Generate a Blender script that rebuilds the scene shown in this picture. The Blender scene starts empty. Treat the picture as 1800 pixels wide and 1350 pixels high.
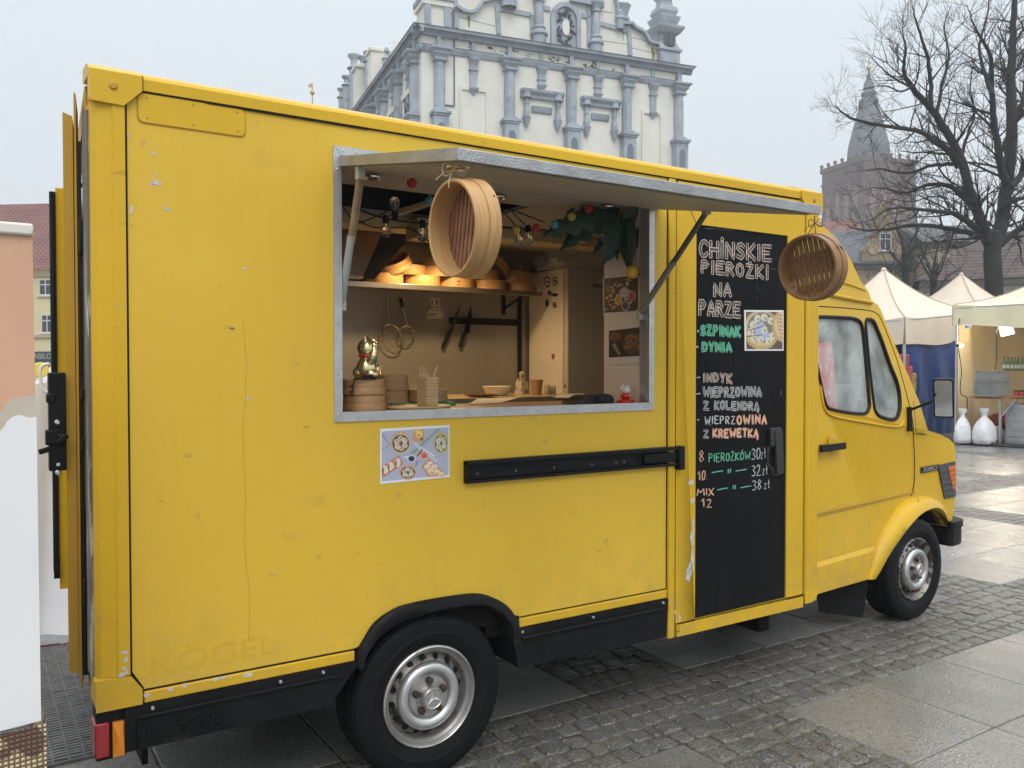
import bpy, bmesh, math, random
from mathutils import Vector, Matrix, noise
from mathutils.geometry import tessellate_polygon
PI = math.pi
random.seed(7)
SC = bpy.context.scene
COL = SC.collection

# ---------------------------------------------------------------- camera
CAM = Vector((0, -3.0, 1.665))
YAW, PITCH, ROLL, FPX = 0.572735, -0.020972, -0.000551, 1480.0
CF = Vector((math.sin(YAW)*math.cos(PITCH), math.cos(YAW)*math.cos(PITCH), math.sin(PITCH)))
_r = Vector((math.cos(YAW), -math.sin(YAW), 0)); _u = _r.cross(CF)
CR = _r*math.cos(ROLL) + _u*math.sin(ROLL); CU = _u*math.cos(ROLL) - _r*math.sin(ROLL)
cam = bpy.data.cameras.new("camera"); cam.sensor_width = 36; cam.lens = 36*FPX/1800
cam.clip_start = 0.05; cam.clip_end = 3000
cob = bpy.data.objects.new("camera", cam); COL.objects.link(cob)
M = Matrix((CR, CU, -CF)).transposed().to_4x4(); M.translation = CAM; cob.matrix_world = M
SC.camera = cob

# ---------------------------------------------------------------- world, sun, exposure
SUN_EL, SUN_AZ = math.radians(48), math.radians(205)     # azimuth from +y towards +x
w = bpy.data.worlds.new("World"); SC.world = w; w.use_nodes = True
nt = w.node_tree; nt.nodes.clear()
out = nt.nodes.new("ShaderNodeOutputWorld"); bg = nt.nodes.new("ShaderNodeBackground")
sky = nt.nodes.new("ShaderNodeTexSky"); sky.sky_type = 'NISHITA'; sky.sun_disc = False
sky.sun_elevation = SUN_EL; sky.sun_rotation = SUN_AZ; sky.air_density = 1.0; sky.dust_density = 4.0; sky.ozone_density = 1.0
hsv = nt.nodes.new("ShaderNodeHueSaturation"); hsv.inputs['Saturation'].default_value = 0.25
tc = nt.nodes.new("ShaderNodeTexCoord"); sp = nt.nodes.new("ShaderNodeSeparateXYZ")
rp = nt.nodes.new("ShaderNodeValToRGB")                   # overcast cloud layer: brighter towards the zenith
e = rp.color_ramp.elements
e[0].position = 0.0; e[0].color = (8.0, 8.6, 9.0, 1); e[1].position = 0.45; e[1].color = (7.9, 8.75, 9.45, 1)
x = e.new(1.0); x.color = (27, 27.5, 28, 1)
mx = nt.nodes.new("ShaderNodeMix"); mx.data_type = 'RGBA'; mx.inputs['Factor'].default_value = 0.92
L = nt.links.new
L(tc.outputs['Generated'], sp.inputs[0]); L(sp.outputs['Z'], rp.inputs[0])
L(sky.outputs[0], hsv.inputs['Color']); L(hsv.outputs[0], mx.inputs['A']); L(rp.outputs[0], mx.inputs['B'])
L(mx.outputs['Result'], bg.inputs['Color']); bg.inputs['Strength'].default_value = 0.1
L(bg.outputs[0], out.inputs[0])
sl = bpy.data.lights.new("sun", 'SUN'); sl.energy = 1.2; sl.angle = math.radians(40); sl.color = (1.0, 0.97, 0.93)
so = bpy.data.objects.new("sun", sl); COL.objects.link(so)
sd = Vector((math.sin(SUN_AZ)*math.cos(SUN_EL), math.cos(SUN_AZ)*math.cos(SUN_EL), math.sin(SUN_EL)))
so.rotation_euler = sd.to_track_quat('Z', 'Y').to_euler(); so.location = (0, -6, 12)
SC.view_settings.view_transform = 'Standard'; SC.view_settings.look = 'None'
SC.view_settings.exposure = 0.1; SC.view_settings.gamma = 1.0
SC.cycles.use_denoising = True
SC.cycles.max_bounces = 8; SC.cycles.volume_bounces = 0
SC.cycles.sample_clamp_indirect = 6

# ---------------------------------------------------------------- pixel -> place helpers (1800x1350 frame)
def ray(u, v): return CF + CR*((u-900)/FPX) - CU*((v-675)/FPX)
def W(u, v, y=0.0):
    d = ray(u, v); return CAM + d*((y-CAM.y)/d.y)
def WX(u, v, x):
    d = ray(u, v); return CAM + d*((x-CAM.x)/d.x)
def WZ(u, v, z=0.0):
    d = ray(u, v); return CAM + d*((z-CAM.z)/d.z)
def WD(u, v, depth): return CAM + ray(u, v)*depth
def WP(u, v, p, n):
    d = ray(u, v); return CAM + d*((p-CAM).dot(n)/d.dot(n))
def R(a, b): return random.uniform(a, b)

# ---------------------------------------------------------------- mesh builder
class MB:
    def __init__(s): s.v = []; s.f = []; s.m = []; s.c = []; s.starts = []
    def add(s, vs, fs, m=0, c=None):
        o = len(s.v); s.starts.append((o, len(s.f))); s.v += [Vector(p) for p in vs]
        for f in fs: s.f.append([o+i for i in f]); s.m.append(m); s.c.append(c)
        return s
    def quad(s, *p, m=0, c=None): return s.add(p, [list(range(len(p)))], m, c)
    def box(s, x0, x1, y0, y1, z0, z1, m=0, mat=None, c=None):
        vs = [Vector((x, y, z)) for z in (z0, z1) for y in (y0, y1) for x in (x0, x1)]
        if mat is not None: vs = [mat @ p for p in vs]
        return s.add(vs, [[0,2,3,1],[4,5,7,6],[0,1,5,4],[2,6,7,3],[0,4,6,2],[1,3,7,5]], m, c)
    def bar(s, a, b, wx, wz, m=0, up=Vector((0,0,1)), c=None):
        a, b = Vector(a), Vector(b); d = (b-a); l = d.length; d = d.normalized()
        sx = d.cross(up)
        if sx.length < 1e-4: sx = Vector((1,0,0))
        sx.normalize(); uz = sx.cross(d)
        vs = []
        for p in (a, b):
            for i, j in ((-1,-1),(1,-1),(1,1),(-1,1)): vs.append(p + sx*(i*wx/2) + uz*(j*wz/2))
        return s.add(vs, [[3,2,1,0],[4,5,6,7],[0,1,5,4],[1,2,6,5],[2,3,7,6],[3,0,4,7]], m, c)
    def tube(s, pts, rad, n=8, m=0, cap=True, closed=False, c=None):
        pts = [Vector(p) for p in pts]; k = len(pts)
        rs = rad if isinstance(rad, (list, tuple)) else [rad]*k
        ref = None; rings = []
        for i in range(k):
            a = pts[(i-1) % k] if (closed or i > 0) else pts[i]; b = pts[(i+1) % k] if (closed or i < k-1) else pts[i]
            d = (b-a)
            if d.length < 1e-9: d = Vector((0,0,1))
            d.normalize()
            if ref is None: ref = d.orthogonal().normalized()
            else:
                ref = ref - d*ref.dot(d)
                if ref.length < 1e-6: ref = d.orthogonal()
                ref.normalize()
            q = d.cross(ref)
            rings.append([pts[i] + (ref*math.cos(2*PI*j/n) + q*math.sin(2*PI*j/n))*rs[i] for j in range(n)])
        vs = [p for r in rings for p in r]; fs = []
        for i in range(k if closed else k-1):
            i2 = (i+1) % k
            for j in range(n): fs.append([i*n+j, i*n+(j+1) % n, i2*n+(j+1) % n, i2*n+j])
        if cap and not closed: fs += [list(range(n))[::-1], [(k-1)*n+j for j in range(n)]]
        return s.add(vs, fs, m, c)
    def lathe(s, prof, n=32, mat=None, m=0, closed=False, c=None, a0=0.0, a1=2*PI):
        """prof: (radius, height) pairs about the local z axis"""
        mat = mat or Matrix(); k = len(prof); full = abs(a1-a0-2*PI) < 1e-6; nn = n if full else n+1
        vs = [mat @ Vector((r*math.cos(a0+(a1-a0)*j/n), r*math.sin(a0+(a1-a0)*j/n), h)) for r, h in prof for j in range(nn)]
        fs = []
        for i in range(k if closed else k-1):
            i2 = (i+1) % k
            for j in range(n):
                j2 = (j+1) % nn if full else j+1
                fs.append([i*nn+j, i*nn+j2, i2*nn+j2, i2*nn+j])
        return s.add(vs, fs, m, c)
    def sphere(s, ctr, r, n=12, m=0, sc=(1,1,1), c=None, mat=None):
        k = n//2; mat = mat or Matrix()
        ctr = Vector(ctr); vs = []; fs = []
        for i in range(k+1):
            t = PI*i/k
            for j in range(n):
                a = 2*PI*j/n
                vs.append(ctr + mat @ Vector((r*sc[0]*math.sin(t)*math.cos(a), r*sc[1]*math.sin(t)*math.sin(a), -r*sc[2]*math.cos(t))))
        for i in range(k):
            for j in range(n): fs.append([i*n+j, i*n+(j+1) % n, (i+1)*n+(j+1) % n, (i+1)*n+j])
        return s.add(vs, fs, m, c)
    def plate(s, outer, holes, off, m=0, back=True, c=None, side_m=None):
        """flat or slightly curved plate: 3D outline, 3D holes, thickness vector"""
        off = Vector(off); loops = [[Vector(p) for p in outer]] + [[Vector(p) for p in h] for h in holes]
        flat = [p for l in loops for p in l]; n = len(flat)
        tris = tessellate_polygon(loops); nrm = -off.normalized()
        vs = flat + [p+off for p in flat]; fs = []
        for t in tris:
            a, b, cc = (flat[i] for i in t)
            t = list(t)
            if (b-a).cross(cc-a).dot(nrm) < 0: t = t[::-1]
            fs.append(t)
            if back: fs.append([i+n for i in t[::-1]])
        s.add(vs, fs, m, c)
        o = 0; sf = []
        for l in loops:
            k = len(l)
            for i in range(k): sf.append([o+i, o+(i+1) % k, o+n+(i+1) % k, o+n+i])
            o += k
        s.add(vs, sf, m if side_m is None else side_m, c)
        return s
    def prism(s, poly, d, m=0, c=None): return s.plate(poly, [], d, m, True, c)
    def build_each(s, name, mats, parent=None, per=1, **kw):
        '''every added shape (or run of `per` shapes) becomes an object of its own'''
        st = s.starts[::per]+[(len(s.v), len(s.f))]; out = []
        for (v0, f0), (v1, f1) in zip(st, st[1:]):
            q = MB(); q.v = s.v[v0:v1]; q.f = [[i-v0 for i in f] for f in s.f[f0:f1]]; q.m = s.m[f0:f1]; q.c = s.c[f0:f1]; out.append(q.build(name, mats, parent, **kw))
        return out
    def build(s, name, mats, parent=None, bevel=0, smooth=True, seg=2, angle=35, origin=None, fix=True):
        me = bpy.data.meshes.new(name)
        o = bpy.data.objects.new(name, me); COL.objects.link(o)
        org = Vector(origin) if origin is not None else Vector()
        if parent is not None: org = Vector(parent.get('_org', (0,0,0)))
        me.from_pydata([p-org for p in s.v], [], s.f)
        mats = mats if isinstance(mats, (list, tuple)) else [mats]
        for mt in mats: me.materials.append(mt)
        me.polygons.foreach_set('material_index', s.m)
        if any(c is not None for c in s.c):
            at = me.color_attributes.new('Col', 'FLOAT_COLOR', 'CORNER'); buf = []
            for f, c in zip(s.f, s.c):
                c = c or (1,1,1)
                buf += [c[0], c[1], c[2], 1.0]*len(f)
            at.data.foreach_set('color', buf)
        me.validate(clean_customdata=False)
        if fix and len(s.f) < 60000:
            bm = bmesh.new(); bm.from_mesh(me); bmesh.ops.recalc_face_normals(bm, faces=bm.faces); bm.to_mesh(me); bm.free()
        if smooth:
            me.polygons.foreach_set('use_smooth', [True]*len(me.polygons))
            me.set_sharp_from_angle(angle=math.radians(angle))
        if bevel:
            b = o.modifiers.new('bevel', 'BEVEL'); b.width = bevel; b.segments = seg; b.limit_method = 'ANGLE'; b.angle_limit = math.radians(40); b.harden_normals = False
        if parent is not None: o.parent = parent
        elif origin is not None: o.location = org
        o['_org'] = tuple(org)
        return o
def tag(o, label=None, cat=None, group=None, kind=None):
    if label: o['label'] = label
    if cat: o['category'] = cat
    if group: o['group'] = group
    if kind: o['kind'] = kind
    return o
def thing(name, label, cat, loc=(0,0,0), group=None, rot=None, local=False):
    o = bpy.data.objects.new(name, None); COL.objects.link(o); o.location = loc; o.empty_display_size = 0.1
    if rot: o.rotation_euler = rot
    o['_org'] = (0,0,0) if local else tuple(loc)
    return tag(o, label, cat, group)
def part_empty(name, parent, loc):
    o = bpy.data.objects.new(name, None); COL.objects.link(o); o.parent = parent
    o.location = Vector(loc) - Vector(parent.get('_org', (0,0,0))); o['_org'] = tuple(loc); o.empty_display_size = 0.1
    return o
def copy_tree(o, parent=None):
    c = o.copy(); COL.objects.link(c); c.parent = parent
    for ch in list(o.children): copy_tree(ch, c)
    return c
def rotz(a): return Matrix.Rotation(a, 4, 'Z')
def T(x, y, z): return Matrix.Translation((x, y, z))
RX90 = Matrix.Rotation(PI/2, 4, 'X')       # local z -> world -y
def rrect(x0, x1, z0, z1, r, n=5):
    p = []
    for cx, cz, a in ((x1-r, z1-r, 0), (x0+r, z1-r, PI/2), (x0+r, z0+r, PI), (x1-r, z0+r, 1.5*PI)):
        for i in range(n+1): p.append((cx+r*math.cos(a+PI/2*i/n), cz+r*math.sin(a+PI/2*i/n)))
    return p
def smooth_path(pts, k=6):
    pts = [Vector(p) for p in pts]; o = []
    for i in range(len(pts)-1):
        p0 = pts[max(i-1, 0)]; p1 = pts[i]; p2 = pts[i+1]; p3 = pts[min(i+2, len(pts)-1)]
        for j in range(k):
            t = j/k
            o.append(0.5*((2*p1) + (p2-p0)*t + (2*p0-5*p1+4*p2-p3)*t*t + (3*p1-p0-3*p2+p3)*t**3))
    o.append(pts[-1]); return o

# ---------------------------------------------------------------- materials
def mat(name, col, rough=0.5, metal=0.0, var=0.0, vs=6.0, bump=0.0, bs=40.0, coat=0.0, emit=None, es=0.0, alpha=1.0,
        trans=0.0, col2=None, c2s=3.0, c2t=(0.5, 0.65), stretch=(1,1,1), attr=False, spec=0.5, ior=1.5, rvar=0.0, attrmul=False, aniso=0):
    m = bpy.data.materials.new(name); m.use_nodes = True
    n = m.node_tree.nodes; l = m.node_tree.links.new; b = n['Principled BSDF']
    b.inputs['Roughness'].default_value = rough; b.inputs['Metallic'].default_value = metal
    b.inputs['IOR'].default_value = ior; b.inputs['Specular IOR Level'].default_value = spec
    b.inputs['Coat Weight'].default_value = coat; b.inputs['Coat Roughness'].default_value = 0.12
    b.inputs['Alpha'].default_value = alpha; b.inputs['Transmission Weight'].default_value = trans
    c4 = (*col, 1)
    tc = n.new('ShaderNodeTexCoord'); mp = n.new('ShaderNodeMapping'); mp.inputs['Scale'].default_value = stretch
    l(tc.outputs['Object'], mp.inputs[0]); vec = mp.outputs[0]
    cur = None
    if attr or attrmul:
        at = n.new('ShaderNodeAttribute'); at.attribute_name = 'Col'; cur = at.outputs['Color']
        if attrmul:
            mm = n.new('ShaderNodeMix'); mm.data_type = 'RGBA'; mm.blend_type = 'MULTIPLY'; mm.inputs['Factor'].default_value = 1
            mm.inputs['A'].default_value = c4; l(cur, mm.inputs['B']); cur = mm.outputs['Result']
    if col2:
        nz = n.new('ShaderNodeTexNoise'); nz.inputs['Scale'].default_value = c2s; nz.inputs['Detail'].default_value = 6; nz.inputs['Roughness'].default_value = 0.65
        l(vec, nz.inputs['Vector']); r = n.new('ShaderNodeMapRange'); r.inputs['From Min'].default_value = c2t[0]; r.inputs['From Max'].default_value = c2t[1]
        l(nz.outputs['Fac'], r.inputs['Value']); mm = n.new('ShaderNodeMix'); mm.data_type = 'RGBA'
        l(r.outputs[0], mm.inputs['Factor'])
        if cur: l(cur, mm.inputs['A'])
        else: mm.inputs['A'].default_value = c4
        mm.inputs['B'].default_value = (*col2, 1); cur = mm.outputs['Result']
    if var:
        nz = n.new('ShaderNodeTexNoise'); nz.inputs['Scale'].default_value = vs; nz.inputs['Detail'].default_value = 5; l(vec, nz.inputs['Vector'])
        r = n.new('ShaderNodeMapRange'); r.inputs['From Min'].default_value = 0.25; r.inputs['From Max'].default_value = 0.75
        r.inputs['To Min'].default_value = 1-var; r.inputs['To Max'].default_value = 1+var; l(nz.outputs['Fac'], r.inputs['Value'])
        mm = n.new('ShaderNodeMix'); mm.data_type = 'RGBA'; mm.blend_type = 'MULTIPLY'; mm.inputs['Factor'].default_value = 1
        if cur: l(cur, mm.inputs['A'])
        else: mm.inputs['A'].default_value = c4
        l(r.outputs[0], mm.inputs['B']); cur = mm.outputs['Result']
    if cur: l(cur, b.inputs['Base Color'])
    else: b.inputs['Base Color'].default_value = c4
    if rvar:
        nz = n.new('ShaderNodeTexNoise'); nz.inputs['Scale'].default_value = 2.5; nz.inputs['Detail'].default_value = 5; l(vec, nz.inputs['Vector'])
        r = n.new('ShaderNodeMapRange'); r.inputs['From Min'].default_value = 0.3; r.inputs['From Max'].default_value = 0.7
        r.inputs['To Min'].default_value = max(0.03, rough-rvar); r.inputs['To Max'].default_value = rough+rvar
        l(nz.outputs['Fac'], r.inputs['Value']); l(r.outputs[0], b.inputs['Roughness'])
    if bump:
        nz = n.new('ShaderNodeTexNoise'); nz.inputs['Scale'].default_value = bs; nz.inputs['Detail'].default_value = 4; l(vec, nz.inputs['Vector'])
        bp = n.new('ShaderNodeBump'); bp.inputs['Strength'].default_value = 1.0; bp.inputs['Distance'].default_value = bump
        l(nz.outputs['Fac'], bp.inputs['Height']); l(bp.outputs[0], b.inputs['Normal'])
    if emit:
        b.inputs['Emission Color'].default_value = (*emit, 1); b.inputs['Emission Strength'].default_value = es
    return m

def paint_mat(name, col, rough, dirt=1.0):
    """old sprayed paint: faint rain streaks, grime spots, fine orange peel"""
    m = mat(name, col, rough, var=0.05, vs=1.3, bump=0.0006, bs=60, coat=0.04, rvar=0.1, spec=0.3)
    n = m.node_tree.nodes; l = m.node_tree.links.new; b = n['Principled BSDF']
    src = b.inputs['Base Color'].links[0].from_socket
    tc = n.new('ShaderNodeTexCoord')
    def layer(src, scale, lo, hi, colr, amt, sc=1.0, det=6):
        mp = n.new('ShaderNodeMapping'); mp.inputs['Scale'].default_value = scale; l(tc.outputs['Object'], mp.inputs[0])
        nz = n.new('ShaderNodeTexNoise'); nz.inputs['Scale'].default_value = sc; nz.inputs['Detail'].default_value = det; nz.inputs['Roughness'].default_value = 0.6
        l(mp.outputs[0], nz.inputs['Vector'])
        r = n.new('ShaderNodeMapRange'); r.inputs['From Min'].default_value = lo; r.inputs['From Max'].default_value = hi; r.inputs['To Max'].default_value = amt
        l(nz.outputs['Fac'], r.inputs['Value'])
        mm = n.new('ShaderNodeMix'); mm.data_type = 'RGBA'; l(r.outputs[0], mm.inputs['Factor']); l(src, mm.inputs['A']); mm.inputs['B'].default_value = (*colr, 1)
        return mm.outputs['Result']
    src = layer(src, (37, 37, 0.5), 0.52, 0.9, (0.36, 0.22, 0.05), 0.09*dirt)          # vertical streaks
    src = layer(src, (2.2, 2.2, 3.0), 0.62, 0.74, (0.38, 0.24, 0.06), 0.45*dirt)         # grime clouds
    src = layer(src, (11, 11, 26), 0.68, 0.74, (0.28, 0.17, 0.05), 0.5*dirt, 1.0, 3)     # small scuffs
    src = layer(src, (90, 90, 90), 0.715, 0.75, (0.2, 0.13, 0.05), 0.5*dirt, 1.0, 2)     # specks
    # road splash low on the body
    sx = n.new('ShaderNodeSeparateXYZ'); l(tc.outputs['Object'], sx.inputs[0])
    r = n.new('ShaderNodeMapRange'); r.inputs['From Min'].default_value = 0.95; r.inputs['From Max'].default_value = 0.45; l(sx.outputs['Z'], r.inputs['Value'])
    nz = n.new('ShaderNodeTexNoise'); nz.inputs['Scale'].default_value = 9; nz.inputs['Detail'].default_value = 8; nz.inputs['Roughness'].default_value = 0.7; l(tc.outputs['Object'], nz.inputs['Vector'])
    r2 = n.new('ShaderNodeMapRange'); r2.inputs['From Min'].default_value = 0.42; r2.inputs['From Max'].default_value = 0.75; r2.inputs['To Max'].default_value = 0.55*dirt; l(nz.outputs['Fac'], r2.inputs['Value'])
    mu = n.new('ShaderNodeMath'); mu.operation = 'MULTIPLY'; l(r.outputs[0], mu.inputs[0]); l(r2.outputs[0], mu.inputs[1])
    mm = n.new('ShaderNodeMix'); mm.data_type = 'RGBA'; l(mu.outputs[0], mm.inputs['Factor']); l(src, mm.inputs['A']); mm.inputs['B'].default_value = (0.36, 0.25, 0.09, 1); src = mm.outputs['Result']
    l(src, b.inputs['Base Color'])
    return m

YEL = (0.615, 0.38, 0.017)
M_yellow = paint_mat('yellow_paint', YEL, 0.38)
M_yellow2 = paint_mat('yellow_panel_paint', (0.655, 0.425, 0.040), 0.45, 1.1)
M_yellowd = paint_mat('yellow_dirt_and_shade_paint', (0.46, 0.27, 0.03), 0.55, 1.6)  # dirty paint; on the cab door crease it stands for groove shade
M_ghost = mat('faded_yellow', (0.60, 0.382, 0.036), 0.45, spec=0.3)
M_prim = mat('bare_primer', (0.5, 0.49, 0.47), 0.6, var=0.15, vs=60)
M_black = mat('black_plastic', (0.009, 0.009, 0.0095), 0.42, spec=0.16, var=0.25, vs=8, bump=0.0004, bs=200)
M_skirt = mat('skirt_plastic', (0.011, 0.0112, 0.012), 0.5, spec=0.12, var=0.35, vs=5, rvar=0.12, col2=(0.03, 0.029, 0.027), c2s=7, c2t=(0.55, 0.8))
M_seal = mat('rubber_seal', (0.007, 0.007, 0.007), 0.5, spec=0.3)
M_tyre = mat('tyre_rubber', (0.0085, 0.0088, 0.0095), 0.55, spec=0.12, var=0.3, vs=14, bump=0.0006, bs=90)
M_alu = mat('brushed_aluminium', (0.5, 0.5, 0.5), 0.35, 0.75, var=0.14, vs=18, bump=0.0005, bs=150, rvar=0.12)
M_aluw = mat('wet_aluminium', (0.36, 0.365, 0.37), 0.3, 0.7, var=0.2, vs=14, bump=0.003, bs=170, rvar=0.1)
M_screw = mat('screw_steel', (0.6, 0.6, 0.6), 0.25, 1.0)
M_rim = mat('silver_rim', (0.44, 0.43, 0.41), 0.34, 0.8, var=0.1, vs=15, col2=(0.12, 0.07, 0.04), c2s=22, c2t=(0.60, 0.70))
M_rimd = mat('rusty_rim', (0.30, 0.285, 0.26), 0.5, 0.5, col2=(0.05, 0.03, 0.02), c2s=18, c2t=(0.44, 0.57))
M_silver = mat('silver_paint', (0.55, 0.55, 0.54), 0.3, 0.85, var=0.06, vs=9)
M_rust = mat('rusty_bolt', (0.05, 0.032, 0.025), 0.75, 0.3, var=0.4, vs=60)
M_chrome = mat('chrome', (0.7, 0.7, 0.7), 0.12, 1.0)
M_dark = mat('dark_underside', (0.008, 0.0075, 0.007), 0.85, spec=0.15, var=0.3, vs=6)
M_col = mat('printed_colour', (1,1,1), 0.45, attr=True)
M_colm = mat('printed_matt', (1,1,1), 0.7, attr=True, var=0.12, vs=50)
M_white = mat('white_print', (0.78, 0.78, 0.77), 0.5)
M_red = mat('red_lens', (0.35, 0.01, 0.012), 0.2, coat=0.5)
M_amber = mat('amber_lens', (0.75, 0.24, 0.01), 0.2, coat=0.6, bump=0.002, bs=30)
M_orange = mat('orange_lens', (0.72, 0.14, 0.012), 0.22, coat=0.6)
M_glass = mat('fogged_glass', (0.62, 0.68, 0.66), 0.2, alpha=0.42, var=0.25, vs=5, coat=0.5)
def _fog(m):
    n = m.node_tree.nodes; l = m.node_tree.links.new; b = n['Principled BSDF']; tc = n.new('ShaderNodeTexCoord')
    nz = n.new('ShaderNodeTexNoise'); nz.inputs['Scale'].default_value = 4.5; nz.inputs['Detail'].default_value = 7; l(tc.outputs['Object'], nz.inputs['Vector'])
    r = n.new('ShaderNodeMapRange'); r.inputs['From Min'].default_value = 0.35; r.inputs['From Max'].default_value = 0.65; r.inputs['To Min'].default_value = 0.13; r.inputs['To Max'].default_value = 0.44; l(nz.outputs['Fac'], r.inputs['Value']); l(r.outputs[0], b.inputs['Alpha'])
_fog(M_glass)
M_dglass = mat('dark_glass', (0.03, 0.04, 0.045), 0.06, coat=0.3)
M_mirror = mat('mirror_glass', (0.75, 0.76, 0.72), 0.08, 1.0, var=0.1, vs=60)
M_board = mat('chalkboard', (0.0085, 0.0097, 0.0112), 0.5, spec=0.07, var=0.14, vs=1.0, stretch=(70, 70, 1.2), col2=(0.026, 0.029, 0.031), c2s=1.2, c2t=(0.58, 0.85), rvar=0.08)
M_chp = mat('chalk_cream', (0.62, 0.5, 0.42), 0.9, var=0.4, vs=220)
M_chw = mat('chalk_white', (0.55, 0.55, 0.54), 0.9, var=0.4, vs=220)
M_chg = mat('chalk_green', (0.15, 0.52, 0.33), 0.9, var=0.4, vs=220)
M_cho = mat('chalk_salmon', (0.66, 0.38, 0.25), 0.9, var=0.4, vs=220)
M_chf = mat('chalk_smear', (0.07, 0.068, 0.065), 0.9, var=0.5, vs=150)
M_chgf = mat('chalk_green_smear', (0.07, 0.25, 0.17), 0.9, var=0.5, vs=150)
M_bam = mat('bamboo', (0.46, 0.265, 0.105), 0.5, var=0.22, vs=9, stretch=(1, 1, 14), col2=(0.3, 0.15, 0.05), c2s=6, c2t=(0.6, 0.8), bump=0.0004, bs=40)
M_bamd = mat('bamboo_old', (0.42, 0.235, 0.095), 0.5, var=0.3, vs=9, stretch=(1, 1, 10), col2=(0.13, 0.05, 0.022), c2s=9, c2t=(0.5, 0.75), bump=0.0005, bs=40)
M_bams = mat('bamboo_slats', (0.25, 0.115, 0.06), 0.55, var=0.35, vs=25)
M_wood = mat('light_wood', (0.55, 0.36, 0.17), 0.5, var=0.18, vs=5, stretch=(1.2, 12, 12))
M_steel = mat('stainless_wall', (0.33, 0.32, 0.285), 0.38, 0.45, var=0.12, vs=3, stretch=(1, 1, 1), rvar=0.1)
M_steel2 = mat('stainless_sheet', (0.55, 0.52, 0.47), 0.25, 0.9, var=0.1, vs=5)
M_int = mat('interior_white', (0.62, 0.59, 0.54), 0.45, var=0.08, vs=3)
M_ceil = mat('ceiling_lining', (0.34, 0.325, 0.295), 0.55, var=0.12, vs=2.5)
M_cream = mat('cream_beam', (0.6, 0.48, 0.27), 0.5, var=0.1, vs=3)
M_fridge = mat('fridge_enamel', (0.78, 0.73, 0.64), 0.35, var=0.06, vs=4)
M_blk = mat('matt_black', (0.007, 0.007, 0.007), 0.6, spec=0.25)
M_bulb = mat('clear_bulb', (0.95, 0.95, 0.92), 0.03, trans=0.95, ior=1.3)
M_gold = mat('gold_plated', (0.9, 0.76, 0.40), 0.22, 0.9)
M_twine = mat('twine', (0.5, 0.4, 0.26), 0.9, var=0.2, vs=80)
M_leaf = mat('artificial_leaf', (0.013, 0.042, 0.02), 0.45, var=0.4, vs=8)
M_white2 = mat('white_glaze', (0.75, 0.72, 0.66), 0.3)
M_poly = mat('plastic_bag', (0.75, 0.71, 0.66), 0.25, alpha=0.8, bump=0.01, bs=12)
M_lampw = mat('warm_lamp', (1, 0.8, 0.5), 0.4, emit=(1.0, 0.62, 0.26), es=14)
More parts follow.
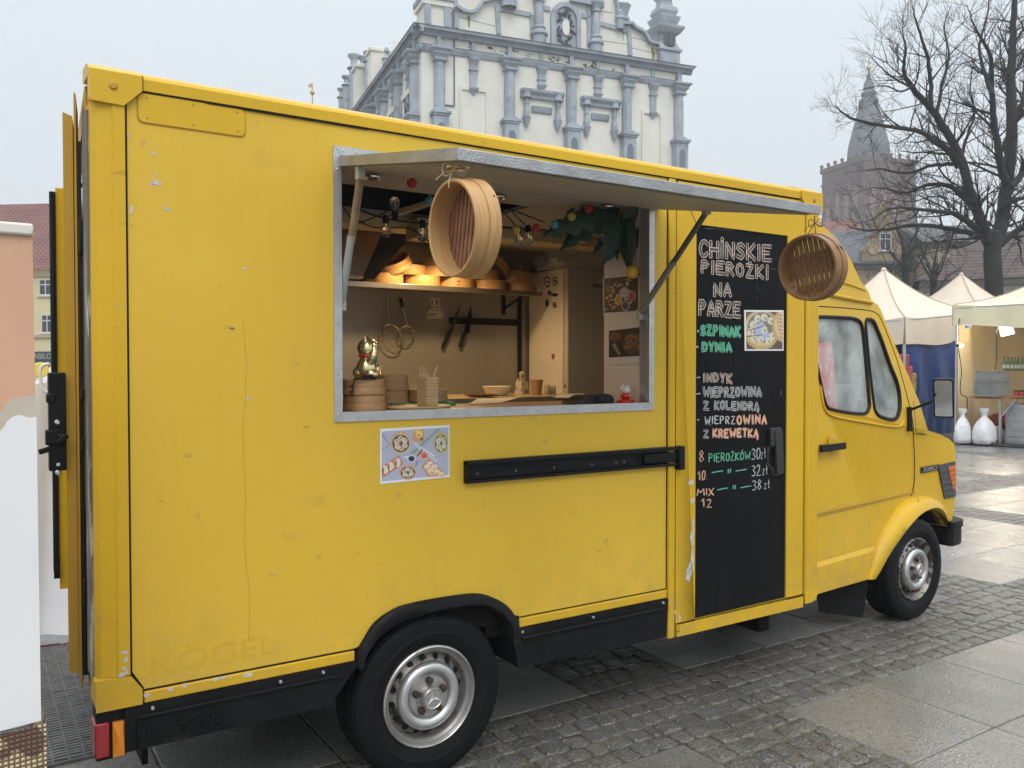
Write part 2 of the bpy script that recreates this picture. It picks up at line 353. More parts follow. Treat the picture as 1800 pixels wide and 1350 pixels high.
# ================================================================ PAVING
GP, GX0, GY0, CELL = 3.3, 2.63, -0.31, 0.66
def attr_stone(name, base, rough, wet, bumpd, speck, coat=0.9):
    m = mat(name, base, rough, attrmul=True, var=0.22, vs=1.6, rvar=wet)
    n = m.node_tree.nodes; l = m.node_tree.links.new; b = n['Principled BSDF']
    src = b.inputs['Base Color'].links[0].from_socket
    tc = n.new('ShaderNodeTexCoord')
    for sc, lo, hi, colr, amt in ((120, 0.50, 0.66, (0.035, 0.034, 0.032), 0.7*speck), (95, 0.56, 0.70, (0.52, 0.51, 0.49), 0.55*speck), (34, 0.54, 0.70, (0.07, 0.068, 0.062), 0.6*speck), (2.1, 0.5, 0.75, (0.13, 0.12, 0.095), 0.4)):
        nz = n.new('ShaderNodeTexNoise'); nz.inputs['Scale'].default_value = sc; nz.inputs['Detail'].default_value = 3
        l(tc.outputs['Object'], nz.inputs['Vector'])
        r = n.new('ShaderNodeMapRange'); r.inputs['From Min'].default_value = lo; r.inputs['From Max'].default_value = hi; r.inputs['To Max'].default_value = amt
        l(nz.outputs['Fac'], r.inputs['Value']); mm = n.new('ShaderNodeMix'); mm.data_type = 'RGBA'
        l(r.outputs[0], mm.inputs['Factor']); l(src, mm.inputs['A']); mm.inputs['B'].default_value = (*colr, 1); src = mm.outputs['Result']
    l(src, b.inputs['Base Color'])
    nz = n.new('ShaderNodeTexNoise'); nz.inputs['Scale'].default_value = 75; nz.inputs['Detail'].default_value = 6; l(tc.outputs['Object'], nz.inputs['Vector'])
    n2 = n.new('ShaderNodeTexNoise'); n2.inputs['Scale'].default_value = 4; n2.inputs['Detail'].default_value = 2; l(tc.outputs['Object'], n2.inputs['Vector'])
    ad = n.new('ShaderNodeMath'); ad.operation = 'MULTIPLY_ADD'; l(n2.outputs['Fac'], ad.inputs[0]); ad.inputs[1].default_value = 1.2; l(nz.outputs['Fac'], ad.inputs[2])
    bp = n.new('ShaderNodeBump'); bp.inputs['Strength'].default_value = 1; bp.inputs['Distance'].default_value = bumpd
    l(ad.outputs[0], bp.inputs['Height']); l(bp.outputs[0], b.inputs['Normal'])
    b.inputs['Coat Weight'].default_value = coat; b.inputs['Coat Roughness'].default_value = 0.24; b.inputs['Coat IOR'].default_value = 1.45
    l(bp.outputs[0], b.inputs['Coat Normal'])
    # the rain never reached the stones under the truck: no water film there
    sx = n.new('ShaderNodeSeparateXYZ'); nd = n.new('ShaderNodeTexNoise'); nd.inputs['Scale'].default_value = 3; nd.inputs['Detail'].default_value = 4; l(tc.outputs['Object'], nd.inputs['Vector']); l(tc.outputs['Object'], sx.inputs[0])
    def edge(sock, c, half):
        a = n.new('ShaderNodeMath'); a.operation = 'SUBTRACT'; l(sock, a.inputs[0]); a.inputs[1].default_value = c
        a2 = n.new('ShaderNodeMath'); a2.operation = 'ABSOLUTE'; l(a.outputs[0], a2.inputs[0])
        a3 = n.new('ShaderNodeMath'); a3.operation = 'MULTIPLY_ADD'; l(nd.outputs['Fac'], a3.inputs[0]); a3.inputs[1].default_value = 0.5; l(a2.outputs[0], a3.inputs[2])
        r = n.new('ShaderNodeMapRange'); r.inputs['From Min'].default_value = half+0.10; r.inputs['From Max'].default_value = half+0.42; l(a3.outputs[0], r.inputs['Value']); return r.outputs[0]
    mxx = n.new('ShaderNodeMath'); mxx.operation = 'MAXIMUM'; l(edge(sx.outputs['X'], 2.9, 2.35), mxx.inputs[0]); l(edge(sx.outputs['Y'], 1.1, 0.95), mxx.inputs[1])
    for sock, v0, v1 in (('Coat Weight', 0.0, coat), ('Specular IOR Level', 0.12, 0.5)):
        r = n.new('ShaderNodeMapRange'); r.inputs['To Min'].default_value = v0; r.inputs['To Max'].default_value = v1; l(mxx.outputs[0], r.inputs['Value']); l(r.outputs[0], b.inputs[sock])
    return m
M_slab = attr_stone('granite_slab', (0.185, 0.188, 0.182), 0.31, 0.13, 0.004, 1.0)
M_cob = attr_stone('granite_sett', (0.118, 0.117, 0.108), 0.42, 0.13, 0.008, 1.0, 0.55)
M_joint = mat('sandy_joint', (0.125, 0.10, 0.062), 0.7, col2=(0.035, 0.031, 0.025), c2s=2.5, c2t=(0.46, 0.62), bump=0.006, bs=90)

g = MB(); g.quad((-300, -60, -0.035), (400, -60, -0.035), (400, 600, -0.035), (-300, 600, -0.035))
tag(g.build('ground', mat('far_paving', (0.15, 0.148, 0.14), 0.35, var=0.25, vs=0.5, bump=0.003, bs=9), smooth=False), kind='structure')
g = MB(); g.quad((-8, -4.2, -0.0055), (34, -4.2, -0.0055), (34, 30, -0.0055), (-8, 30, -0.0055))
tag(g.build('pavement_bed', M_joint, smooth=False), kind='structure')
sl_, cb_ = MB(), MB()
def slab(mb, x0, x1, y0, y1, g=0.004, c=None, h=0.0):
    b = 0.006
    t = [h+R(-0.0015, 0.0015) for _ in range(4)]
    o = [(x0+g, y0+g), (x1-g, y0+g), (x1-g, y1-g), (x0+g, y1-g)]
    i = [(x0+g+b, y0+g+b), (x1-g-b, y0+g+b), (x1-g-b, y1-g-b), (x0+g+b, y1-g-b)]
    vs = [(p[0], p[1], -0.02) for p in o] + [(p[0], p[1], t[k]-0.004) for k, p in enumerate(o)] + [(p[0], p[1], t[k]) for k, p in enumerate(i)]
    fs = [[8, 9, 10, 11]] + [[4+k, 4+(k+1) % 4, 8+(k+1) % 4, 8+k] for k in range(4)] + [[k, (k+1) % 4, 4+(k+1) % 4, 4+k] for k in range(4)]
    mb.add(vs, fs, 0, c)
def sett(mb, x0, x1, y0, y1, c, fine):
    g = R(0.0012, 0.0052); h = R(-0.004, 0.003); tx, ty = R(-0.025, 0.025), R(-0.025, 0.025)
    cx, cy = (x0+x1)/2, (y0+y1)/2; hx, hy = (x1-x0)/2-g, (y1-y0)/2-g
    k = 14 if fine else 10; rings = ((1.0, -0.022), (0.995, -0.0035), (0.955, -0.0004), (0.5, 0.0006)) if fine else ((1.0, -0.022), (0.95, -0.005), (0.75, 0.0))
    jit = [R(0.93, 1.05) for _ in range(k)]; vs = []
    for s, z in rings:
        for j in range(k):
            a = 2*PI*(j+0.5)/k; ca, sa = math.cos(a), math.sin(a); q = (abs(ca)**7+abs(sa)**7)**(-1/7)
            px, py = hx*ca*q*s*jit[j], hy*sa*q*s*jit[j]
            vs.append((cx+px, cy+py, h+z+tx*px+ty*py+(R(-0.0012, 0.0012) if z > -0.01 else 0)))
    n = len(rings); fs = [[i*k+j, i*k+(j+1) % k, (i+1)*k+(j+1) % k, (i+1)*k+j] for i in range(n-1) for j in range(k)]
    fs.append([(n-1)*k+j for j in range(k)]); mb.add(vs, fs, 0, c)
for ix in range(-15, 48):
    for iy in range(-6, 45):
        x0, y0 = GX0+ix*CELL, GY0+iy*CELL
        # keep only what the camera (or a camera a step aside) could see
        cx, cy = x0+CELL/2, y0+CELL/2
        d = Vector((cx, cy, 0))-CAM; dep = d.dot(CF)
        if dep < 1.2: continue
        u = d.dot(CR)/dep
        if abs(u) > 0.95: continue
        if ix % 5 == 0 or iy % 5 == 0:
            if dep > 17:
                slab(cb_, x0, x0+CELL, y0, y0+CELL, 0.006, [R(0.8, 1.1)]*3); continue
            fine = dep < 6.5; n = 6
            off = [R(-0.012, 0.012) for _ in range(n+1)]
            for a in range(n):
                ya, yb = y0+CELL*a/n+off[a]*0.4, y0+CELL*(a+1)/n+off[a+1]*0.4
                cuts = [0]+[(b+R(-0.2, 0.2)+(0.35 if a % 2 else 0))/n for b in range(1, n)]+[1]
                for b in range(n):
                    t = R(0.72, 1.12); wq = R(-0.02, 0.05)
                    sett(cb_, x0+CELL*cuts[b], x0+CELL*cuts[b+1], ya, yb, (t*(1+wq), t, t*(1-wq)), fine)
        else:
            t = R(0.86, 1.12); wq = R(0.0, 0.04)
            slab(sl_, x0, x0+CELL, y0, y0+CELL, 0.0035, (t*(1+wq), t, t*(1-wq)))
tag(sl_.build('slab_pavement', M_slab, smooth=False, fix=False), kind='structure')
tag(cb_.build('cobbled_pavement', M_cob, smooth=True, angle=50, fix=False), kind='structure')

# ================================================================ FOOD TRUCK
X0, X1, YB, ZB, ZC = 0.335, 3.945, 2.06, 0.548, 2.575
truck = thing('food_truck', 'yellow food truck with open serving hatch, awning and chalkboard side door', 'food truck', (2.2, 1.0, 0))
# ---- arch curves of the rear wheel (on the side plane)
ARO = [(623, 1168), (628, 1142), (637, 1125), (658, 1093), (691, 1070), (718, 1060.5), (766, 1051), (818, 1043.5), (848, 1044), (878, 1056), (896, 1072), (907, 1092), (909.4, 1103)]
ARI = [(634, 1180), (641, 1152), (650, 1137), (666, 1116), (703, 1092), (728, 1084), (766, 1073), (815, 1065), (845, 1064), (868, 1073), (884, 1088), (891, 1099), (896, 1120)]
def xz(pts, y=0.0): return [W(u, v, y) for u, v in pts]
aro = smooth_path(xz(ARO), 3); ari = smooth_path(xz(ARI), 3)
hole = [Vector((1.172, 0, 1.49)), Vector((2.702, 0, 1.49)), Vector((2.702, 0, 2.45)), Vector((1.172, 0, 2.45))]
zt = 0.592
left_i = [p for p in aro]
outer = [Vector((0.442, 0, 0.655)), Vector((0.475, 0, zt))] + [Vector((aro[0].x, 0, zt))] + [p for p in aro if p.z > zt+0.004] + [Vector((aro[-1].x, 0, zt)), Vector((2.818, 0, zt)), Vector((2.818, 0, ZC+0.01)), Vector((0.442, 0, ZC+0.01))]
b = MB(); b.plate(outer, [hole], (0, 0.035, 0)); b.build('side_panel', M_yellow2, truck, smooth=False)
# bottom rail in two runs, corner posts, roof cap
b = MB()
for xa, xb in ((0.475, aro[0].x-0.003), (aro[-1].x+0.003, 2.816)): b.box(xa, xb, -0.012, 0.05, ZB, zt-0.006)
b.build_each('bottom_rail', M_yellow, truck, bevel=0.004)
b = MB()
prof = [(X0+0.012, 0.62), (X0+0.012, 0.03), (X0+0.022, 0.006), (X0+0.05, -0.007), (X0+0.066, -0.011), (0.434, -0.012), (0.434, 0.05), (0.40, 0.05), (0.40, 0.62)][0:0] or [(X0, 0.12), (X0, 0.018), (X0+0.014, 0.002), (X0+0.058, -0.006), (X0+0.064, -0.012), (0.434, -0.012), (0.434, 0.05), (0.40, 0.12)]
b.prism([Vector((p[0], p[1], 0.652)) for p in prof], (0, 0, 1.868)); b.build('corner_post', M_yellow, truck, angle=20)
b = MB(); b.prism([Vector((x, -0.016, z)) for x, z in ((X0-0.004, ZB), (0.470, ZB), (0.470, 0.598), (0.436, 0.648), (X0-0.004, 0.652))], (0, 0.13, 0)); b.build('corner_bracket', M_yellow, truck, bevel=0.012, seg=3)
b = MB()
cp = [(-0.010, ZC-0.006), (-0.012, 2.605), (-0.004, 2.618), (0.045, 2.640), (0.07, 2.646), (0.16, 2.651), (0.16, ZC-0.006)]
b.prism([Vector((0.49, y, z)) for y, z in cp], (3.29, 0, 0)); b.build('roof_cap', M_yellow, truck, angle=25)
def corner_cap(xa, xb, ins, flip):
    b = MB(); zl = 2.512
    sx = [xa, xb] if not flip else [xb, xa]
    pts = [(sx[0], zl), (sx[0]+(ins)*(1 if not flip else -1), zl-0.004), (sx[1], ZC-0.01), (sx[1], 2.612), (sx[0], 2.612)]
    b.prism([Vector((x, -0.019, z)) for x, z in pts], (0, 0.05, 0))
    cq = [(-0.019, 2.600), (-0.010, 2.615), (0.042, 2.643), (0.07, 2.650), (0.16, 2.655), (0.16, 2.606)]
    b.prism([Vector((xa, y, z)) for y, z in cq], (xb-xa, 0, 0))
    b.build('corner_cap', M_yellow, truck, bevel=0.016, seg=4)
    b = MB()
    for x, z in (((X0+0.065, 2.566),) if not flip else ((3.885, 2.57),)):
        b.lathe([(0.0, 0.006), (0.009, 0.006), (0.013, 0.001), (0.015, 0)], 14, T(x, -0.019, z) @ RX90)
    b.build('cap_bolt', M_yellowd, truck)
corner_cap(X0-0.004, 0.487, 0.10, False)
corner_cap(3.783, 3.958, 0.10, True)
XF = 0.462
b = MB(); b.prism([Vector((x, y, 2.60)) for x, y in ((X0+0.01, 0.15), (X1, 0.15), (X1, YB), (XF, YB))], (0, 0, 0.046)); b.build('roof', M_yellow, truck)
b = MB(); b.box(XF+0.005, X1, YB-0.03, YB, ZB, 2.64); b.build('far_side_panel', M_yellow2, truck)
b = MB(); b.box(3.90, X1-0.001, 0.04, YB-0.03, ZB, 2.61); b.build('front_bulkhead', M_yellow, truck)
# dark seams
b = MB()
b.box(0.4355, 0.4405, -0.004, -0.001, 0.66, ZC-0.02); b.bar((0.438, -0.0025, 0.657), (0.474, -0.0025, 0.596), 0.003, 0.006); b.box(0.473, aro[0].x-0.005, -0.0035, -0.0005, zt-0.0055, zt-0.001)
b.box(0.49, 3.78, -0.006, -0.0005, ZC-0.011, ZC-0.0065); b.box(0.69, 1.28, -0.007, -0.001, ZC-0.0135, ZC-0.0085)
b.box(0.4875, 0.4905, -0.014, -0.008, ZC-0.012, 2.615); b.box(0.4695, 0.4715, -0.0135, -0.008, ZB, 0.592)
b.box(2.8175, 2.821, -0.003, 0.003, zt, ZC); b.box(aro[-1].x, 2.816, -0.002, -0.0005, zt-0.003, zt)
b.build('panel_seam', M_blk, truck, smooth=False)
# rectangular cover plate in the top corner
b = MB(); b.prism([Vector((x, -0.0045, z)) for x, z in rrect(0.476, 0.821, 2.469, 2.562, 0.018)], (0, 0.004, 0)); b.build('cover_plate', M_yellow, truck, bevel=0.0015)
b = MB(); b.tube([(x, -0.002, z) for x, z in rrect(0.474, 0.823, 2.467, 2.564, 0.019)], 0.0018, 6, closed=True)
for x in (0.503, 0.648, 0.795):
    for z in (2.484, 2.550): b.lathe([(0, 0.003), (0.003, 0.002), (0.0035, 0)], 8, T(x, -0.0045, z) @ RX90)
b.build('plate_seam', M_yellowd, truck)
# paint chips, scuffs and the ghost of the old body builder's name
def blob(mb, u, v, ru, rv, y, k=11, m=0, rough=0.45):
    c = W(u, v, y); sx = (W(u+1, v, y)-c).length
    a0 = R(0, 6); pts = []
    for j in range(k):
        a = a0+2*PI*j/k; r = R(1-rough, 1+rough*0.5)
        pts.append(Vector((c.x+ru*sx*math.cos(a)*r, y, c.z+rv*sx*math.sin(a)*r)))
    mb.prism(pts, (0, 0.0006, 0), m)
b = MB()
for u, v, ru, rv in ((269, 269, 4.5, 2.5), (273, 272, 3, 2), (273, 316, 4, 4), (275, 322, 8, 5), (268, 325, 6, 2.5), (272, 307, 3, 3), (232, 365, 4, 5), (229, 373, 3, 6), (292, 367, 6, 3.5), (298, 369, 4, 2), (430, 472, 5, 2.4), (225, 239, 2, 4), (437, 702, 5, 2.5), (300, 560, 2, 1.2)):
    blob(b, u, v, ru, rv, -0.0007, 13)
for u, v, ru, rv in ((300, 1212, 6, 4), (325, 1205, 4, 5), (258, 1222, 7, 5), (380, 1194, 7, 3), (392, 1191, 4, 3), (438, 1186, 6, 4), (430, 1188, 4, 3), (405, 1190, 3, 4)):
    blob(b, u, v, ru, rv, -0.0127, 13)
for u, v, ru, rv in ((219, 1147, 7, 3.5), (221, 1160, 6, 5), (219, 1174, 5, 4), (215, 1186, 8, 6), (213, 1193, 9, 3.5), (222, 1180, 3, 8)):
    blob(b, u, v, ru, rv, -0.0127, 13)
for u, v, ru, rv in ((205, 535, 1, 2.5), (211, 539, 3, 1), (160, 565, 1, 1)): blob(b, u, v, ru, rv, -0.0125, 7)
b.build_each('paint_chip', M_prim, truck, per=2, smooth=False)
b = MB()
for u, v, ru, rv in ((402, 575, 9, 4), (410, 580, 6, 5), (330, 800, 9, 5), (300, 760, 5, 3), (348, 905, 4, 8), (640, 880, 6, 3), (700, 870, 8, 4), (960, 775, 7, 4), (252, 250, 6, 8), (318, 205, 10, 2), (520, 640, 8, 3), (480, 1010, 10, 3), (560, 980, 5, 4), (1010, 900, 6, 2)): blob(b, u, v, ru, rv, -0.0006, 15)
b.build_each('grime_patch', mat('grime', (0.575, 0.37, 0.05), 0.6, var=0.25, vs=40), truck, per=2, smooth=False)
b = MB(); crk = [W(428+2.5*math.sin(v*0.013)+R(-1.3, 1.3)+2.2*math.sin(v*0.031)+(v-550)*0.012, v, -0.0006) for v in range(556, 1140, 14)]; b.tube(crk, 0.0007, 4); b.build('hairline_crack', mat('crack_brown', (0.42, 0.27, 0.04), 0.7), truck)
def text_mesh(txt, size, name, extr=0.0, off=0.0):
    cu = bpy.data.curves.new(name, 'FONT'); cu.body = txt; cu.size = size; cu.extrude = extr; cu.offset = off
    o = bpy.data.objects.new(name, cu); COL.objects.link(o)
    me = bpy.data.meshes.new_from_object(o.evaluated_get(bpy.context.evaluated_depsgraph_get()))
    bpy.data.objects.remove(o); bpy.data.curves.remove(cu)
    return me
def text_mb(mb, txt, width, height, mat4, m=0, extr=0.0, off=0.0, c=None):
    me = text_mesh(txt, 1.0, 'lettering', extr, off)
    xs = [v.co.x for v in me.vertices]; ys = [v.co.y for v in me.vertices]
    if not xs: return
    x0, y0, sx, sy = min(xs), min(ys), width/(max(xs)-min(xs)), height/(max(ys)-min(ys))
    vs = [mat4 @ Vector(((v.co.x-x0)*sx, (v.co.y-y0)*sy, v.co.z)) for v in me.vertices]
    mb.add(vs, [list(p.vertices) for p in me.polygons], m, c); bpy.data.meshes.remove(me)
SIDE = lambda x, y, z: T(x, y, z) @ Matrix(((1,0,0,0),(0,0,-1,0),(0,1,0,0),(0,0,0,1)))   # text upright on a wall facing -y
b = MB(); text_mb(b, 'KÖGEL', 0.42, 0.085, SIDE(0.50, -0.0006, 0.632), extr=0.0001); b.build('ghost_lettering', M_ghost, truck, smooth=False)
# ---- black skirts, rear wheel arch
b = MB()
ys, yo = -0.018, -0.006
b.plate([Vector((0.415, ys, ZB-0.001)), Vector((0.415, yo, 0.395)), Vector((1.120, yo, 0.395)), Vector((aro[0].x+0.02, ys, ZB-0.001))], [], (0, 0.03, 0))
b.bar((0.455, -0.020, 0.508), (1.165, -0.020, 0.508), 0.012, 0.010); b.bar((0.455, -0.017, 0.40), (0.455, -0.02, 0.51), 0.006, 0.010)
b.build('skirt', M_skirt, truck, bevel=0.004)
b = MB()
b.plate([Vector((aro[-1].x-0.02, ys, ZB-0.001)), Vector((1.985, yo, 0.372)), Vector((2.818, yo, 0.358)), Vector((2.818, ys, ZB-0.001))], [], (0, 0.03, 0))
b.bar((1.97, -0.022, 0.505), (2.812, -0.022, 0.505), 0.014, 0.012)
b.plate([Vector((aro[-1].x-0.045, -0.01, 0.60)), Vector((1.962, -0.008, 0.372)), Vector((1.985, -0.008, 0.372)), Vector((aro[-1].x, -0.01, 0.60))], [], (0, 0.25, 0))
b.build('skirt', M_skirt, truck, bevel=0.004)
b = MB()
for x, z in ((0.50, 0.530), (0.93, 0.530), (1.09, 0.532), (1.975, 0.530), (2.36, 0.530), (2.785, 0.530)):
    b.lathe([(0, 0.005), (0.006, 0.004), (0.008, 0)], 10, T(x, -0.018, z) @ RX90)
b.build_each('skirt_screw', M_screw, truck)
b = MB(); text_mb(b, 'KÖGEL', 0.285, 0.062, SIDE(0.485, -0.0135, 0.415), extr=0.004); b.build('embossed_lettering', M_skirt, truck, angle=20)
n = min(len(aro), len(ari)); vs = []; k = len(aro)
for y, pts in ((0.03, aro), (-0.018, aro), (-0.030, [a.lerp(c, 0.25) for a, c in zip(aro, ari)]), (-0.032, [a.lerp(c, 0.8) for a, c in zip(aro, ari)]), (-0.020, ari), (0.10, ari)):
    vs += [Vector((p.x, y, p.z)) for p in pts]
b = MB(); b.add(vs, [[i*k+j, i*k+j+1, (i+1)*k+j+1, (i+1)*k+j] for i in range(5) for j in range(k-1)]); b.build('wheel_arch', M_skirt, truck, angle=50)
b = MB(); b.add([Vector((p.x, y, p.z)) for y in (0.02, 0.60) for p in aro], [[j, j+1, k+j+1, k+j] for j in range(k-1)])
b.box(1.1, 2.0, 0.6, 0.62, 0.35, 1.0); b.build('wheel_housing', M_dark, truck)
# ---- chassis below, with unseen boxes added to block light
b = MB(); b.box(0.45, 3.9, 0.05, YB-0.05, 0.56, 0.72); b.box(0.6, 5.4, 0.55, 0.65, 0.42, 0.56); b.box(0.6, 5.4, 1.4, 1.5, 0.42, 0.56)
b.tube([(1.545, 0.2, 0.33), (1.545, 1.85, 0.33)], 0.05, 10); b.tube([(5.2, 0.35, 0.33), (5.2, 1.75, 0.33)], 0.04, 10)
b.box(2.3, 3.2, 0.7, 1.2, 0.3, 0.5); b.box(3.60, 3.68, 0.10, 0.5, 0.215, 0.56); b.tube([(0.5, 1.5, 0.4), (2.2, 1.5, 0.36)], 0.03, 8)
b.box(1.85, 1.93, 0.08, 0.5, 0.50, 0.56); b.box(2.05, 3.85, YB-0.05, YB-0.02, 0.24, 0.56); b.box(0.45, 1.05, YB-0.05, YB-0.02, 0.24, 0.56); b.box(2.0, 2.6, 1.25, 1.95, 0.26, 0.5); b.box(2.05, 3.55, 0.45, 1.75, 0.30, 0.56); b.box(0.5, 1.1, 0.4, 1.75, 0.30, 0.56); b.box(3.9, 4.8, 0.5, 1.7, 0.26, 0.45); b.box(0.5, 0.52, 0.2, 1.9, 0.25, 0.56)  # far-side panels and low boxes added to stop light leaking under the body
b.build('chassis_and_light_blocks', M_dark, truck)
b = MB(); b.prism([WP(u, v, Vector((4.35, 0.45, 0)), Vector((-0.35, -1, 0)).normalized()) for u, v in ((1432, 1030), (1528, 1012), (1516, 1086), (1440, 1076))], (0.02, 0.01, 0)); b.build('mud_flap', mat('mud_flap_rubber', (0.013, 0.013, 0.013), 0.6, spec=0.12, var=0.3, vs=9), truck)
# ---- wheels
def wheel(name, cx, yface, sgn=1, rear=True, turn=0.0):
    wv = part_empty(name, truck, (cx, yface, 0.330))
    B = Matrix.Rotation(turn, 4, 'Z') @ RX90 if sgn > 0 else Matrix.Rotation(PI, 4, 'Z') @ RX90   # local z outwards
    M4 = T(cx, yface, 0.330) @ B
    b = MB()
    pr = [(0.195, -0.15), (0.235, -0.20), (0.285, -0.205), (0.318, -0.192), (0.331, -0.165), (0.3335, -0.10), (0.331, -0.035), (0.322, -0.010), (0.306, 0.0), (0.290, 0.003), (0.262, 0.004), (0.258, 0.0065), (0.252, 0.004), (0.235, 0.001), (0.212, -0.008), (0.203, -0.016), (0.200, -0.05)]
    b.lathe(pr, 72, M4)
    for q in range(64):                                                     # tread blocks and grooves
        a = 2*PI*q/64
        for h0, h1 in ((-0.185, -0.145), (-0.135, -0.105), (-0.095, -0.065), (-0.055, -0.018)):
            mm = M4 @ Matrix.Rotation(a+(h0*1.5), 4, 'Z')
            rr = 0.3335 if h1 > -0.04 or h0 < -0.15 else 0.336
            if h1 > -0.04: rr = 0.3305
            b.box(rr-0.006, rr+0.0005, -0.0135, 0.0135, h0, h1, mat=mm)
    b.build('tyre', M_tyre, wv, angle=28)
    b = MB()
    dip = -0.048 if rear else -0.035
    b.lathe([(0.207, -0.014), (0.206, -0.004), (0.200, 0.0), (0.195, -0.005), (0.191, -0.020), (0.185, -0.027), (0.179, -0.022), (0.175, -0.027), (0.171, dip-0.02)], 64, M4)
    b.build('rim', M_rim if rear else M_rimd, wv, angle=50)
    b = MB()
    b.lathe([(0.174, dip-0.02), (0.160, dip-0.012), (0.140, dip+0.012), (0.128, dip+0.02)], 64, M4)
    b.build('rim_disc', M_rimd, wv, angle=50)
    b = MB()
    for q in range(16):                                                     # vent slots
        a = 2*PI*q/16+0.1; mm = M4 @ Matrix.Rotation(a, 4, 'Z') @ T(0.152, 0, dip+0.001) @ Matrix.Rotation(math.radians(42), 4, 'Y')
        b.lathe([(0.0, 0.0035), (0.013, 0.0035), (0.014, 0.0)], 10, mm @ Matrix.Diagonal((1.0, 0.95, 1, 1)))
    b.build_each('vent_slot', M_blk, wv)
    b = MB(); d2 = dip+0.02
    b.lathe([(0.138, d2-0.006), (0.137, d2+0.010), (0.130, d2+0.023), (0.115, d2+0.029), (0.100, d2+0.025), (0.089, d2+0.012), (0.085, d2+0.005), (0.05, d2+0.005)], 64, M4)
    b.build('dish', M_silver, wv, angle=60)
    b = MB(); b.lathe([(0.086, d2+0.004), (0.082, d2+0.008), (0.036, d2+0.010)], 40, M4); b.build('hub_plate', M_rim, wv)
    b = MB()
    for q in range(5):
        a = 2*PI*q/5+0.33; mm = M4 @ Matrix.Rotation(a, 4, 'Z') @ T(0.064, 0, d2+0.008)
        b.lathe([(0.0155, 0), (0.0145, 0.018), (0.009, 0.022), (0, 0.022)], 6, mm)
    b.build_each('wheel_bolt', M_rust, wv, smooth=False)
    b = MB(); hc = d2+0.05
    b.lathe([(0.046, d2+0.004), (0.046, hc-0.010), (0.043, hc-0.003), (0.040, hc), (0.037, hc-0.003), (0, hc-0.003)], 32, M4)
    b.build('hub_cap', M_rim, wv, angle=40)
    b = MB()
    for q in range(3):
        a = PI/2+2*PI*q/3+0.15; p = Vector((math.cos(a), math.sin(a), 0)); t = Vector((-math.sin(a), math.cos(a), 0))
        z = Vector((0, 0, hc)); h = Vector((0, 0, 0.0035))
        pts = [p*0.037+z-h, t*0.009+p*0.005+z-h, p*-0.006+z-h, t*-0.009+p*0.005+z-h, z+h*1.2]
        pts = [M4 @ x for x in pts]; b.add(pts, [[0, 1, 4], [1, 2, 4], [2, 3, 4], [3, 0, 4]])
    b.build('hub_emblem', M_chrome, wv, smooth=False)
    return wv
wheel('wheel', 1.553, 0.012)
wheel('wheel', 5.215, 0.185, rear=False, turn=math.radians(2))
# far-side wheels: same pieces, turned round
for src, (cx, yf) in (('wheel', (1.553, YB-0.02)), ('wheel.001', (5.215, YB-0.19))):
    s = bpy.data.objects[src]; c = copy_tree(s, truck); c.location = Vector((cx, yf, 0.33))-truck.location; c.rotation_euler = (0, 0, PI)
# ---- tail lamp cluster and rear end
tl = MB(); tl.box(0.333, 0.421, 0.006, 0.10, 0.380, 0.547); tail = tl.build('tail_lamp', M_blk, truck, bevel=0.004)
b = MB(); b.box(0.328, 0.371, -0.002, 0.10, 0.392, 0.505); b.build('red_lens', M_red, tail, bevel=0.004)
b = MB()
b.add([(0.380, -0.006, 0.388), (0.415, -0.006, 0.388), (0.415, -0.006, 0.503), (0.380, -0.006, 0.503), (0.396, -0.014, 0.45), (0.380, 0.03, 0.388), (0.415, 0.03, 0.388), (0.415, 0.03, 0.503), (0.380, 0.03, 0.503)],
      [[0,1,4],[1,2,4],[2,3,4],[3,0,4],[0,5,6,1],[1,6,7,2],[2,7,8,3],[3,8,5,0]]); b.build('amber_lens', M_amber, tail, smooth=False)
# rear frame, open rear door leaf edge-on, second leaf, hinges, lock
M_worn = mat('worn_rear_frame', (0.16, 0.145, 0.12), 0.7, var=0.3, vs=20, stretch=(30, 30, 2), col2=(0.55, 0.55, 0.53), c2s=1.5, c2t=(0.55, 0.62), bump=0.002, bs=60)
b = MB(); b.box(X0-0.010, X0+0.06, 0.055, 0.15, 0.64, 2.50); b.build('rear_frame', M_worn, truck, bevel=0.004)
b = MB(); rl = lambda y: X0-0.004+(XF-X0)*(y-0.1)/(YB-0.1)
b.prism([Vector((rl(YB-.12), YB-.12, .6)), Vector((rl(YB), YB-.001, .6)), Vector((XF+.06, YB-.001, .6)), Vector((XF+.06, YB-.12, .6))], (0, 0, 1.95))
for z0, z1 in ((2.50, 2.60), (ZB, 0.66)): b.prism([Vector((rl(.15), .15, z0)), Vector((rl(YB-.125), YB-.125, z0)), Vector((XF+.05, YB-.125, z0)), Vector((X0+.06, .15, z0))], (0, 0, z1-z0))
b.build_each('rear_crossbar', M_yellowd, truck, bevel=0.004)
b = MB(); b.prism([Vector((x, y, 0.62)) for x, y in ((0.385, 0.15), (0.40, 0.15), (XF+.06, YB-.04), (XF+.045, YB-.04))], (0, 0, 1.94)); b.build('rear_bulkhead', M_dark, truck)
dl = MB()
def WY(u, v, y): return W(u, v, y)
a0 = WY(115.5, 700, 0.19).x; a1 = WY(133, 700, 0.19).x
dl.prism([Vector((a0, 0.19, 0.628)), Vector((a1, 0.19, 0.620)), Vector((a1, 0.19, 2.505)), Vector((a0, 0.19, 2.515))], (0.052, 0.42, 0)); leaf = dl.build('rear_door', M_yellowd, truck, bevel=0.006)
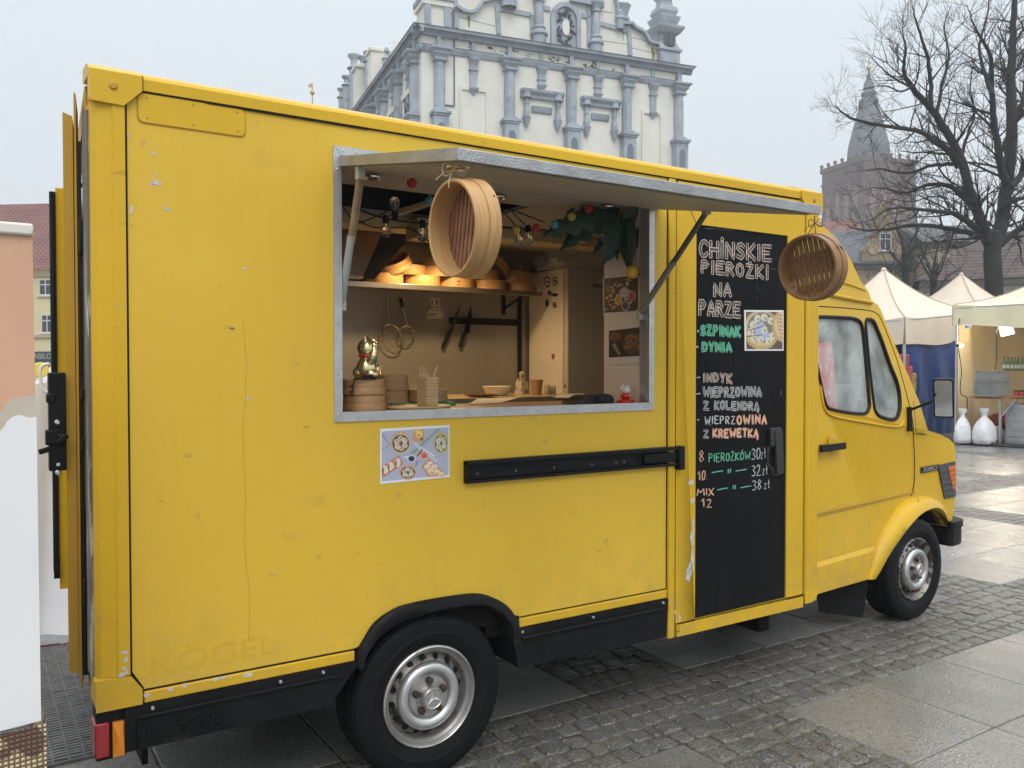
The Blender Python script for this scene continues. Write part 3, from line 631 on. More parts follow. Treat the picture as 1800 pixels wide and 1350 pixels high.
b = MB(); b.prism([Vector((x, 0.186, z)) for x, z in ((a1+0.0005, 0.60), (a1+0.010, 0.56), (a1+0.010, 2.58), (a1+0.003, 2.585))], (0.03, 0.24, 0)); b.build('door_flange', M_yellowd, leaf)
b = MB(); b.box(a1+0.012, a1+0.022, 0.17, 0.5, 0.66, 2.42); b.box(a1+0.012, a1+0.032, 0.16, 0.2, 0.62, 1.18); b.build('door_gasket', M_seal, leaf)
b = MB()
for z0, z1 in ((2.04, 2.16), (1.555, 1.595), (1.38, 1.43), (0.86, 0.95)): b.box(a1+0.012, X0+0.004, 0.14, 0.18, z0, z1)
b.build_each('hinge', M_black, truck, bevel=0.006)
lk = MB(); p0, p1 = WY(84, 655, 0.18), WY(118, 826, 0.18); lk.box(p0.x, a0-0.001, 0.165, 0.21, p1.z, p0.z)
lk.box(p0.x-0.006, p0.x+0.02, 0.16, 0.2, p0.z-0.10, p0.z-0.07); lk.box(p0.x-0.010, p0.x+0.03, 0.155, 0.2, p0.z-0.24, p0.z-0.19); lk.bar((p0.x-0.03, 0.17, p0.z-0.262), (p0.x+0.02, 0.17, p0.z-0.248), 0.012, 0.018)
lk.tube([(p0.x+0.03, 0.155, p0.z-0.232), (p0.x+0.05, 0.155, p0.z-0.205)], 0.012, 8)
lock = lk.build('door_lock', M_black, leaf, bevel=0.004)
b = MB()
for dz in (-0.165, -0.207, -0.305, -0.332): b.lathe([(0, 0.005), (0.006, 0.005), (0.0095 if dz in (-0.165, -0.332) else 0.006, 0.001)], 14, T(a0-0.027, 0.165, p0.z+dz) @ RX90)
b.build_each('lock_rivet', M_screw, leaf)
b = MB(); q0, q1 = WY(97, 330, 0.95), WY(112, 1035, 0.95); b.prism([Vector((q0.x, 0.95, q1.z)), Vector((q1.x+0.05, 0.95, q1.z)), Vector((q1.x+0.05, 0.95, q0.z)), Vector((q0.x, 0.95, q0.z))], (0.05, 0.35, 0)); lf2 = b.build('rear_door', M_yellow, truck, bevel=0.006)
b = MB(); q2 = WY(96, 345, 0.94); b.tube([(q0.x-0.012, 0.94, q1.z+0.08), (q0.x-0.012, 0.94, q0.z-0.02)], 0.012, 8); b.box(q0.x-0.022, q0.x, 0.93, 0.95, q1.z+0.05, q1.z+0.14); b.build('lock_rod', M_black, lf2)
# ---- hatch frame
b = MB(); fw, y0, y1 = 0.033, -0.007, 0.004
A, Bx, Cz, Dz = 1.143, 2.733, 1.457, 2.485
def frame_piece(p): b.prism([Vector((x, y0, z)) for x, z in p], (0, y1-y0, 0))
frame_piece([(A, Cz), (Bx, Cz), (Bx-fw, Cz+fw+0.004), (A+fw, Cz+fw+0.004)]); frame_piece([(A, Cz+0.001), (A+fw-0.001, Cz+fw+0.005), (A+fw-0.001, Dz-fw-0.002), (A, Dz-0.001)])
frame_piece([(Bx, Cz+0.001), (Bx, Dz-0.001), (Bx-fw+0.001, Dz-fw-0.002), (Bx-fw+0.001, Cz+fw+0.005)]); frame_piece([(A, Dz), (A+fw, Dz-fw), (Bx-fw, Dz-fw), (Bx, Dz)])
hf = b.build('hatch_frame', M_alu, truck, bevel=0.0015)
b = MB(); b.box(A+fw-0.003, A+fw, 0.004, 0.06, Cz+fw, Dz-fw); b.box(Bx-fw, Bx-fw+0.003, 0.004, 0.06, Cz+fw, Dz-fw); b.box(A+fw, Bx-fw, 0.004, 0.06, Cz+fw-0.003, Cz+fw); b.build('hatch_lining', M_alu, hf)
b = MB()
for i in range(8): b.lathe([(0, 0.003), (0.004, 0.002), (0.005, 0)], 10, T(A+0.10+i*0.205, -0.007, Cz+0.018) @ RX90)
for i in range(5): 
    for x in (A+0.015, Bx-0.015): b.lathe([(0, 0.003), (0.004, 0.002), (0.005, 0)], 10, T(x, -0.007, Cz+0.18+i*0.19) @ RX90)
for x in (A+0.04, A+0.09): b.lathe([(0, 0.003), (0.005, 0.002), (0.006, 0)], 10, T(x, -0.007, Dz-0.016) @ RX90)
b.build_each('rivet', M_screw, hf)
# ---- awning flap
ax0, ax1, ay, zh, ze, th = 1.166, 2.762, -0.91, 2.448, 2.283, 0.036
fl = MB(); fl.prism([Vector((ax0, 0.0, zh)), Vector((ax0, ay, ze)), Vector((ax0, ay, ze-th)), Vector((ax0, 0.0, zh-th))], (ax1-ax0, 0, 0)); awn = fl.build('awning', M_aluw, truck, bevel=0.0025)
nn = Vector((0, -(zh-ze), -ay)).normalized()
def under(x, t, d=0.0): return Vector((x, ay*t, zh+(ze-zh)*t-th))-Vector((0, -(zh-ze)*0.18, 1)).normalized()*d
b = MB(); b.add([under(x, t, d) for d in (0.0005, 0.005) for x, t in ((ax0+0.03, 0.0), (ax1-0.03, 0.0), (ax1-0.03, 0.965), (ax0+0.03, 0.965))], [[0,1,2,3],[4,5,6,7],[0,1,5,4],[1,2,6,5],[2,3,7,6],[3,0,4,7]]); b.build('awning_lining', M_ceil, awn, smooth=False)
b = MB()
for u, v in ((655, 311), (876, 346), (1069, 363), (806, 293)):
    p = WP(u, v, under(2, 0, 0.006), Vector((0, -(zh-ze)*-1, ay)).normalized() if False else Vector((0, (zh-ze), ay)).normalized()) if v < 300 else WZ(u, v, 2.43)
    b.lathe([(0.022, 0.001), (0.036, -0.004), (0.040, 0.001)], 24, T(p.x, p.y, p.z-0.003))
    b.lathe([(0, -0.001), (0.022, 0.0)], 24, T(p.x, p.y, p.z-0.004), m=1)
b.build_each('downlight', [M_chrome, M_dglass], truck, per=2)
# struts
def strut(name, a, bq, ma, mb_):
    a, bq = Vector(a), Vector(bq); mid = a.lerp(bq, 0.52)
    s = MB(); s.tube([a, mid], 0.0115, 10); s.tube([a+(bq-a)*0.0+Vector((0.013, 0, 0)), mid+Vector((0.013, 0, 0))], 0.006, 8); o = s.build(name, ma, truck)
    s = MB(); s.tube([mid+(a-mid)*0.12, bq], 0.0145, 10); s.build('strut_tube', mb_, o)
    s = MB(); s.box(a.x-0.013, a.x+0.016, a.y-0.016, a.y+0.016, a.z-0.012, a.z+0.035); s.box(bq.x-0.014, bq.x+0.014, bq.y-0.014, bq.y+0.014, bq.z-0.03, bq.z+0.02); s.build_each('strut_bracket', mat('pale_bracket', (0.42, 0.43, 0.36), 0.5, 0.3, var=0.2, vs=30), o, bevel=0.003)
strut('strut', (1.196, -0.13, 2.352), (1.190, 0.035, 1.905), mat('tan_strut', (0.28, 0.2, 0.11), 0.45, 0.3, var=0.25, vs=20), mat('grey_strut', (0.36, 0.38, 0.38), 0.45, 0.2))
strut('strut', (2.700, -0.37, 2.335), (2.688, 0.045, 1.915), mat('brown_strut', (0.10, 0.085, 0.07), 0.4, 0.3), mat('grey_strut_tube', (0.20, 0.19, 0.16), 0.45, 0.2))
# ---- side rail (door track)
b = MB(); xa, xb, zb, zt2 = 1.697, 2.868, 1.186, 1.279
b.box(xa, xb, -0.035, 0.0, zt2-0.018, zt2); b.box(xa, xb, -0.028, 0.0, zb, zb+0.012); b.box(xa, xb, -0.006, -0.0005, zb+0.012, zt2-0.018); b.box(xa, xa+0.006, -0.034, 0, zb+0.001, zt2-0.001)
tr = b.build('door_track', M_black, truck, bevel=0.003)
b = MB(); b.box(2.66, 2.872, -0.026, -0.006, zb+0.018, zt2-0.028); b.box(2.868, 2.905, -0.042, 0.004, 1.165, 1.28); b.build('track_slider', M_black, tr, bevel=0.006)
b = MB()
for x in (1.76, 1.95, 2.15, 2.36, 2.5, 2.55): b.lathe([(0, 0.004), (0.005, 0.003), (0.007, 0)], 10, T(x, -0.006, zb+0.035) @ RX90)
b.build_each('track_screw', mat('grey_screw', (0.12, 0.12, 0.12), 0.4, 0.6), tr)
# ---- front pillar, side door with chalkboard
b = MB(); b.box(2.822, 2.866, -0.014, 0.05, 0.345, ZC-0.012); b.build('door_pillar', M_yellow, truck, bevel=0.006)
b = MB(); b.box(2.8655, 2.877, 0.004, 0.05, 0.35, ZC-0.01); b.box(3.822, 3.836, 0.004, 0.05, 0.36, ZC-0.01); b.build('door_gap', M_blk, truck)
b = MB(); xA, xB, zA, zD = 2.877, 3.823, 0.347, ZC-0.016
bx0, bx1, bz0, bz1 = 3.008, 3.686, 0.404, 2.362
b.plate([Vector((xA, -0.006, zA+0.065)), Vector((xB, -0.006, zA+0.070)), Vector((xB, -0.006, zD)), Vector((xA, -0.006, zD))], [[Vector((bx0, -0.006, zA+0.066)), Vector((bx1, -0.006, zA+0.068)), Vector((bx1, -0.006, bz1)), Vector((bx0, -0.006, bz1))]], (0, 0.04, 0))
b.box(xA+0.004, xB-0.002, -0.013, 0.03, zA, 0.404)
door = b.build('side_door', M_yellow, truck, bevel=0.004)
b = MB(); b.bar((xA+0.0, -0.0065, 2.56), (bx0, -0.0065, bz1), 0.0012, 0.003); b.box(xA+0.003, xA+0.017, -0.0135, -0.0125, 0.372, 0.376); b.box(xA+0.0165, xA+0.0185, -0.0135, -0.0125, 0.372, 0.404); b.box(xA+0.0165, bx0, -0.0072, -0.0055, 0.4045, 0.4075); b.box(bx1, xB-0.02, -0.0072, -0.0055, 0.4045, 0.4075); b.build('door_seam', M_blk, door)
b = MB(); b.box(bx0+0.001, bx1-0.001, 0.001, 0.012, 0.41, bz1-0.001); b.build('chalkboard', M_board, door, smooth=False)
b = MB()
for u, v, ru, rv in ((1210, 1010, 4, 9), (1217, 985, 3, 14), (1216, 945, 3, 12), (1214, 1000, 4, 8), (1217, 880, 4, 5), (1215, 848, 5, 4)): blob(b, u, v, ru, rv, -0.0067, 15)
for u, v, ru, rv in ((1195, 1086, 2, 5), (1187, 1076, 1.5, 3), (1219, 925, 2, 12)): blob(b, u, v, ru, rv, -0.0067, 9)
b.build_each('paint_chip', M_prim, door, per=2, smooth=False)
b = MB()
hw = [W(u, v, -0.004) for u, v in ((1355, 751), (1375, 755), (1374, 780), (1378, 800), (1374, 826), (1369, 836), (1359, 836), (1356, 825), (1349, 815), (1349, 790), (1354, 779))]
hh = [W(u, v, -0.004) for u, v in ((1354, 788), (1367, 786), (1367, 820), (1356, 822), (1351, 812), (1351, 796))]
b.plate(hw, [hh], (0, 0.004, 0)); b.bar(W(1367, 756, -0.018), W(1370, 833, -0.012), 0.022, 0.055, up=Vector((1, 0, 0))); b.bar(W(1362, 752, -0.012), W(1362, 784, -0.01), 0.02, 0.08, up=Vector((1, 0, 0)))
b.build('door_handle', mat('grey_black_plastic', (0.028, 0.028, 0.03), 0.5), door, bevel=0.004)
# ---- hand lettering on the board
GL = {
'A': [[(0, 0), (.5, 1), (1, 0)], [(.22, .38), (.78, .38)]], 'C': [[(1, .86), (.7, 1), (.35, .98), (.08, .75), (0, .45), (.12, .15), (.4, 0), (.75, .04), (.95, .2)]],
'D': [[(0, 0), (0, 1), (.5, .95), (.9, .7), (.95, .4), (.75, .1), (0, 0)]], 'E': [[(1, 1), (0, 1), (0, 0), (1, 0)], [(0, .52), (.75, .52)]],
'H': [[(0, 0), (0, 1)], [(1, 0), (1, 1)], [(0, .5), (1, .5)]], 'I': [[(.5, 0), (.5, 1)]], 'K': [[(0, 0), (0, 1)], [(.95, 1), (.08, .45), (1, 0)]],
'L': [[(0, 1), (0, 0), (.9, 0)]], 'M': [[(0, 0), (.12, 1), (.5, .4), (.88, 1), (1, 0)]], 'N': [[(0, 0), (0, 1), (1, 0), (1, 1)]],
'O': [[(.5, 1), (.15, .85), (0, .5), (.15, .13), (.5, 0), (.85, .13), (1, .5), (.85, .85), (.5, 1)]], 'P': [[(0, 0), (0, 1), (.6, 1), (.95, .78), (.6, .5), (0, .47)]],
'R': [[(0, 0), (0, 1), (.6, 1), (.95, .76), (.6, .5), (0, .47)], [(.4, .47), (1, 0)]], 'S': [[(.95, .85), (.6, 1), (.2, .92), (.1, .7), (.4, .53), (.8, .4), (.95, .2), (.6, 0), (.05, .12)]],
'T': [[(0, 1), (1, 1)], [(.5, 1), (.5, 0)]], 'W': [[(0, 1), (.2, 0), (.5, .65), (.8, 0), (1, 1)]], 'X': [[(0, 0), (1, 1)], [(0, 1), (1, 0)]],
'Y': [[(0, 1), (.5, .5), (1, 1)], [(.5, .5), (.4, 0)]], 'Z': [[(.05, 1), (.95, 1), (0, 0), (1, 0)]],
'0': [[(.5, 1), (.1, .8), (0, .4), (.25, 0), (.7, .05), (1, .5), (.85, .88), (.5, 1)]], '1': [[(.1, .7), (.6, 1), (.6, 0)]], '2': [[(.05, .8), (.4, 1), (.85, .85), (.7, .5), (0, 0), (1, 0)]],
'3': [[(.05, .9), (.5, 1), (.9, .8), (.45, .55), (.95, .3), (.6, 0), (0, .08)]], '8': [[(.5, .52), (.15, .72), (.45, 1), (.85, .78), (.1, .3), (.4, 0), (.9, .22), (.5, .52)]],
'z': [[(.1, .6), (.85, .6), (.1, 0), (.9, 0)]], 'ł': [[(.4, 1), (.45, .1), (.8, 0)], [(.1, .5), (.8, .68)]], '-': [[(.1, .45), (.9, .48)]], '.': [[(.4, .02), (.6, .02)]], '"': [[(.3, .3), (.3, .75)], [(.75, .3), (.75, .75)]], '—': [[(0, .42), (1, .55)]], '•': [[(.2, .35), (.8, .35), (.8, .6), (.2, .6), (.2, .35)]]}
GL['Ą'] = GL['A']+[[(.95, 0), (.8, -.2), (.95, -.28)]]; GL['Ó'] = GL['O']+[[(.5, 1.12), (.75, 1.3)]]; GL['Í'] = GL['I']+[[(.45, 1.14), (.62, 1.24)]]; GL['Ż'] = GL['Z']+[[(.42, 1.16), (.6, 1.18)]]; GL['i'] = [[(.5, 0), (.5, .8)], [(.45, 1.0), (.58, 1.05)]]
cy_count = [0]
LINES = []
def ribbon(mb, pts, wd, m, closed=False):
    cy_count[0] += 1; y = 0.0004-0.000012*(cy_count[0] % 90)
    k = len(pts); L_, R_ = [], []
    for i in range(k):
        a = pts[i-1] if (i > 0 or closed) else pts[i]; c = pts[(i+1) % k] if (i < k-1 or closed) else pts[i]
        d = (c-a); d = Vector((d.x, 0, d.z))
        if d.length < 1e-7: d = Vector((1, 0, 0))
        d.normalize(); nrm = Vector((-d.z, 0, d.x)); ww = wd*R(0.7, 1.25)/2
        L_.append(Vector((pts[i].x, y, pts[i].z))+nrm*ww); R_.append(Vector((pts[i].x, y, pts[i].z))-nrm*ww)
    mb.add(L_+R_, [[i, (i+1) % k, k+(i+1) % k, k+i] for i in range(k if closed else k-1)], m)
def densify(pts, step):
    o = [pts[0]]
    for a, c in zip(pts, pts[1:]):
        n = max(1, int((c-a).length/step))
        for i in range(1, n+1): o.append(a.lerp(c, i/n))
    return o
def glyph(mb, ch, quad, style, m, mf=None, lw=0.004, hwid=0.008):
    """quad: pixel corners (u0, u1, vtop0, vbot0, vtop1, vbot1)"""
    u0, u1, vt0, vb0, vt1, vb1 = quad
    for st in GL.get(ch, []):
        pts = []
        for gx, gy in st:
            vb, vt = vb0+(vb1-vb0)*gx, vt0+(vt1-vt0)*gx
            pts.append(W(u0+(u1-u0)*gx, vb+(vt-vb)*gy, 0.0))
        pts = densify(pts, 0.012)
        pts = [p+Vector((R(-.0007, .0007), 0, R(-.0007, .0007))) for p in pts]
        if style == 'hollow':
            lo, ro = [], []; k = len(pts)
            for i in range(k):
                d = pts[min(i+1, k-1)]-pts[max(i-1, 0)]; d.normalize(); nrm = Vector((-d.z, 0, d.x))
                ex = d*(hwid*0.8)*((-1 if i == 0 else 1) if i in (0, k-1) else 0)
                lo.append(pts[i]+nrm*hwid+ex); ro.append(pts[i]-nrm*hwid+ex)
            if mf is not None: ribbon(mb, [pts[0]]+pts[1:], hwid*1.7, mf)
            ribbon(mb, lo+ro[::-1], lw, m, True)
        else:
            ribbon(mb, pts, lw, m)
            if style == 'double': ribbon(mb, [p+Vector((R(.003, .006), 0, R(.0, .002))) for p in pts], lw*0.8, m)
def line(txt, u0, u1, vt0, vb0, vt1, vb1, style, m, mf=None, lw=0.004, hwid=0.008, gap=0.28, mb=None):
    wd = [0.22 if c in 'IÍi' else 0.15 if c in ' .' else 0.6 if c in '-•' else 1.25 if c in 'WM' else 1.9 if c == '—' else 0.85 for c in txt]
    tot = sum(wd)+gap*(len(txt)-1); x = 0.0
    mb = MB(); LINES.append(mb)
    for c, q in zip(txt, wd):
        t0, t1 = x/tot, (x+q)/tot; jv = R(-0.8, 0.8)
        f = lambda a, bq, t: a+(bq-a)*t
        glyph(mb, c, (f(u0, u1, t0), f(u0, u1, t1), f(vt0, vt1, t0)+jv, f(vb0, vb1, t0)+jv, f(vt0, vt1, t1)+jv, f(vb0, vb1, t1)+jv), style, m, mf, lw, hwid); x += q+gap
MS = [M_chp, M_chw, M_chg, M_cho, M_chf, M_chgf]
mb = MB()
hk = dict(mb=mb, lw=0.0040, hwid=0.0085, gap=0.42)
line('CHÍNSKIE', 1231, 1354, 423, 449, 434, 458, 'hollow', 0, 4, **hk)
line('PIEROŻKi', 1234, 1350, 459, 478, 469, 490, 'hollow', 0, 4, mb=mb, lw=0.0040, hwid=0.0075, gap=0.5)
line('NA', 1256, 1284, 499, 519, 499, 519, 'hollow', 0, 4, mb=mb, lw=0.0040, hwid=0.0075, gap=0.5)
line('PARZE', 1230, 1300, 529, 552, 534, 557, 'hollow', 0, 4, mb=mb, lw=0.0040, hwid=0.0085, gap=0.5)
for q in LINES: q.build('title_lettering', MS, door, smooth=False, fix=False)
LINES.clear()
mb = MB(); kw = dict(mb=mb, lw=0.0044, hwid=0.0065, gap=0.45)
line('•', 1225, 1229, 576, 586, 576, 586, 'line', 1, mb=mb, lw=0.004)
line('SZPINAK', 1232, 1301, 573, 588, 575, 591, 'hollow', 2, 5, **kw)
line('•', 1223, 1228, 606, 614, 606, 614, 'line', 1, mb=mb, lw=0.004)
line('DYNIA', 1235, 1285, 603, 616, 604, 618, 'hollow', 2, 5, **kw)
line('-', 1224, 1231, 658, 668, 658, 668, 'double', 1, mb=mb, lw=0.005)
line('INDYK', 1237, 1286, 657, 670, 658, 673, 'hollow', 0, 4, mb=mb, lw=0.0038, hwid=0.005, gap=0.5)
line('-', 1223, 1231, 685, 697, 685, 697, 'double', 1, mb=mb, lw=0.005)
line('WIEPRZOWINA', 1237, 1337, 682, 697, 681, 696, 'hollow', 1, 4, mb=mb, lw=0.0038, hwid=0.005, gap=0.45)
line('Z', 1237, 1245, 707, 720, 707, 720, 'hollow', 1, 4, mb=mb, lw=0.003, hwid=0.005)
line('KOLENDRĄ', 1257, 1333, 706, 719, 707, 720, 'hollow', 1, 4, mb=mb, lw=0.0038, hwid=0.0048, gap=0.5)
line('-', 1225, 1230, 733, 742, 733, 742, 'line', 1, mb=mb, lw=0.004)
line('WIEPRZ', 1239, 1291, 732, 746, 732, 745, 'double', 1, mb=mb, lw=0.004, gap=0.5)
line('OWINA', 1296, 1347, 731, 745, 730, 744, 'hollow', 3, 3, mb=mb, lw=0.0038, hwid=0.005, gap=0.5)
line('Z', 1237, 1245, 756, 768, 756, 768, 'hollow', 1, 4, mb=mb, lw=0.003, hwid=0.004)
line('KREWETKĄ', 1254, 1332, 755, 768, 754, 767, 'hollow', 3, 3, mb=mb, lw=0.0038, hwid=0.005, gap=0.5)
for q in LINES: q.build('menu_lettering', MS, door, smooth=False, fix=False)
LINES.clear()
mb = MB()
line('8', 1228, 1237, 792, 812, 792, 812, 'double', 3, mb=mb, lw=0.004)
line('PIEROŻKÓW', 1246, 1318, 798, 813, 794, 807, 'double', 2, mb=mb, lw=0.0034, gap=0.4)
line('30', 1321, 1336, 789, 808, 787, 807, 'double', 1, mb=mb, lw=0.003); line('zł', 1337, 1347, 788, 806, 787, 805, 'line', 1, mb=mb, lw=0.0035)
line('10.', 1226, 1242, 830, 845, 826, 843, 'double', 3, mb=mb, lw=0.004)
line('—"—', 1251, 1312, 822, 838, 818, 834, 'double', 2, mb=mb, lw=0.004, gap=0.7)
line('32', 1321, 1336, 818, 837, 817, 836, 'double', 1, mb=mb, lw=0.003); line('zł', 1340, 1350, 818, 834, 817, 833, 'line', 1, mb=mb, lw=0.0035)
line('MIX', 1225, 1254, 861, 872, 858, 871, 'double', 3, mb=mb, lw=0.0045)
line('—"—', 1260, 1320, 852, 868, 847, 862, 'double', 2, mb=mb, lw=0.004, gap=0.7)
line('38', 1322, 1338, 845, 862, 842, 860, 'double', 1, mb=mb, lw=0.003); line('zł.', 1343, 1356, 845, 860, 842, 857, 'line', 1, mb=mb, lw=0.004)
line('12', 1232, 1250, 877, 892, 877, 891, 'double', 3, mb=mb, lw=0.0045)
for q in LINES: q.build('price_lettering', MS, door, smooth=False, fix=False)
# dust smears and scratches on the board
mb = MB()
for u0, v0, u1, v1, wd in ((1310, 466, 1366, 474, 0.003), (1340, 453, 1372, 456, 0.0015), (1284, 395+5, 1240, 402, 0.004), (1262, 403, 1290, 405, 0.003), (1330, 500, 1333, 512, 0.003), (1330, 520, 1331, 526, 0.0035), (1338, 528, 1339, 531, 0.004), (1368, 500, 1370, 504, 0.004), (1373, 686, 1373, 695, 0.01), (1340, 690, 1340, 696, 0.008), (1246, 747, 1252, 748, 0.008)):
    ribbon(mb, densify([W(u0, v0, 0), W(u1, v1, 0)], 0.02), wd, 4)
mb.build_each('chalk_smear', MS, door, smooth=False, fix=False)
# ================================================================ CAB
YM = YB/2                                            # truck centre line
def ycab(x, z): return 0.105 + 0.148*(x-4.09) + 0.10*max(0.0, z-1.2)
def CP(u, v, dy=0.0):
    y = 0.25
    for _ in range(60):
        p = W(u, v, y); y = 0.5*y + 0.5*(ycab(p.x, p.z)+dy)
    return W(u, v, y)
def CPs(l, dy=0.0): return [CP(u, v, dy) for u, v in l]
arch_i = [(1535.6, 1016.7), (1549, 977.8), (1564, 949), (1580, 924), (1598, 904), (1615.6, 894.4), (1631, 893), (1644, 899), (1655.6, 911), (1661, 924)]
arch_o = [(1523, 1018.5), (1537.8, 964.4), (1549, 938), (1564, 911), (1580, 890), (1595.6, 877.8), (1611, 873), (1626.7, 872), (1640, 875.6), (1651, 886.7), (1662, 908)]
nose = [(1672, 922), (1677, 893), (1680, 865), (1681, 840), (1680.5, 810), (1679.5, 792), (1677, 780), (1670, 772.5), (1651, 763), (1631, 756.5)]
pillar = [(1617, 709), (1595.6, 657), (1575.6, 612), (1560, 575.6), (1549, 546), (1542, 534.5), (1533, 531)]
fair = [(1526.7, 513), (1513, 494), (1504, 475), (1493, 452), (1480, 431), (1466.7, 415), (1453, 403), (1437.8, 393)]
side = [(1425, 1047)] + [(1525, 1019)] + arch_i + [(1664, 926)] + nose + pillar + fair + [(1425, 386)]
S3 = CPs(side)
win = smooth_path([Vector((u, v, 0)) for u, v in ((1420, 557), (1450, 557), (1490, 558.5), (1505, 561), (1512, 566), (1516, 576), (1519, 600), (1528, 700), (1528, 716), (1524, 724.5), (1515, 727.5), (1489, 725), (1462, 719.5), (1453, 714), (1446, 692), (1437, 647), (1430, 610), (1420, 580), (1420, 557))], 4)[:-1]
qwin = smooth_path([Vector((u, v, 0)) for u, v in ((1523, 562), (1530, 561.5), (1536, 566), (1541, 577), (1551, 602), (1564, 640), (1575.6, 669), (1581, 693), (1581.5, 718), (1577, 733), (1570, 737.5), (1560, 736.5), (1545, 731), (1538, 722), (1535, 708), (1529, 658), (1522.5, 592), (1521, 570), (1523, 562))], 4)[:-1]
win3 = [CP(p.x, p.y) for p in win]; qwin3 = [CP(p.x, p.y) for p in qwin]
cab = MB()
cab.plate(S3, [win3, qwin3], (0, 0.03, 0), m=0)
far = [Vector((p.x, 2*YM-p.y, p.z)) for p in S3]
cab.plate(far, [[Vector((p.x, 2*YM-p.y, p.z)) for p in win3], [Vector((p.x, 2*YM-p.y, p.z)) for p in qwin3]], (0, -0.03, 0), m=0)
k = len(S3); i0 = 2+len(arch_i)
idx_nose = i0; ie = k-1
vs = []; rows = 7
for r in range(rows):
    t = r/(rows-1); bul = math.sin(t*PI)
    for i in range(k):
        p, q = S3[i], far[i]; o = p.lerp(q, t)
        if i > i0: o.x += 0.10*bul*(1 if p.z < 1.9 else 0.8); o.z += 0.015*bul
        vs.append(o)
fs = []; ms = []
n_wind0 = i0+1+len(nose)-1
for r in range(rows-1):
    for i in range(i0-1, ie-1):
        mid = S3[i].lerp(S3[i+1], .5)
        cab.add([vs[r*k+i], vs[r*k+i+1], vs[(r+1)*k+i+1], vs[(r+1)*k+i]], [[0, 1, 2, 3]], 1 if (n_wind0 <= i < n_wind0+5 and 0 < r < rows-2) else 0)
cb = cab.build('cab_body', [M_yellow, M_dglass], truck, angle=32)
# arch flare
ao = smooth_path(CPs(arch_o), 3); ai = smooth_path(CPs(arch_i), 3)
def resample(p, n):
    L = [0]
    for a, c in zip(p, p[1:]): L.append(L[-1]+(c-a).length)
    o = []
    for i in range(n):
        t = L[-1]*i/(n-1); j = max(1, next((q for q in range(len(L)) if L[q] >= t-1e-9), len(L)-1))
        f = (t-L[j-1])/max(1e-9, L[j]-L[j-1]); o.append(p[j-1].lerp(p[j], f))
    return o
N = 26; ao, ai = resample(ao, N), resample(ai, N); vs = []
def sh(p, dy): return Vector((p.x, p.y+dy, p.z))
def flare(i): return 0.02+0.07*math.sin(PI*min(1, i/(N-1)*1.0))**0.7
rws = [[sh(p, 0.02) for p in ao], [sh(p, -0.002) for p in ao], [sh(a.lerp(c, .12), -0.5*flare(i)) for i, (a, c) in enumerate(zip(ao, ai))], [sh(a.lerp(c, .3), -0.85*flare(i)) for i, (a, c) in enumerate(zip(ao, ai))], [sh(a.lerp(c, .85), -flare(i)) for i, (a, c) in enumerate(zip(ao, ai))], [sh(a.lerp(c, 1.0), -0.8*flare(i)) for i, (a, c) in enumerate(zip(ao, ai))], [sh(c, 0.06) for c in ai]]
for q in rws: vs += q
b = MB(); b.add(vs, [[i*N+j, i*N+j+1, (i+1)*N+j+1, (i+1)*N+j] for i in range(len(rws)-1) for j in range(N-1)]); b.build('front_arch', M_yellow, truck, angle=50)
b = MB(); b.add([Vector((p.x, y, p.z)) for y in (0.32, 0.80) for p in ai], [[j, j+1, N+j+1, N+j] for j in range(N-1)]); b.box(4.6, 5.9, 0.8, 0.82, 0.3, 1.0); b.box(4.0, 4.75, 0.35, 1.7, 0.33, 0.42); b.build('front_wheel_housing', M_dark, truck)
# cab door details: lower sill step, crease, seams, ridge under the windows
b = MB(); low = CPs([(1424, 999.5), (1533, 967.5), (1526, 1016), (1424, 1046.5)]); top = CPs([(1424, 992), (1536, 959), (1533, 967.5), (1424, 999.5)])
b.add([sh(low[0], -0.014), sh(low[1], -0.014), sh(low[2], -0.012), sh(low[3], -0.012), sh(top[0], -0.0008), sh(top[1], -0.0008), sh(low[2], 0.01), sh(low[3], 0.01)], [[0, 1, 2, 3], [4, 5, 1, 0], [3, 2, 6, 7]]); b.build('door_sill', M_yellow, cb, smooth=False)
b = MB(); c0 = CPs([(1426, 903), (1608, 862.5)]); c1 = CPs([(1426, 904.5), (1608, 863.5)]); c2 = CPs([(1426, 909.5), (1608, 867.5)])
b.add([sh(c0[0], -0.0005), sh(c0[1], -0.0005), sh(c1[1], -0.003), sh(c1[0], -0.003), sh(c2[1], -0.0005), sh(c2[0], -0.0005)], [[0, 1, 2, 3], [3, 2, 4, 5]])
b.build('door_crease_shade', M_yellowd, cb, smooth=False)  # the groove's shadow, painted as a thin strip of darker yellow
b = MB(); ridge = smooth_path(CPs([(1440, 650), (1444, 690), (1449, 716), (1458, 728), (1480, 735), (1530, 744), (1570, 750), (1584, 748), (1589, 738)], -0.001), 5); b.tube(ridge, 0.007, 8); b.build('window_ridge', M_yellow, cb)
b = MB()
seam = smooth_path(CPs([(1434, 538), (1480, 541), (1522, 545), (1538, 549), (1547, 558), (1558, 583), (1577, 634), (1596, 703), (1604, 738), (1606, 770), (1608, 815), (1607, 850), (1602, 872)], -0.0005), 5); b.tube(seam, 0.0028, 6)
b.tube(CPs([(1605, 762), (1629, 764)], -0.0005), 0.002, 6); b.tube(smooth_path(CPs([(1606, 705), (1609, 740), (1611, 759), (1625, 762)], -0.0005), 4), 0.0015, 6)
b.tube(CPs([(1612, 873), (1619, 893)], -0.06), 0.0015, 6); b.tube(CPs([(1437, 1043), (1437, 560)], -0.001), 0.002, 6)
b.build('door_seam', M_blk, cb)
b = MB()
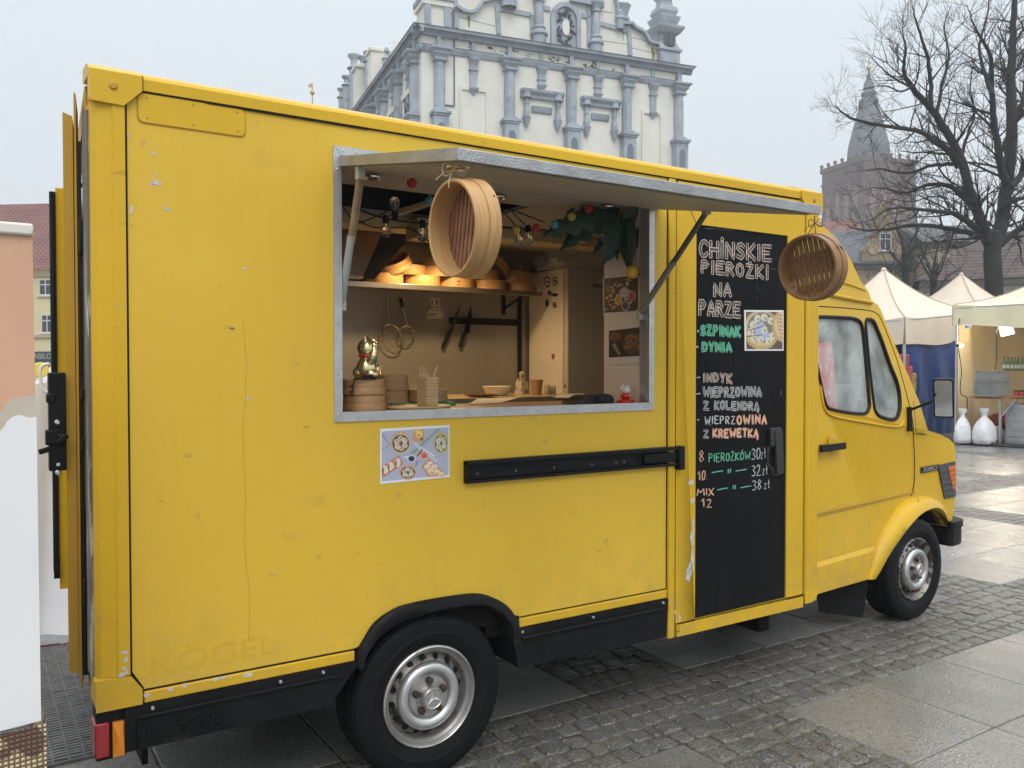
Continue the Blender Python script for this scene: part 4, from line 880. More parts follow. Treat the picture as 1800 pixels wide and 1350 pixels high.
for l in ([(1460, 518), (1490, 524), (1533, 532)], ): b.tube(smooth_path(CPs(l, -0.008), 5), 0.012, 8)
b.tube(smooth_path(CPs([(1483, 497), (1500, 502), (1521, 510)], -0.002), 5), 0.008, 8)
b.build('drip_rail', M_yellow, cb)
b = MB(); b.tube(win3, 0.0105, 8, closed=True); b.build('window_seal', M_seal, cb)
b = MB(); b.tube(qwin3, 0.0125, 8, closed=True); b.build('window_seal', M_seal, cb)
b = MB(); b.plate([sh(p, 0.010) for p in win3], [], (0, 0.003, 0)); b.build('window_pane', M_glass, cb, smooth=False)
b = MB(); b.plate([sh(p, 0.010) for p in qwin3], [], (0, 0.003, 0)); b.build('quarter_pane', M_glass, cb, smooth=False)
b = MB()
ci = [sh(p, 0.05) for p in S3]; b.box(3.97, 4.0, 0.18, YB-0.18, 0.6, 2.3); b.box(4.2, 4.75, 0.3, 0.8, 0.75, 1.55); b.box(4.1, 4.25, 0.3, 0.8, 1.3, 2.0); b.box(5.2, 5.5, 0.4, YB-0.4, 0.9, 1.32)
b.build('cab_seat', mat('grey_seat', (0.16, 0.17, 0.17), 0.8, var=0.3, vs=6), truck, bevel=0.04)
b = MB(); q = CPs(((1425, 606), (1460, 600), (1466, 640), (1473, 735), (1425, 735)), 0.024)
b.prism(q, (0, 0.02, 0), c=(0.62, 0.03, 0.05))
for _ in range(26):
    u, v = R(1434, 1462), R(612, 718); c = CP(u, v, 0.0225); b.prism([c+Vector((R(-.02, .02), 0, R(-.03, .03))) for _ in range(5)], (0, 0.001, 0), c=(0.75, 0.55, 0.55))
tag(b.build('red_cloth', M_colm, smooth=False, origin=(4.2, 0.19, 1.3)), 'red cloth with a white pattern hanging behind the fogged cab window', 'cloth')
# handle, badge, side lamp, bumper, mirror
b = MB(); b.bar(CP(1443, 789, -0.022), CP(1486, 783.5, -0.022), 0.016, 0.040); b.bar(CP(1444, 787.5, -0.008), CP(1453, 786.5, -0.008), 0.03, 0.035); b.build('door_handle', M_black, cb, bevel=0.004)
b = MB(); hc = CP(1464, 781, -0.001); b.lathe([(0.0, 0.0), (0.03, 0.0005), (0.045, 0.003), (0.052, 0.001)], 20, T(hc.x, hc.y, hc.z) @ rotz(0.147) @ RX90); b.build('handle_cup', M_yellow, cb)
b = MB(); bq = CPs([(1619.5, 821.5), (1650, 816), (1650, 826), (1620, 832)], -0.003); b.prism(bq, (0, 0.004, 0)); bd = b.build('model_badge', M_black, cb, bevel=0.001)
b = MB(); mm = Matrix.Translation(CP(1622, 830.3, -0.0045)) @ Matrix.Rotation(math.atan2(bq[1].y-bq[0].y, bq[1].x-bq[0].x), 4, 'Z') @ Matrix(((1,0,0,0),(0,0,-1,0),(0,1,0,0),(0,0,0,1)))
text_mb(b, '308D', (bq[1]-bq[0]).length*0.86, 0.032, mm, extr=0.001); b.build('badge_lettering', M_alu, cb, smooth=False)
b = MB(); lo = [(1650, 818), (1679.5, 811), (1680, 873), (1661, 877)]; b.prism(CPs(lo, -0.008), (0, 0.03, 0))
for t in (0.2, 0.38, 0.56, 0.74, 0.9):
    a, c = CP(1650+11*t, 818+59*t, -0.009), CP(1668+8*t, 814+60*t, -0.009); b.bar(a, c, 0.006, 0.02)
b.build('lamp_surround', mat('grey_grille_plastic', (0.05, 0.053, 0.055), 0.5, var=0.2, vs=20), cb, bevel=0.003)
b = MB()
for t in range(5):
    t0, t1 = t/5+0.02, (t+1)/5-0.02
    f = lambda u0, v0, u1, v1, s: (u0+(u1-u0)*s, v0+(v1-v0)*s)
    b.prism(CPs([f(1667, 820, 1676, 862, t0), f(1679.5, 817, 1679, 860, t0), f(1679.5, 817, 1679, 860, t1), f(1667, 820, 1676, 862, t1)], -0.014), (0, 0.02, 0))
b.build('indicator_lens', M_orange, cb, bevel=0.003)
fx = CP(1680, 850).x
b = MB(); pA = CP(1663, 935); xb0 = CP(1664, 940).x
for z0, z1, o in ((0.375, 0.52, 0.0), (0.50, 0.548, -0.012)):
    pl = [(xb0, ycab(xb0, .6)+0.05), (xb0, ycab(xb0, .6)-0.035+o), (fx-0.05, ycab(fx, .6)-0.05+o), (fx+0.06, ycab(fx, .6)-0.02+o), (fx+0.13, ycab(fx, .6)+0.10), (fx+0.15, YM), (fx+0.13, 2*YM-ycab(fx, .6)-0.1), (fx, 2*YM-ycab(fx, .6)), (fx-0.06, YM)]
    b.prism([Vector((x, y, z0)) for x, y in pl], (0, 0, z1-z0))
b.build('bumper', M_black, truck, bevel=0.035, seg=4, angle=40)
b = MB(); m0 = CP(1598, 716, -0.012); m1 = CP(1599.5, 758, -0.012); b.tube([m0, m1], 0.018, 12); b.tube([m0+Vector((0, 0, -0.02)), W(1640, 705.5, 0.10)], 0.009, 10); b.tube([CP(1598, 716, 0.0), CP(1598, 722, 0.0)], 0.02, 8); arm = b.build('mirror_arm', M_black, truck)
mc = W(1658.5, 700.5, 0.085); dv = (CAM-mc); dv.z = 0; ang = math.atan2(dv.y, dv.x)+PI/2-0.10
Mm = T(*mc) @ rotz(ang) @ Matrix.Rotation(0.27, 4, 'X')
b = MB(); b.prism([Mm @ Vector((x, 0, z)) for x, z in rrect(-0.060, 0.060, -0.131, 0.131, 0.016)], Mm.to_3x3() @ Vector((0, 0.035, 0))); mh = b.build('mirror_head', M_black, truck, bevel=0.004)
b = MB(); b.prism([Mm @ Vector((x, -0.0015, z)) for x, z in rrect(-0.051, 0.051, -0.122, 0.122, 0.012)], Mm.to_3x3() @ Vector((0, 0.001, 0))); b.build('mirror_glass', M_mirror, mh, smooth=False)
# corner trim between box and cab
b = MB(); b.box(3.838, 3.945, -0.012, 0.10, 0.362, 2.512); b.build('front_corner_post', M_yellow, truck, bevel=0.012, seg=3)
b = MB(); b.prism([Vector((x, -0.0135, z)) for x, z in ((3.838, 0.362), (3.90, 0.362), (3.945, 0.40), (3.945, 0.43), (3.838, 0.42))], (0, 0.11, 0)); b.build('corner_bracket', M_yellow, truck, bevel=0.003)
b = MB(); b.box(3.885, 3.889, -0.0130, -0.011, 0.45, 2.5); b.box(3.918, 3.921, -0.0130, -0.011, 0.45, 2.5); b.build('post_groove', M_ghost, truck)

# ================================================================ INTERIOR
YW = 1.92
b = MB(); b.box(0.42, 3.9, YW, YW+0.02, 0.72, 2.6); b.build('back_wall', M_steel, truck, smooth=False)
b = MB(); b.box(0.42, 0.44, 0.05, YW, 0.72, 2.6); b.box(3.87, 3.895, 0.05, YW, 0.72, 2.6); b.build('end_wall', M_int, truck)
b = MB(); b.box(0.42, 3.9, 0.05, YW, 0.70, 0.72); b.build('floor_plate', M_dark, truck)
b = MB()                                          # ceiling with a roof hatch
hx0, hx1, hy0, hy1 = 1.18, 2.30, 0.40, 0.98
for x0, x1, y0, y1 in ((0.42, 3.9, 0.04, hy0), (0.42, hx0, hy0, hy1), (hx1, 3.9, hy0, hy1), (0.42, 3.9, hy1, YW)): b.box(x0, x1, y0, y1, 2.44, 2.46)
b.build('ceiling', M_ceil, truck, smooth=False)
b = MB(); b.box(hx0, hx1, hy0, hy1, 2.59, 2.598); b.box(hx0-0.01, hx0, hy0, hy1, 2.46, 2.59); b.box(hx1, hx1+0.01, hy0, hy1, 2.46, 2.59); b.box(hx0, hx1, hy0-0.01, hy0, 2.46, 2.59); b.box(hx0, hx1, hy1, hy1+0.01, 2.46, 2.59); b.build('roof_hatch', M_blk, truck)
b = MB(); b.box(1.3, 3.85, 1.00, 1.16, 2.38, 2.44); b.box(1.92, 2.42, 0.86, 1.0, 2.32, 2.42); b.bar((1.85, 0.95, 2.45), (2.2, 0.5, 2.57), 0.03, 0.03); b.build('ceiling_beam', M_cream, truck, bevel=0.004)
# partition beside the hatch
b = MB(); b.box(2.725, 2.745, 0.05, 0.36, 0.72, 2.44); b.build('partition', M_int, truck, bevel=0.002)
# counters
b = MB(); b.box(0.5, 2.72, 0.055, 0.50, 1.445, 1.488); b.build('service_counter', mat('counter_wood', (0.36, 0.22, 0.11), 0.45, var=0.3, vs=4, stretch=(1, 14, 14)), truck, bevel=0.003)
b = MB(); b.box(0.45, 3.3, 1.22, YW-0.002, 1.45, 1.482); b.box(0.45, 3.3, 1.26, YW-0.002, 0.72, 1.45); b.build('back_counter', mat('counter_laminate', (0.6, 0.47, 0.27), 0.25, var=0.06, vs=3), truck, bevel=0.003)
# wall shelf, hood
b = MB(); b.box(1.80, 3.205, 1.60, YW-0.002, 2.146, 2.160); b.box(1.80, 3.205, 1.596, 1.602, 2.128, 2.160); wsf = b.build('wall_shelf', M_steel2, truck, bevel=0.002)
b = MB()
for x in (1.87, 3.10):
    b.bar((x, YW-0.01, 2.146), (x, YW-0.01, 2.02), 0.025, 0.01); b.bar((x, 1.65, 2.143), (x, YW-0.012, 2.06), 0.012, 0.012)
b.build_each('shelf_bracket', M_blk, wsf, per=2)
b = MB(); hp = [(0.9, 2.436), (2.13, 2.436), (1.895, 2.165), (0.9, 2.165)]
b.prism([Vector((x, 1.36, z)) for x, z in hp], (0, 0.20, 0)); hood = b.build('extractor_hood', mat('hood_steel', (0.30, 0.21, 0.13), 0.25, 0.8, var=0.25, vs=4, stretch=(6, 1, 1)), truck, bevel=0.003)
b = MB(); b.prism([Vector((x, 1.352, z)) for x, z in ((1.96, 2.43), (2.14, 2.43), (1.90, 2.15), (1.83, 2.15))], (0, 0.007, 0)); b.build('hood_edge', M_blk, hood)
b = MB(); b.prism([WP(u, v, Vector((0, 1.90, 0)), Vector((0, 1, 0))) for u, v in ((660, 412), (780, 412), (830, 432), (800, 455), (640, 495))], (0, 0.012, 0)); b.build('splash_panel', mat('splash_steel', (0.5, 0.42, 0.28), 0.3, 0.85, var=0.15, vs=3), truck, smooth=False)
lp = Vector((2.30, 1.33, 2.385))
b = MB(); b.lathe([(0, 0.0), (0.03, 0.0), (0.034, 0.02), (0.034, 0.06)], 20, T(lp.x, lp.y, lp.z+0.005), m=0); b.build('hood_lamp', M_lampw, truck)
ld = bpy.data.lights.new('hood_lamp_light', 'SPOT'); ld.energy = 36; ld.color = (1.0, 0.66, 0.31); ld.spot_size = math.radians(165); ld.spot_blend = 0.5; ld.shadow_soft_size = 0.045
lo = bpy.data.objects.new('hood_lamp_light', ld); COL.objects.link(lo); lo.location = lp+Vector((0, 0, -0.008)); lo.parent = None
# corner strip between wall and fridge
b = MB(); xs = WP(914, 600, Vector((0, YW-0.01, 0)), Vector((0, 1, 0))).x; b.box(xs-0.012, xs+0.012, YW-0.014, YW, 1.483, 2.15); b.build('corner_strip', M_blk, truck)
# magnetic strip
def BW(u, v, d=0.0): return W(u, v, YW-d)
b = MB(); a, c = BW(788, 566), BW(910, 567.5); b.box(a.x, c.x, YW-0.02, YW-0.001, c.z-0.022, c.z+0.022); tag(b.build('knife_rack', M_blk, bevel=0.003, origin=(2.4, YW, 1.9)), 'black magnetic knife strip screwed to the steel back wall', 'knife rack')
def knife(name, label, tip, guard, butt, bw):
    tip, guard, butt = (BW(*p, 0.026) for p in (tip, guard, butt)); d = (guard-tip).normalized(); n = Vector((-d.z, 0, d.x))
    root = thing(name, label, 'knife', tuple(guard), 'knives on the magnetic strip')
    b = MB(); b.prism([tip, tip.lerp(guard, .35)+n*bw*0.7, guard+n*bw, guard-n*bw*0.15, tip.lerp(guard, .5)-n*bw*0.15], (0, 0.003, 0)); b.build('blade', mat('blade_'+name, (0.12, 0.10, 0.085) if bw < 0.03 else (0.015, 0.015, 0.015), 0.3, 0.7), root, smooth=False)
    b = MB(); b.bar(guard, guard.lerp(butt, .5), 0.018, 0.028, up=n); b.bar(guard.lerp(butt, .45), butt, 0.018, 0.024, up=(n-d*0.15).normalized()); b.build('handle', M_blk, root, bevel=0.005)
knife('bread_knife', 'long slim knife leaning left on the magnetic strip', (810, 532), (791, 581), (778, 611), 0.022)
knife('chef_knife', 'wide black chef knife hanging handle down on the strip', (828, 536), (817, 584), (808, 610), 0.036)
# ================================================================ BAMBOO STEAMERS
def make_steamer(name, r, h, band=True, old=False, slots=True, m=None):
    root = thing(name, None, None, local=True); mm = m or (M_bamd if old else M_bam); t = 0.007
    b = MB()
    pr = [(r-t, 0.0), (r-0.001, 0.0), (r, 0.002), (r, h-0.002), (r-0.001, h), (r-t, h), (r-t-0.0005, h*0.9)]
    b.lathe([(r-t, 0.002)]+pr[1:]+[(r-t, 0.002)], 56)
    if band:
        b.lathe([(r, 0.001), (r+0.004, 0.002), (r+0.0045, h*0.42), (r+0.003, h*0.46), (r, h*0.46)], 56)
        b.lathe([(r-t, h*0.55), (r-t-0.003, h*0.56), (r-t-0.003, h*0.98), (r-t, h)], 56)
    b.build('rim_wall', mm, root, angle=40)
    b = MB(); n = int(2*r/0.0115)
    for i in range(n):                                   # woven base slats with open slots
        x = -r+t+(i+0.5)*(2*(r-t))/n; hl = math.sqrt(max(0, (r-t)**2-x*x)); wd = (2*(r-t))/n
        if hl < 0.012: continue
        g = wd*(0.76 if old else 0.7) if slots else wd*0.97
        b.box(x-g/2, x+g/2, -hl, hl, h*0.16+(0.002 if i % 2 else 0), h*0.16+0.004+(0.002 if i % 2 else 0))
    for yy in ((-0.58, -0.26, 0.0, 0.26, 0.58) if not slots else (-0.62, -0.05, 0.30)):
        yy *= r; hl = math.sqrt((r-t)**2-yy*yy); wdt = 0.012 if not slots else 0.022
        b.box(-hl, hl, yy-wdt, yy+wdt, h*0.16-0.004, h*0.16-0.0005)
    b.build('slat_base', M_bams if not old else mm, root, smooth=False)
    b = MB()
    for s in (-1, 1):
        for q in range(2):
            a = 0.35+s*0.035; mt = Matrix.Rotation(a, 4, 'Z') @ T(r+0.0055, 0, h*(0.25+0.35*q)); b.tube([mt @ Vector((0, -0.006, -0.004)), mt @ Vector((0.001, 0, 0)), mt @ Vector((0, 0.006, 0.004))], 0.0014, 5)
    b.build('binding', M_rust, root)
    return root
protos = {}
def steamer(kind, loc, label, group, rot=(0, 0, 0), r=0.12, h=0.062, old=False, slots=False, band=True, name='bamboo_steamer', m=None):
    key = (kind, r, h, old, slots, band)
    if key not in protos: o = protos[key] = make_steamer(name, r, h, band, old, slots, m)
    else: o = copy_tree(protos[key])
    o.location = loc; o.rotation_euler = rot; o['_org'] = tuple(loc); tag(o, label, 'steamer basket', group); return o
GS = 'bamboo steamers on the wall shelf'
zs = 2.1605
def SH(u, v, y, z=None):
    """centre of a basket seen at u on depth y"""
    p = W(u, v, y); return (p.x, y, z if z is not None else p.z)
ys = 1.735
steamer('s', SH(674, 490, ys, zs), 'plain steamer at the left end of the shelf bottom row, below the tilted one', GS, rot=(0, 0, 2.2), band=False)
steamer('s', SH(740, 490, ys, zs), 'plain pale steamer on the shelf, second from left in the bottom row', GS, rot=(0, 0, 3.0), band=False)
steamer('s', SH(801, 490, ys, zs), 'steamer on the shelf behind the big hanging basket, middle of bottom row', GS, rot=(0, 0, 4.0), band=False)
steamer('b', SH(857, 495, ys, zs), 'steamer in the shelf bottom row, second from the fridge end', GS, rot=(0, 0, 1.0))
steamer('b', SH(913, 500, ys, zs), 'bottom steamer of the short stack at the fridge end of the shelf', GS, rot=(0, 0, 5.0), old=False, r=0.112, h=0.056)
z2 = zs+0.063
steamer('s', SH(716, 470, ys+0.02, z2), 'plain steamer lying in the second layer beside the tilted open basket', GS, rot=(0, 0, 0.4), band=False)
steamer('b', SH(768, 470, ys+0.02, z2), 'banded steamer in the second layer left of the big hanging basket', GS, rot=(0, 0, 2.7))
steamer('b', SH(845, 480, ys+0.02, z2), 'banded steamer in the second layer right of the big hanging basket', GS, rot=(0, 0, 0.9))
steamer('b', SH(907, 482, ys+0.01, zs+0.057), 'upper steamer of the short stack at the fridge end, under the crumpled lid', GS, rot=(0, 0, 3.9), r=0.112, h=0.056)
steamer('o', SH(690, 468, ys-0.02, z2+0.036), 'open dark steamer tilted steeply on top at the left of the shelf', GS, rot=(0.18, -0.50, 0.2), old=False)
steamer('b', SH(772, 452, ys+0.05, z2+0.063), 'small steamer topping the third layer near the splash panel', GS, rot=(0, 0, 2.0), r=0.112, h=0.056)
steamer('o', SH(868, 462, ys-0.0, z2+0.085), 'dark steamer leaning on its edge right of the hanging basket', GS, rot=(0.3, 0.75, 0.3), r=0.1, h=0.05, old=True)
# crumpled lid with rolled cloth
p = Vector(SH(906, 470, ys, zs+0.057+0.057)); b = MB()
b.lathe([(0.113, 0.0), (0.116, 0.006), (0.112, 0.014), (0.085, 0.028), (0.05, 0.036), (0.0, 0.038)], 30, T(*p))
ld2 = thing('steamer_lid', 'domed bamboo lid with rolled paper on the short shelf stack', 'lid', tuple(p)); b.build('lid_dome', M_bamd, ld2, angle=50)
b = MB(); q = [p+Vector((0.03*math.cos(a)-0.0, -0.10+0.0*a, 0.028+0.016*math.sin(a))) for a in [i*0.5 for i in range(12)]]
b.tube([p+Vector((-0.01, -0.125, 0.032)), p+Vector((0.02, -0.03, 0.045))], 0.017, 14, cap=False); b.build('paper_roll', mat('brown_paper', (0.42, 0.24, 0.1), 0.8, var=0.2, vs=20), ld2)
# ---- the two hanging steamers
def hang(ctr, facing_yaw, pitch, r, h, label, seed, old):
    """local z of the basket points out of its open side"""
    o = make_steamer('hanging_steamer', r, h, True, old, True, mat('dark_bamboo', (0.27, 0.15, 0.068), 0.45, var=0.3, vs=9, stretch=(1, 1, 10), col2=(0.09, 0.04, 0.018), c2s=9, c2t=(0.5, 0.75), bump=0.0005, bs=40) if old else None)
    d = Vector((math.sin(facing_yaw)*math.cos(pitch), math.cos(facing_yaw)*math.cos(pitch), math.sin(pitch)))
    qt = d.to_track_quat('Z', 'Y'); m4 = qt.to_matrix().to_4x4() @ Matrix.Rotation(seed, 4, 'Z'); m4.translation = Vector(ctr)-d*h*0.5
    o.matrix_world = m4; tag(o, label, 'steamer basket', 'bamboo steamers hung from the awning')
    return o, d, m4
view = ray(811, 402).normalized(); vy = math.atan2(view.x, view.y)
c1 = CAM+ray(815, 402)*2.47
h1, d1, m1 = hang(c1, vy+PI+math.radians(60), -0.05, 0.141, 0.085, 'big pale bamboo steamer tied with twine to the near awning corner', 1.3+PI/2, False)
view = ray(1428, 470).normalized(); vy2 = math.atan2(view.x, view.y)
c2 = CAM+ray(1427, 470)*3.30
h2, d2, m2 = hang(c2, vy2+PI+math.radians(32), -0.10, 0.128, 0.075, 'dark brown bamboo steamer hanging beside the cab from the awning', 0.15, True)
def twine(top, ctr, r, name, label, bow, mtw, wd=0.0016):
    b = MB(); top = Vector(top); up = Vector((0, 0, 1))
    l = ctr+up*r*0.86+Vector((-0.06, -0.02, 0)); rr = ctr+up*r*0.95+Vector((0.05, 0.02, 0))
    b.tube([top, top.lerp(l, .5)+Vector((-0.004, 0, -0.002)), l, l+Vector((0.0, 0, -0.012))], wd, 6)
    b.tube([top, top.lerp(rr, .5), rr], wd, 6); b.tube([top+Vector((0, 0, 0.03)), top], wd*1.3, 6)
    k = top+up*0.001; cr = CR.copy()
    for s in (-1, 1):
        loop = [k+cr*s*bow*math.sin(t)*1.0+up*(bow*0.55*math.sin(2*t))+Vector((0, -0.004, 0)) for t in [PI*i/12 for i in range(13)]]
        b.tube(loop, wd*0.9, 6); b.tube([k, k+cr*s*bow*0.9+up*-0.012, k+cr*s*bow*1.5+up*(-0.006 if s > 0 else -0.03)], wd*0.8, 6)
    tag(b.build(name, mtw, origin=tuple(top)), label, 'twine', 'twine holding the hanging steamers')
twine(WP(797, 299, Vector(c1), CF), Vector(c1), 0.141, 'twine_bow', 'pale twine tied in a bow above the big hanging steamer', 0.035, M_twine)
twine(WP(1432, 393, Vector(c2), CF), Vector(c2), 0.128, 'twine_bow', 'dark thin twine looped above the brown hanging steamer', 0.028, mat('dark_twine', (0.06, 0.04, 0.025), 0.8))

# ================================================================ COUNTER GOODS
zc = 1.4885
GC = 'steamers on the serving counter'
p = W(642, 700, 0.16)
steamer('c', (p.x, 0.17, zc), 'old steamer at the bottom of the stack under the golden cat', GC, r=0.083, h=0.062, old=True, rot=(0, 0, 2))
steamer('c', (p.x-0.002, 0.17, zc+0.063), 'old steamer directly beneath the golden cat in the hatch corner', GC, r=0.083, h=0.062, old=True, rot=(0, 0, 3.4))
p = W(690, 690, 0.43); steamer('d', (p.x-0.02, 0.41, zc), 'brown steamer behind the golden cat stack on the counter', GC, r=0.078, h=0.070, old=True, rot=(0, 0, 0.5))
p = W(690, 690, 0.43); steamer('d', (p.x-0.02, 0.41, zc+0.071), 'open brown steamer on top of the pair behind the golden cat', GC, r=0.078, h=0.070, old=True, rot=(0, 0, 2.5)).location.z = zc+0.0705
p = W(745, 690, 0.42); steamer('e', (p.x, 0.385, zc+0.019), 'flat dark steamer on the green board behind the cutlery box', GC, r=0.088, h=0.055, old=True, rot=(0, 0, 1.5))
b = MB(); a, c = W(680, 695, 0.36), W(790, 695, 0.36); b.box(a.x, c.x, 0.295, 0.475, zc+0.001, zc+0.018); tag(b.build('cutting_board', mat('green_board', (0.02, 0.22, 0.06), 0.45, var=0.15, vs=12), bevel=0.004, origin=(1.6, 0.385, zc)), 'green plastic cutting board under the flat steamer', 'cutting board')
b = MB(); p = W(737, 712, 0.17); b.lathe([(0, 0), (0.135, 0), (0.142, 0.006), (0.142, 0.012), (0.135, 0.014), (0.0, 0.012)], 48, T(p.x, 0.185, zc) @ Matrix.Diagonal((1.05, 0.75, 1, 1))); tag(b.build('wooden_tray', M_wood, origin=(p.x, 0.185, zc)), 'round light wooden tray under the cutlery box', 'tray')
# cutlery box
p = W(754.5, 706, 0.13); bx = thing('cutlery_box', 'tall slatted wooden box holding disposable cutlery', 'box', (p.x, 0.145, zc+0.0135)); q = 0.031; hb = 0.118
mx_ = T(p.x, 0.145, zc+0.0135) @ rotz(0.22)
b = MB(); b.box(-q, q, -q, -q+0.004, 0, hb, mat=mx_); b.box(-q, q, q-0.004, q, 0, hb, mat=mx_); b.box(-q, -q+0.004, -q+0.004, q-0.004, 0, hb, mat=mx_); b.box(q-0.004, q, -q+0.004, q-0.004, 0, hb, mat=mx_); b.box(-q, q, -q, q, 0, 0.004, mat=mx_)
b.build('box_body', M_wood, bx)
b = MB()
for i in range(1, 9):
    b.box(-q-0.0006, q+0.0006, -q-0.0006, -q, hb*i/9-0.0005, hb*i/9+0.0005, mat=mx_); b.box(-q-0.0006, -q, -q, q, hb*i/9-0.0005, hb*i/9+0.0005, mat=mx_)
b.build('slat_groove', mat('groove_brown', (0.2, 0.11, 0.05), 0.8), bx, smooth=False)
def cutlery(name, label, dx, dy, lean, kind):
    o = Vector((p.x+dx, 0.145+dy, zc+0.03)); n = Vector((lean, 0, 1)).normalized(); s = CR.copy(); s.z = 0; s.normalize()
    b = MB(); th = Vector((0, 0.0015, 0))
    b.prism([o-s*0.005, o+s*0.005, o+n*0.09+s*0.005, o+n*0.105+s*0.011, o+n*0.118+s*0.012, o+n*0.118-s*0.012, o+n*0.105-s*0.011, o+n*0.09-s*0.005] if kind == 'fork' else [o-s*0.005, o+s*0.005, o+n*0.09+s*0.007, o+n*0.14+s*0.006, o+n*0.155+s*0.011, o+n*0.135-s*0.008, o+n*0.09-s*0.006], th)
    if kind == 'fork':
        for i in (-1, -0.33, 0.33, 1): b.bar(o+n*0.117+s*(0.0102*i), o+n*0.147+s*(0.0112*i), 0.0015, 0.0036)
    tag(b.build(name, M_wood, smooth=False, origin=tuple(o)), label, kind, 'wooden cutlery in the box')
cutlery('wooden_fork', 'wooden fork with upright prongs in the cutlery box', -0.004, 0.0, -0.02, 'fork')
cutlery('wooden_fork', 'second wooden fork just behind the first in the box', -0.012, 0.012, -0.05, 'fork')
cutlery('wooden_knife', 'wooden knife with a curved tip leaning right in the cutlery box', 0.010, 0.004, 0.22, 'knife')
# golden lucky cat
cx = W(645, 640, 0.15).x; cz = zc+0.1265
cat = thing('lucky_cat', 'shiny golden lucky cat figure on the stacked steamers', 'figurine', (cx, 0.155, cz), rot=None)
fwd = Vector((0.86, -0.5, 0)).normalized(); sdv = Vector((0, 0, 1)).cross(fwd)     # faces right towards the counter
def cp_(f, s, z): return Vector((cx, 0.155, cz))+fwd*f+sdv*s+Vector((0, 0, z))
Mb = Matrix((fwd, sdv, Vector((0, 0, 1)))).transposed()
b = MB(); b.sphere(cp_(0, 0, 0.044), 0.044, 20, sc=(0.92, 0.95, 1.0), mat=Mb); b.sphere(cp_(0.004, 0, 0.075), 0.034, 18, sc=(0.9, 1.0, 1.0), mat=Mb); b.sphere(cp_(0.022, -0.022, 0.02), 0.022, 14, sc=(1.3, 0.9, .9), mat=Mb); b.sphere(cp_(0.022, 0.022, 0.02), 0.022, 14, sc=(1.3, 0.9, .9), mat=Mb)
b.sphere(cp_(-0.03, 0.0, 0.025), 0.026, 14, mat=Mb); body = b.build('cat_body', M_gold, cat)
b = MB(); b.sphere(cp_(0.006, 0, 0.122), 0.045, 24, sc=(0.95, 1.08, 0.92), mat=Mb); b.sphere(cp_(0.038, 0, 0.110), 0.014, 12, sc=(0.8, 1.2, 0.8), mat=Mb)
for s in (-1, 1): b.lathe([(0.014, -0.008), (0.011, 0.010), (0.002, 0.026)], 10, Matrix.Translation(cp_(0.0, s*0.026, 0.148)) @ Mb.to_4x4() @ Matrix.Rotation(-s*0.3, 4, 'X') @ Matrix.Diagonal((0.55, 1, 1, 1)))
b.build('cat_head', M_gold, cat)
b = MB(); b.tube(smooth_path([cp_(0.012, -0.034, 0.075), cp_(0.03, -0.046, 0.088), cp_(0.036, -0.042, 0.110), cp_(0.036, -0.036, 0.130)], 5), [0.012]*8+[0.011]*7+[0.013], 12); b.sphere(cp_(0.036, -0.036, 0.134), 0.0145, 12); b.build('raised_paw', M_gold, cat)
b = MB(); b.tube([cp_(0.004+0.033*math.cos(a), 0.035*math.sin(a), 0.092) for a in [2*PI*i/20 for i in range(20)]], 0.0045, 8, closed=True); b.build('red_collar', mat('red_enamel', (0.55, 0.02, 0.02), 0.3, coat=0.5), cat)
b = MB(); b.sphere(cp_(0.036, -0.004, 0.078), 0.018, 14, sc=(0.45, 1.1, 1.0), mat=Mb); b.build('green_bib', mat('green_enamel', (0.01, 0.22, 0.12), 0.25, coat=0.5), cat)
b = MB()
for s in (-1, 1): b.lathe([(0.0085, 0), (0.006, 0.010), (0.0, 0.016)], 8, Matrix.Translation(cp_(0.006, s*0.026, 0.147)) @ Mb.to_4x4() @ Matrix.Rotation(-s*0.3, 4, 'X') @ Matrix.Diagonal((0.5, 1, 1, 1)))
b.build('ear_inside', mat('red_ear', (0.5, 0.03, 0.03), 0.4), cat)
b = MB()
for s in (-1, 1): b.sphere(cp_(0.038, s*0.016, 0.124), 0.0045, 8, sc=(0.5, 1.3, 0.8), mat=Mb)
b.build('cat_eye', M_blk, cat)
b = MB(); b.sphere(cp_(0.044, 0.014, 0.035), 0.02, 14, sc=(0.4, 0.8, 1.2), mat=Mb)
for i in range(5):
    for j in range(3): b.sphere(cp_(0.052, 0.014-0.01+0.01*j, 0.018+0.008*i), 0.003, 6)
b.build('coin', M_gold, cat)
b = MB(); cpath = smooth_path([(cx-0.075, 0.10, zc+0.125+0.003), (cx-0.05, 0.085, zc+0.128), (cx-0.02, 0.083, zc+0.130), (cx+0.01, 0.084, zc+0.129)], 5); b.tube(cpath, 0.004, 8); b.tube([cpath[0], (cx-0.085, 0.09, zc+0.10), (cx-0.095, 0.075, zc+0.06)], 0.003, 8); b.box(cx-0.04, cx-0.0, 0.078, 0.092, zc+0.1265, zc+0.142); tag(b.build('black_cable', M_blk, origin=(cx, 0.09, zc+0.13)), 'black cable and plug at the golden cat\'s feet', 'cable')
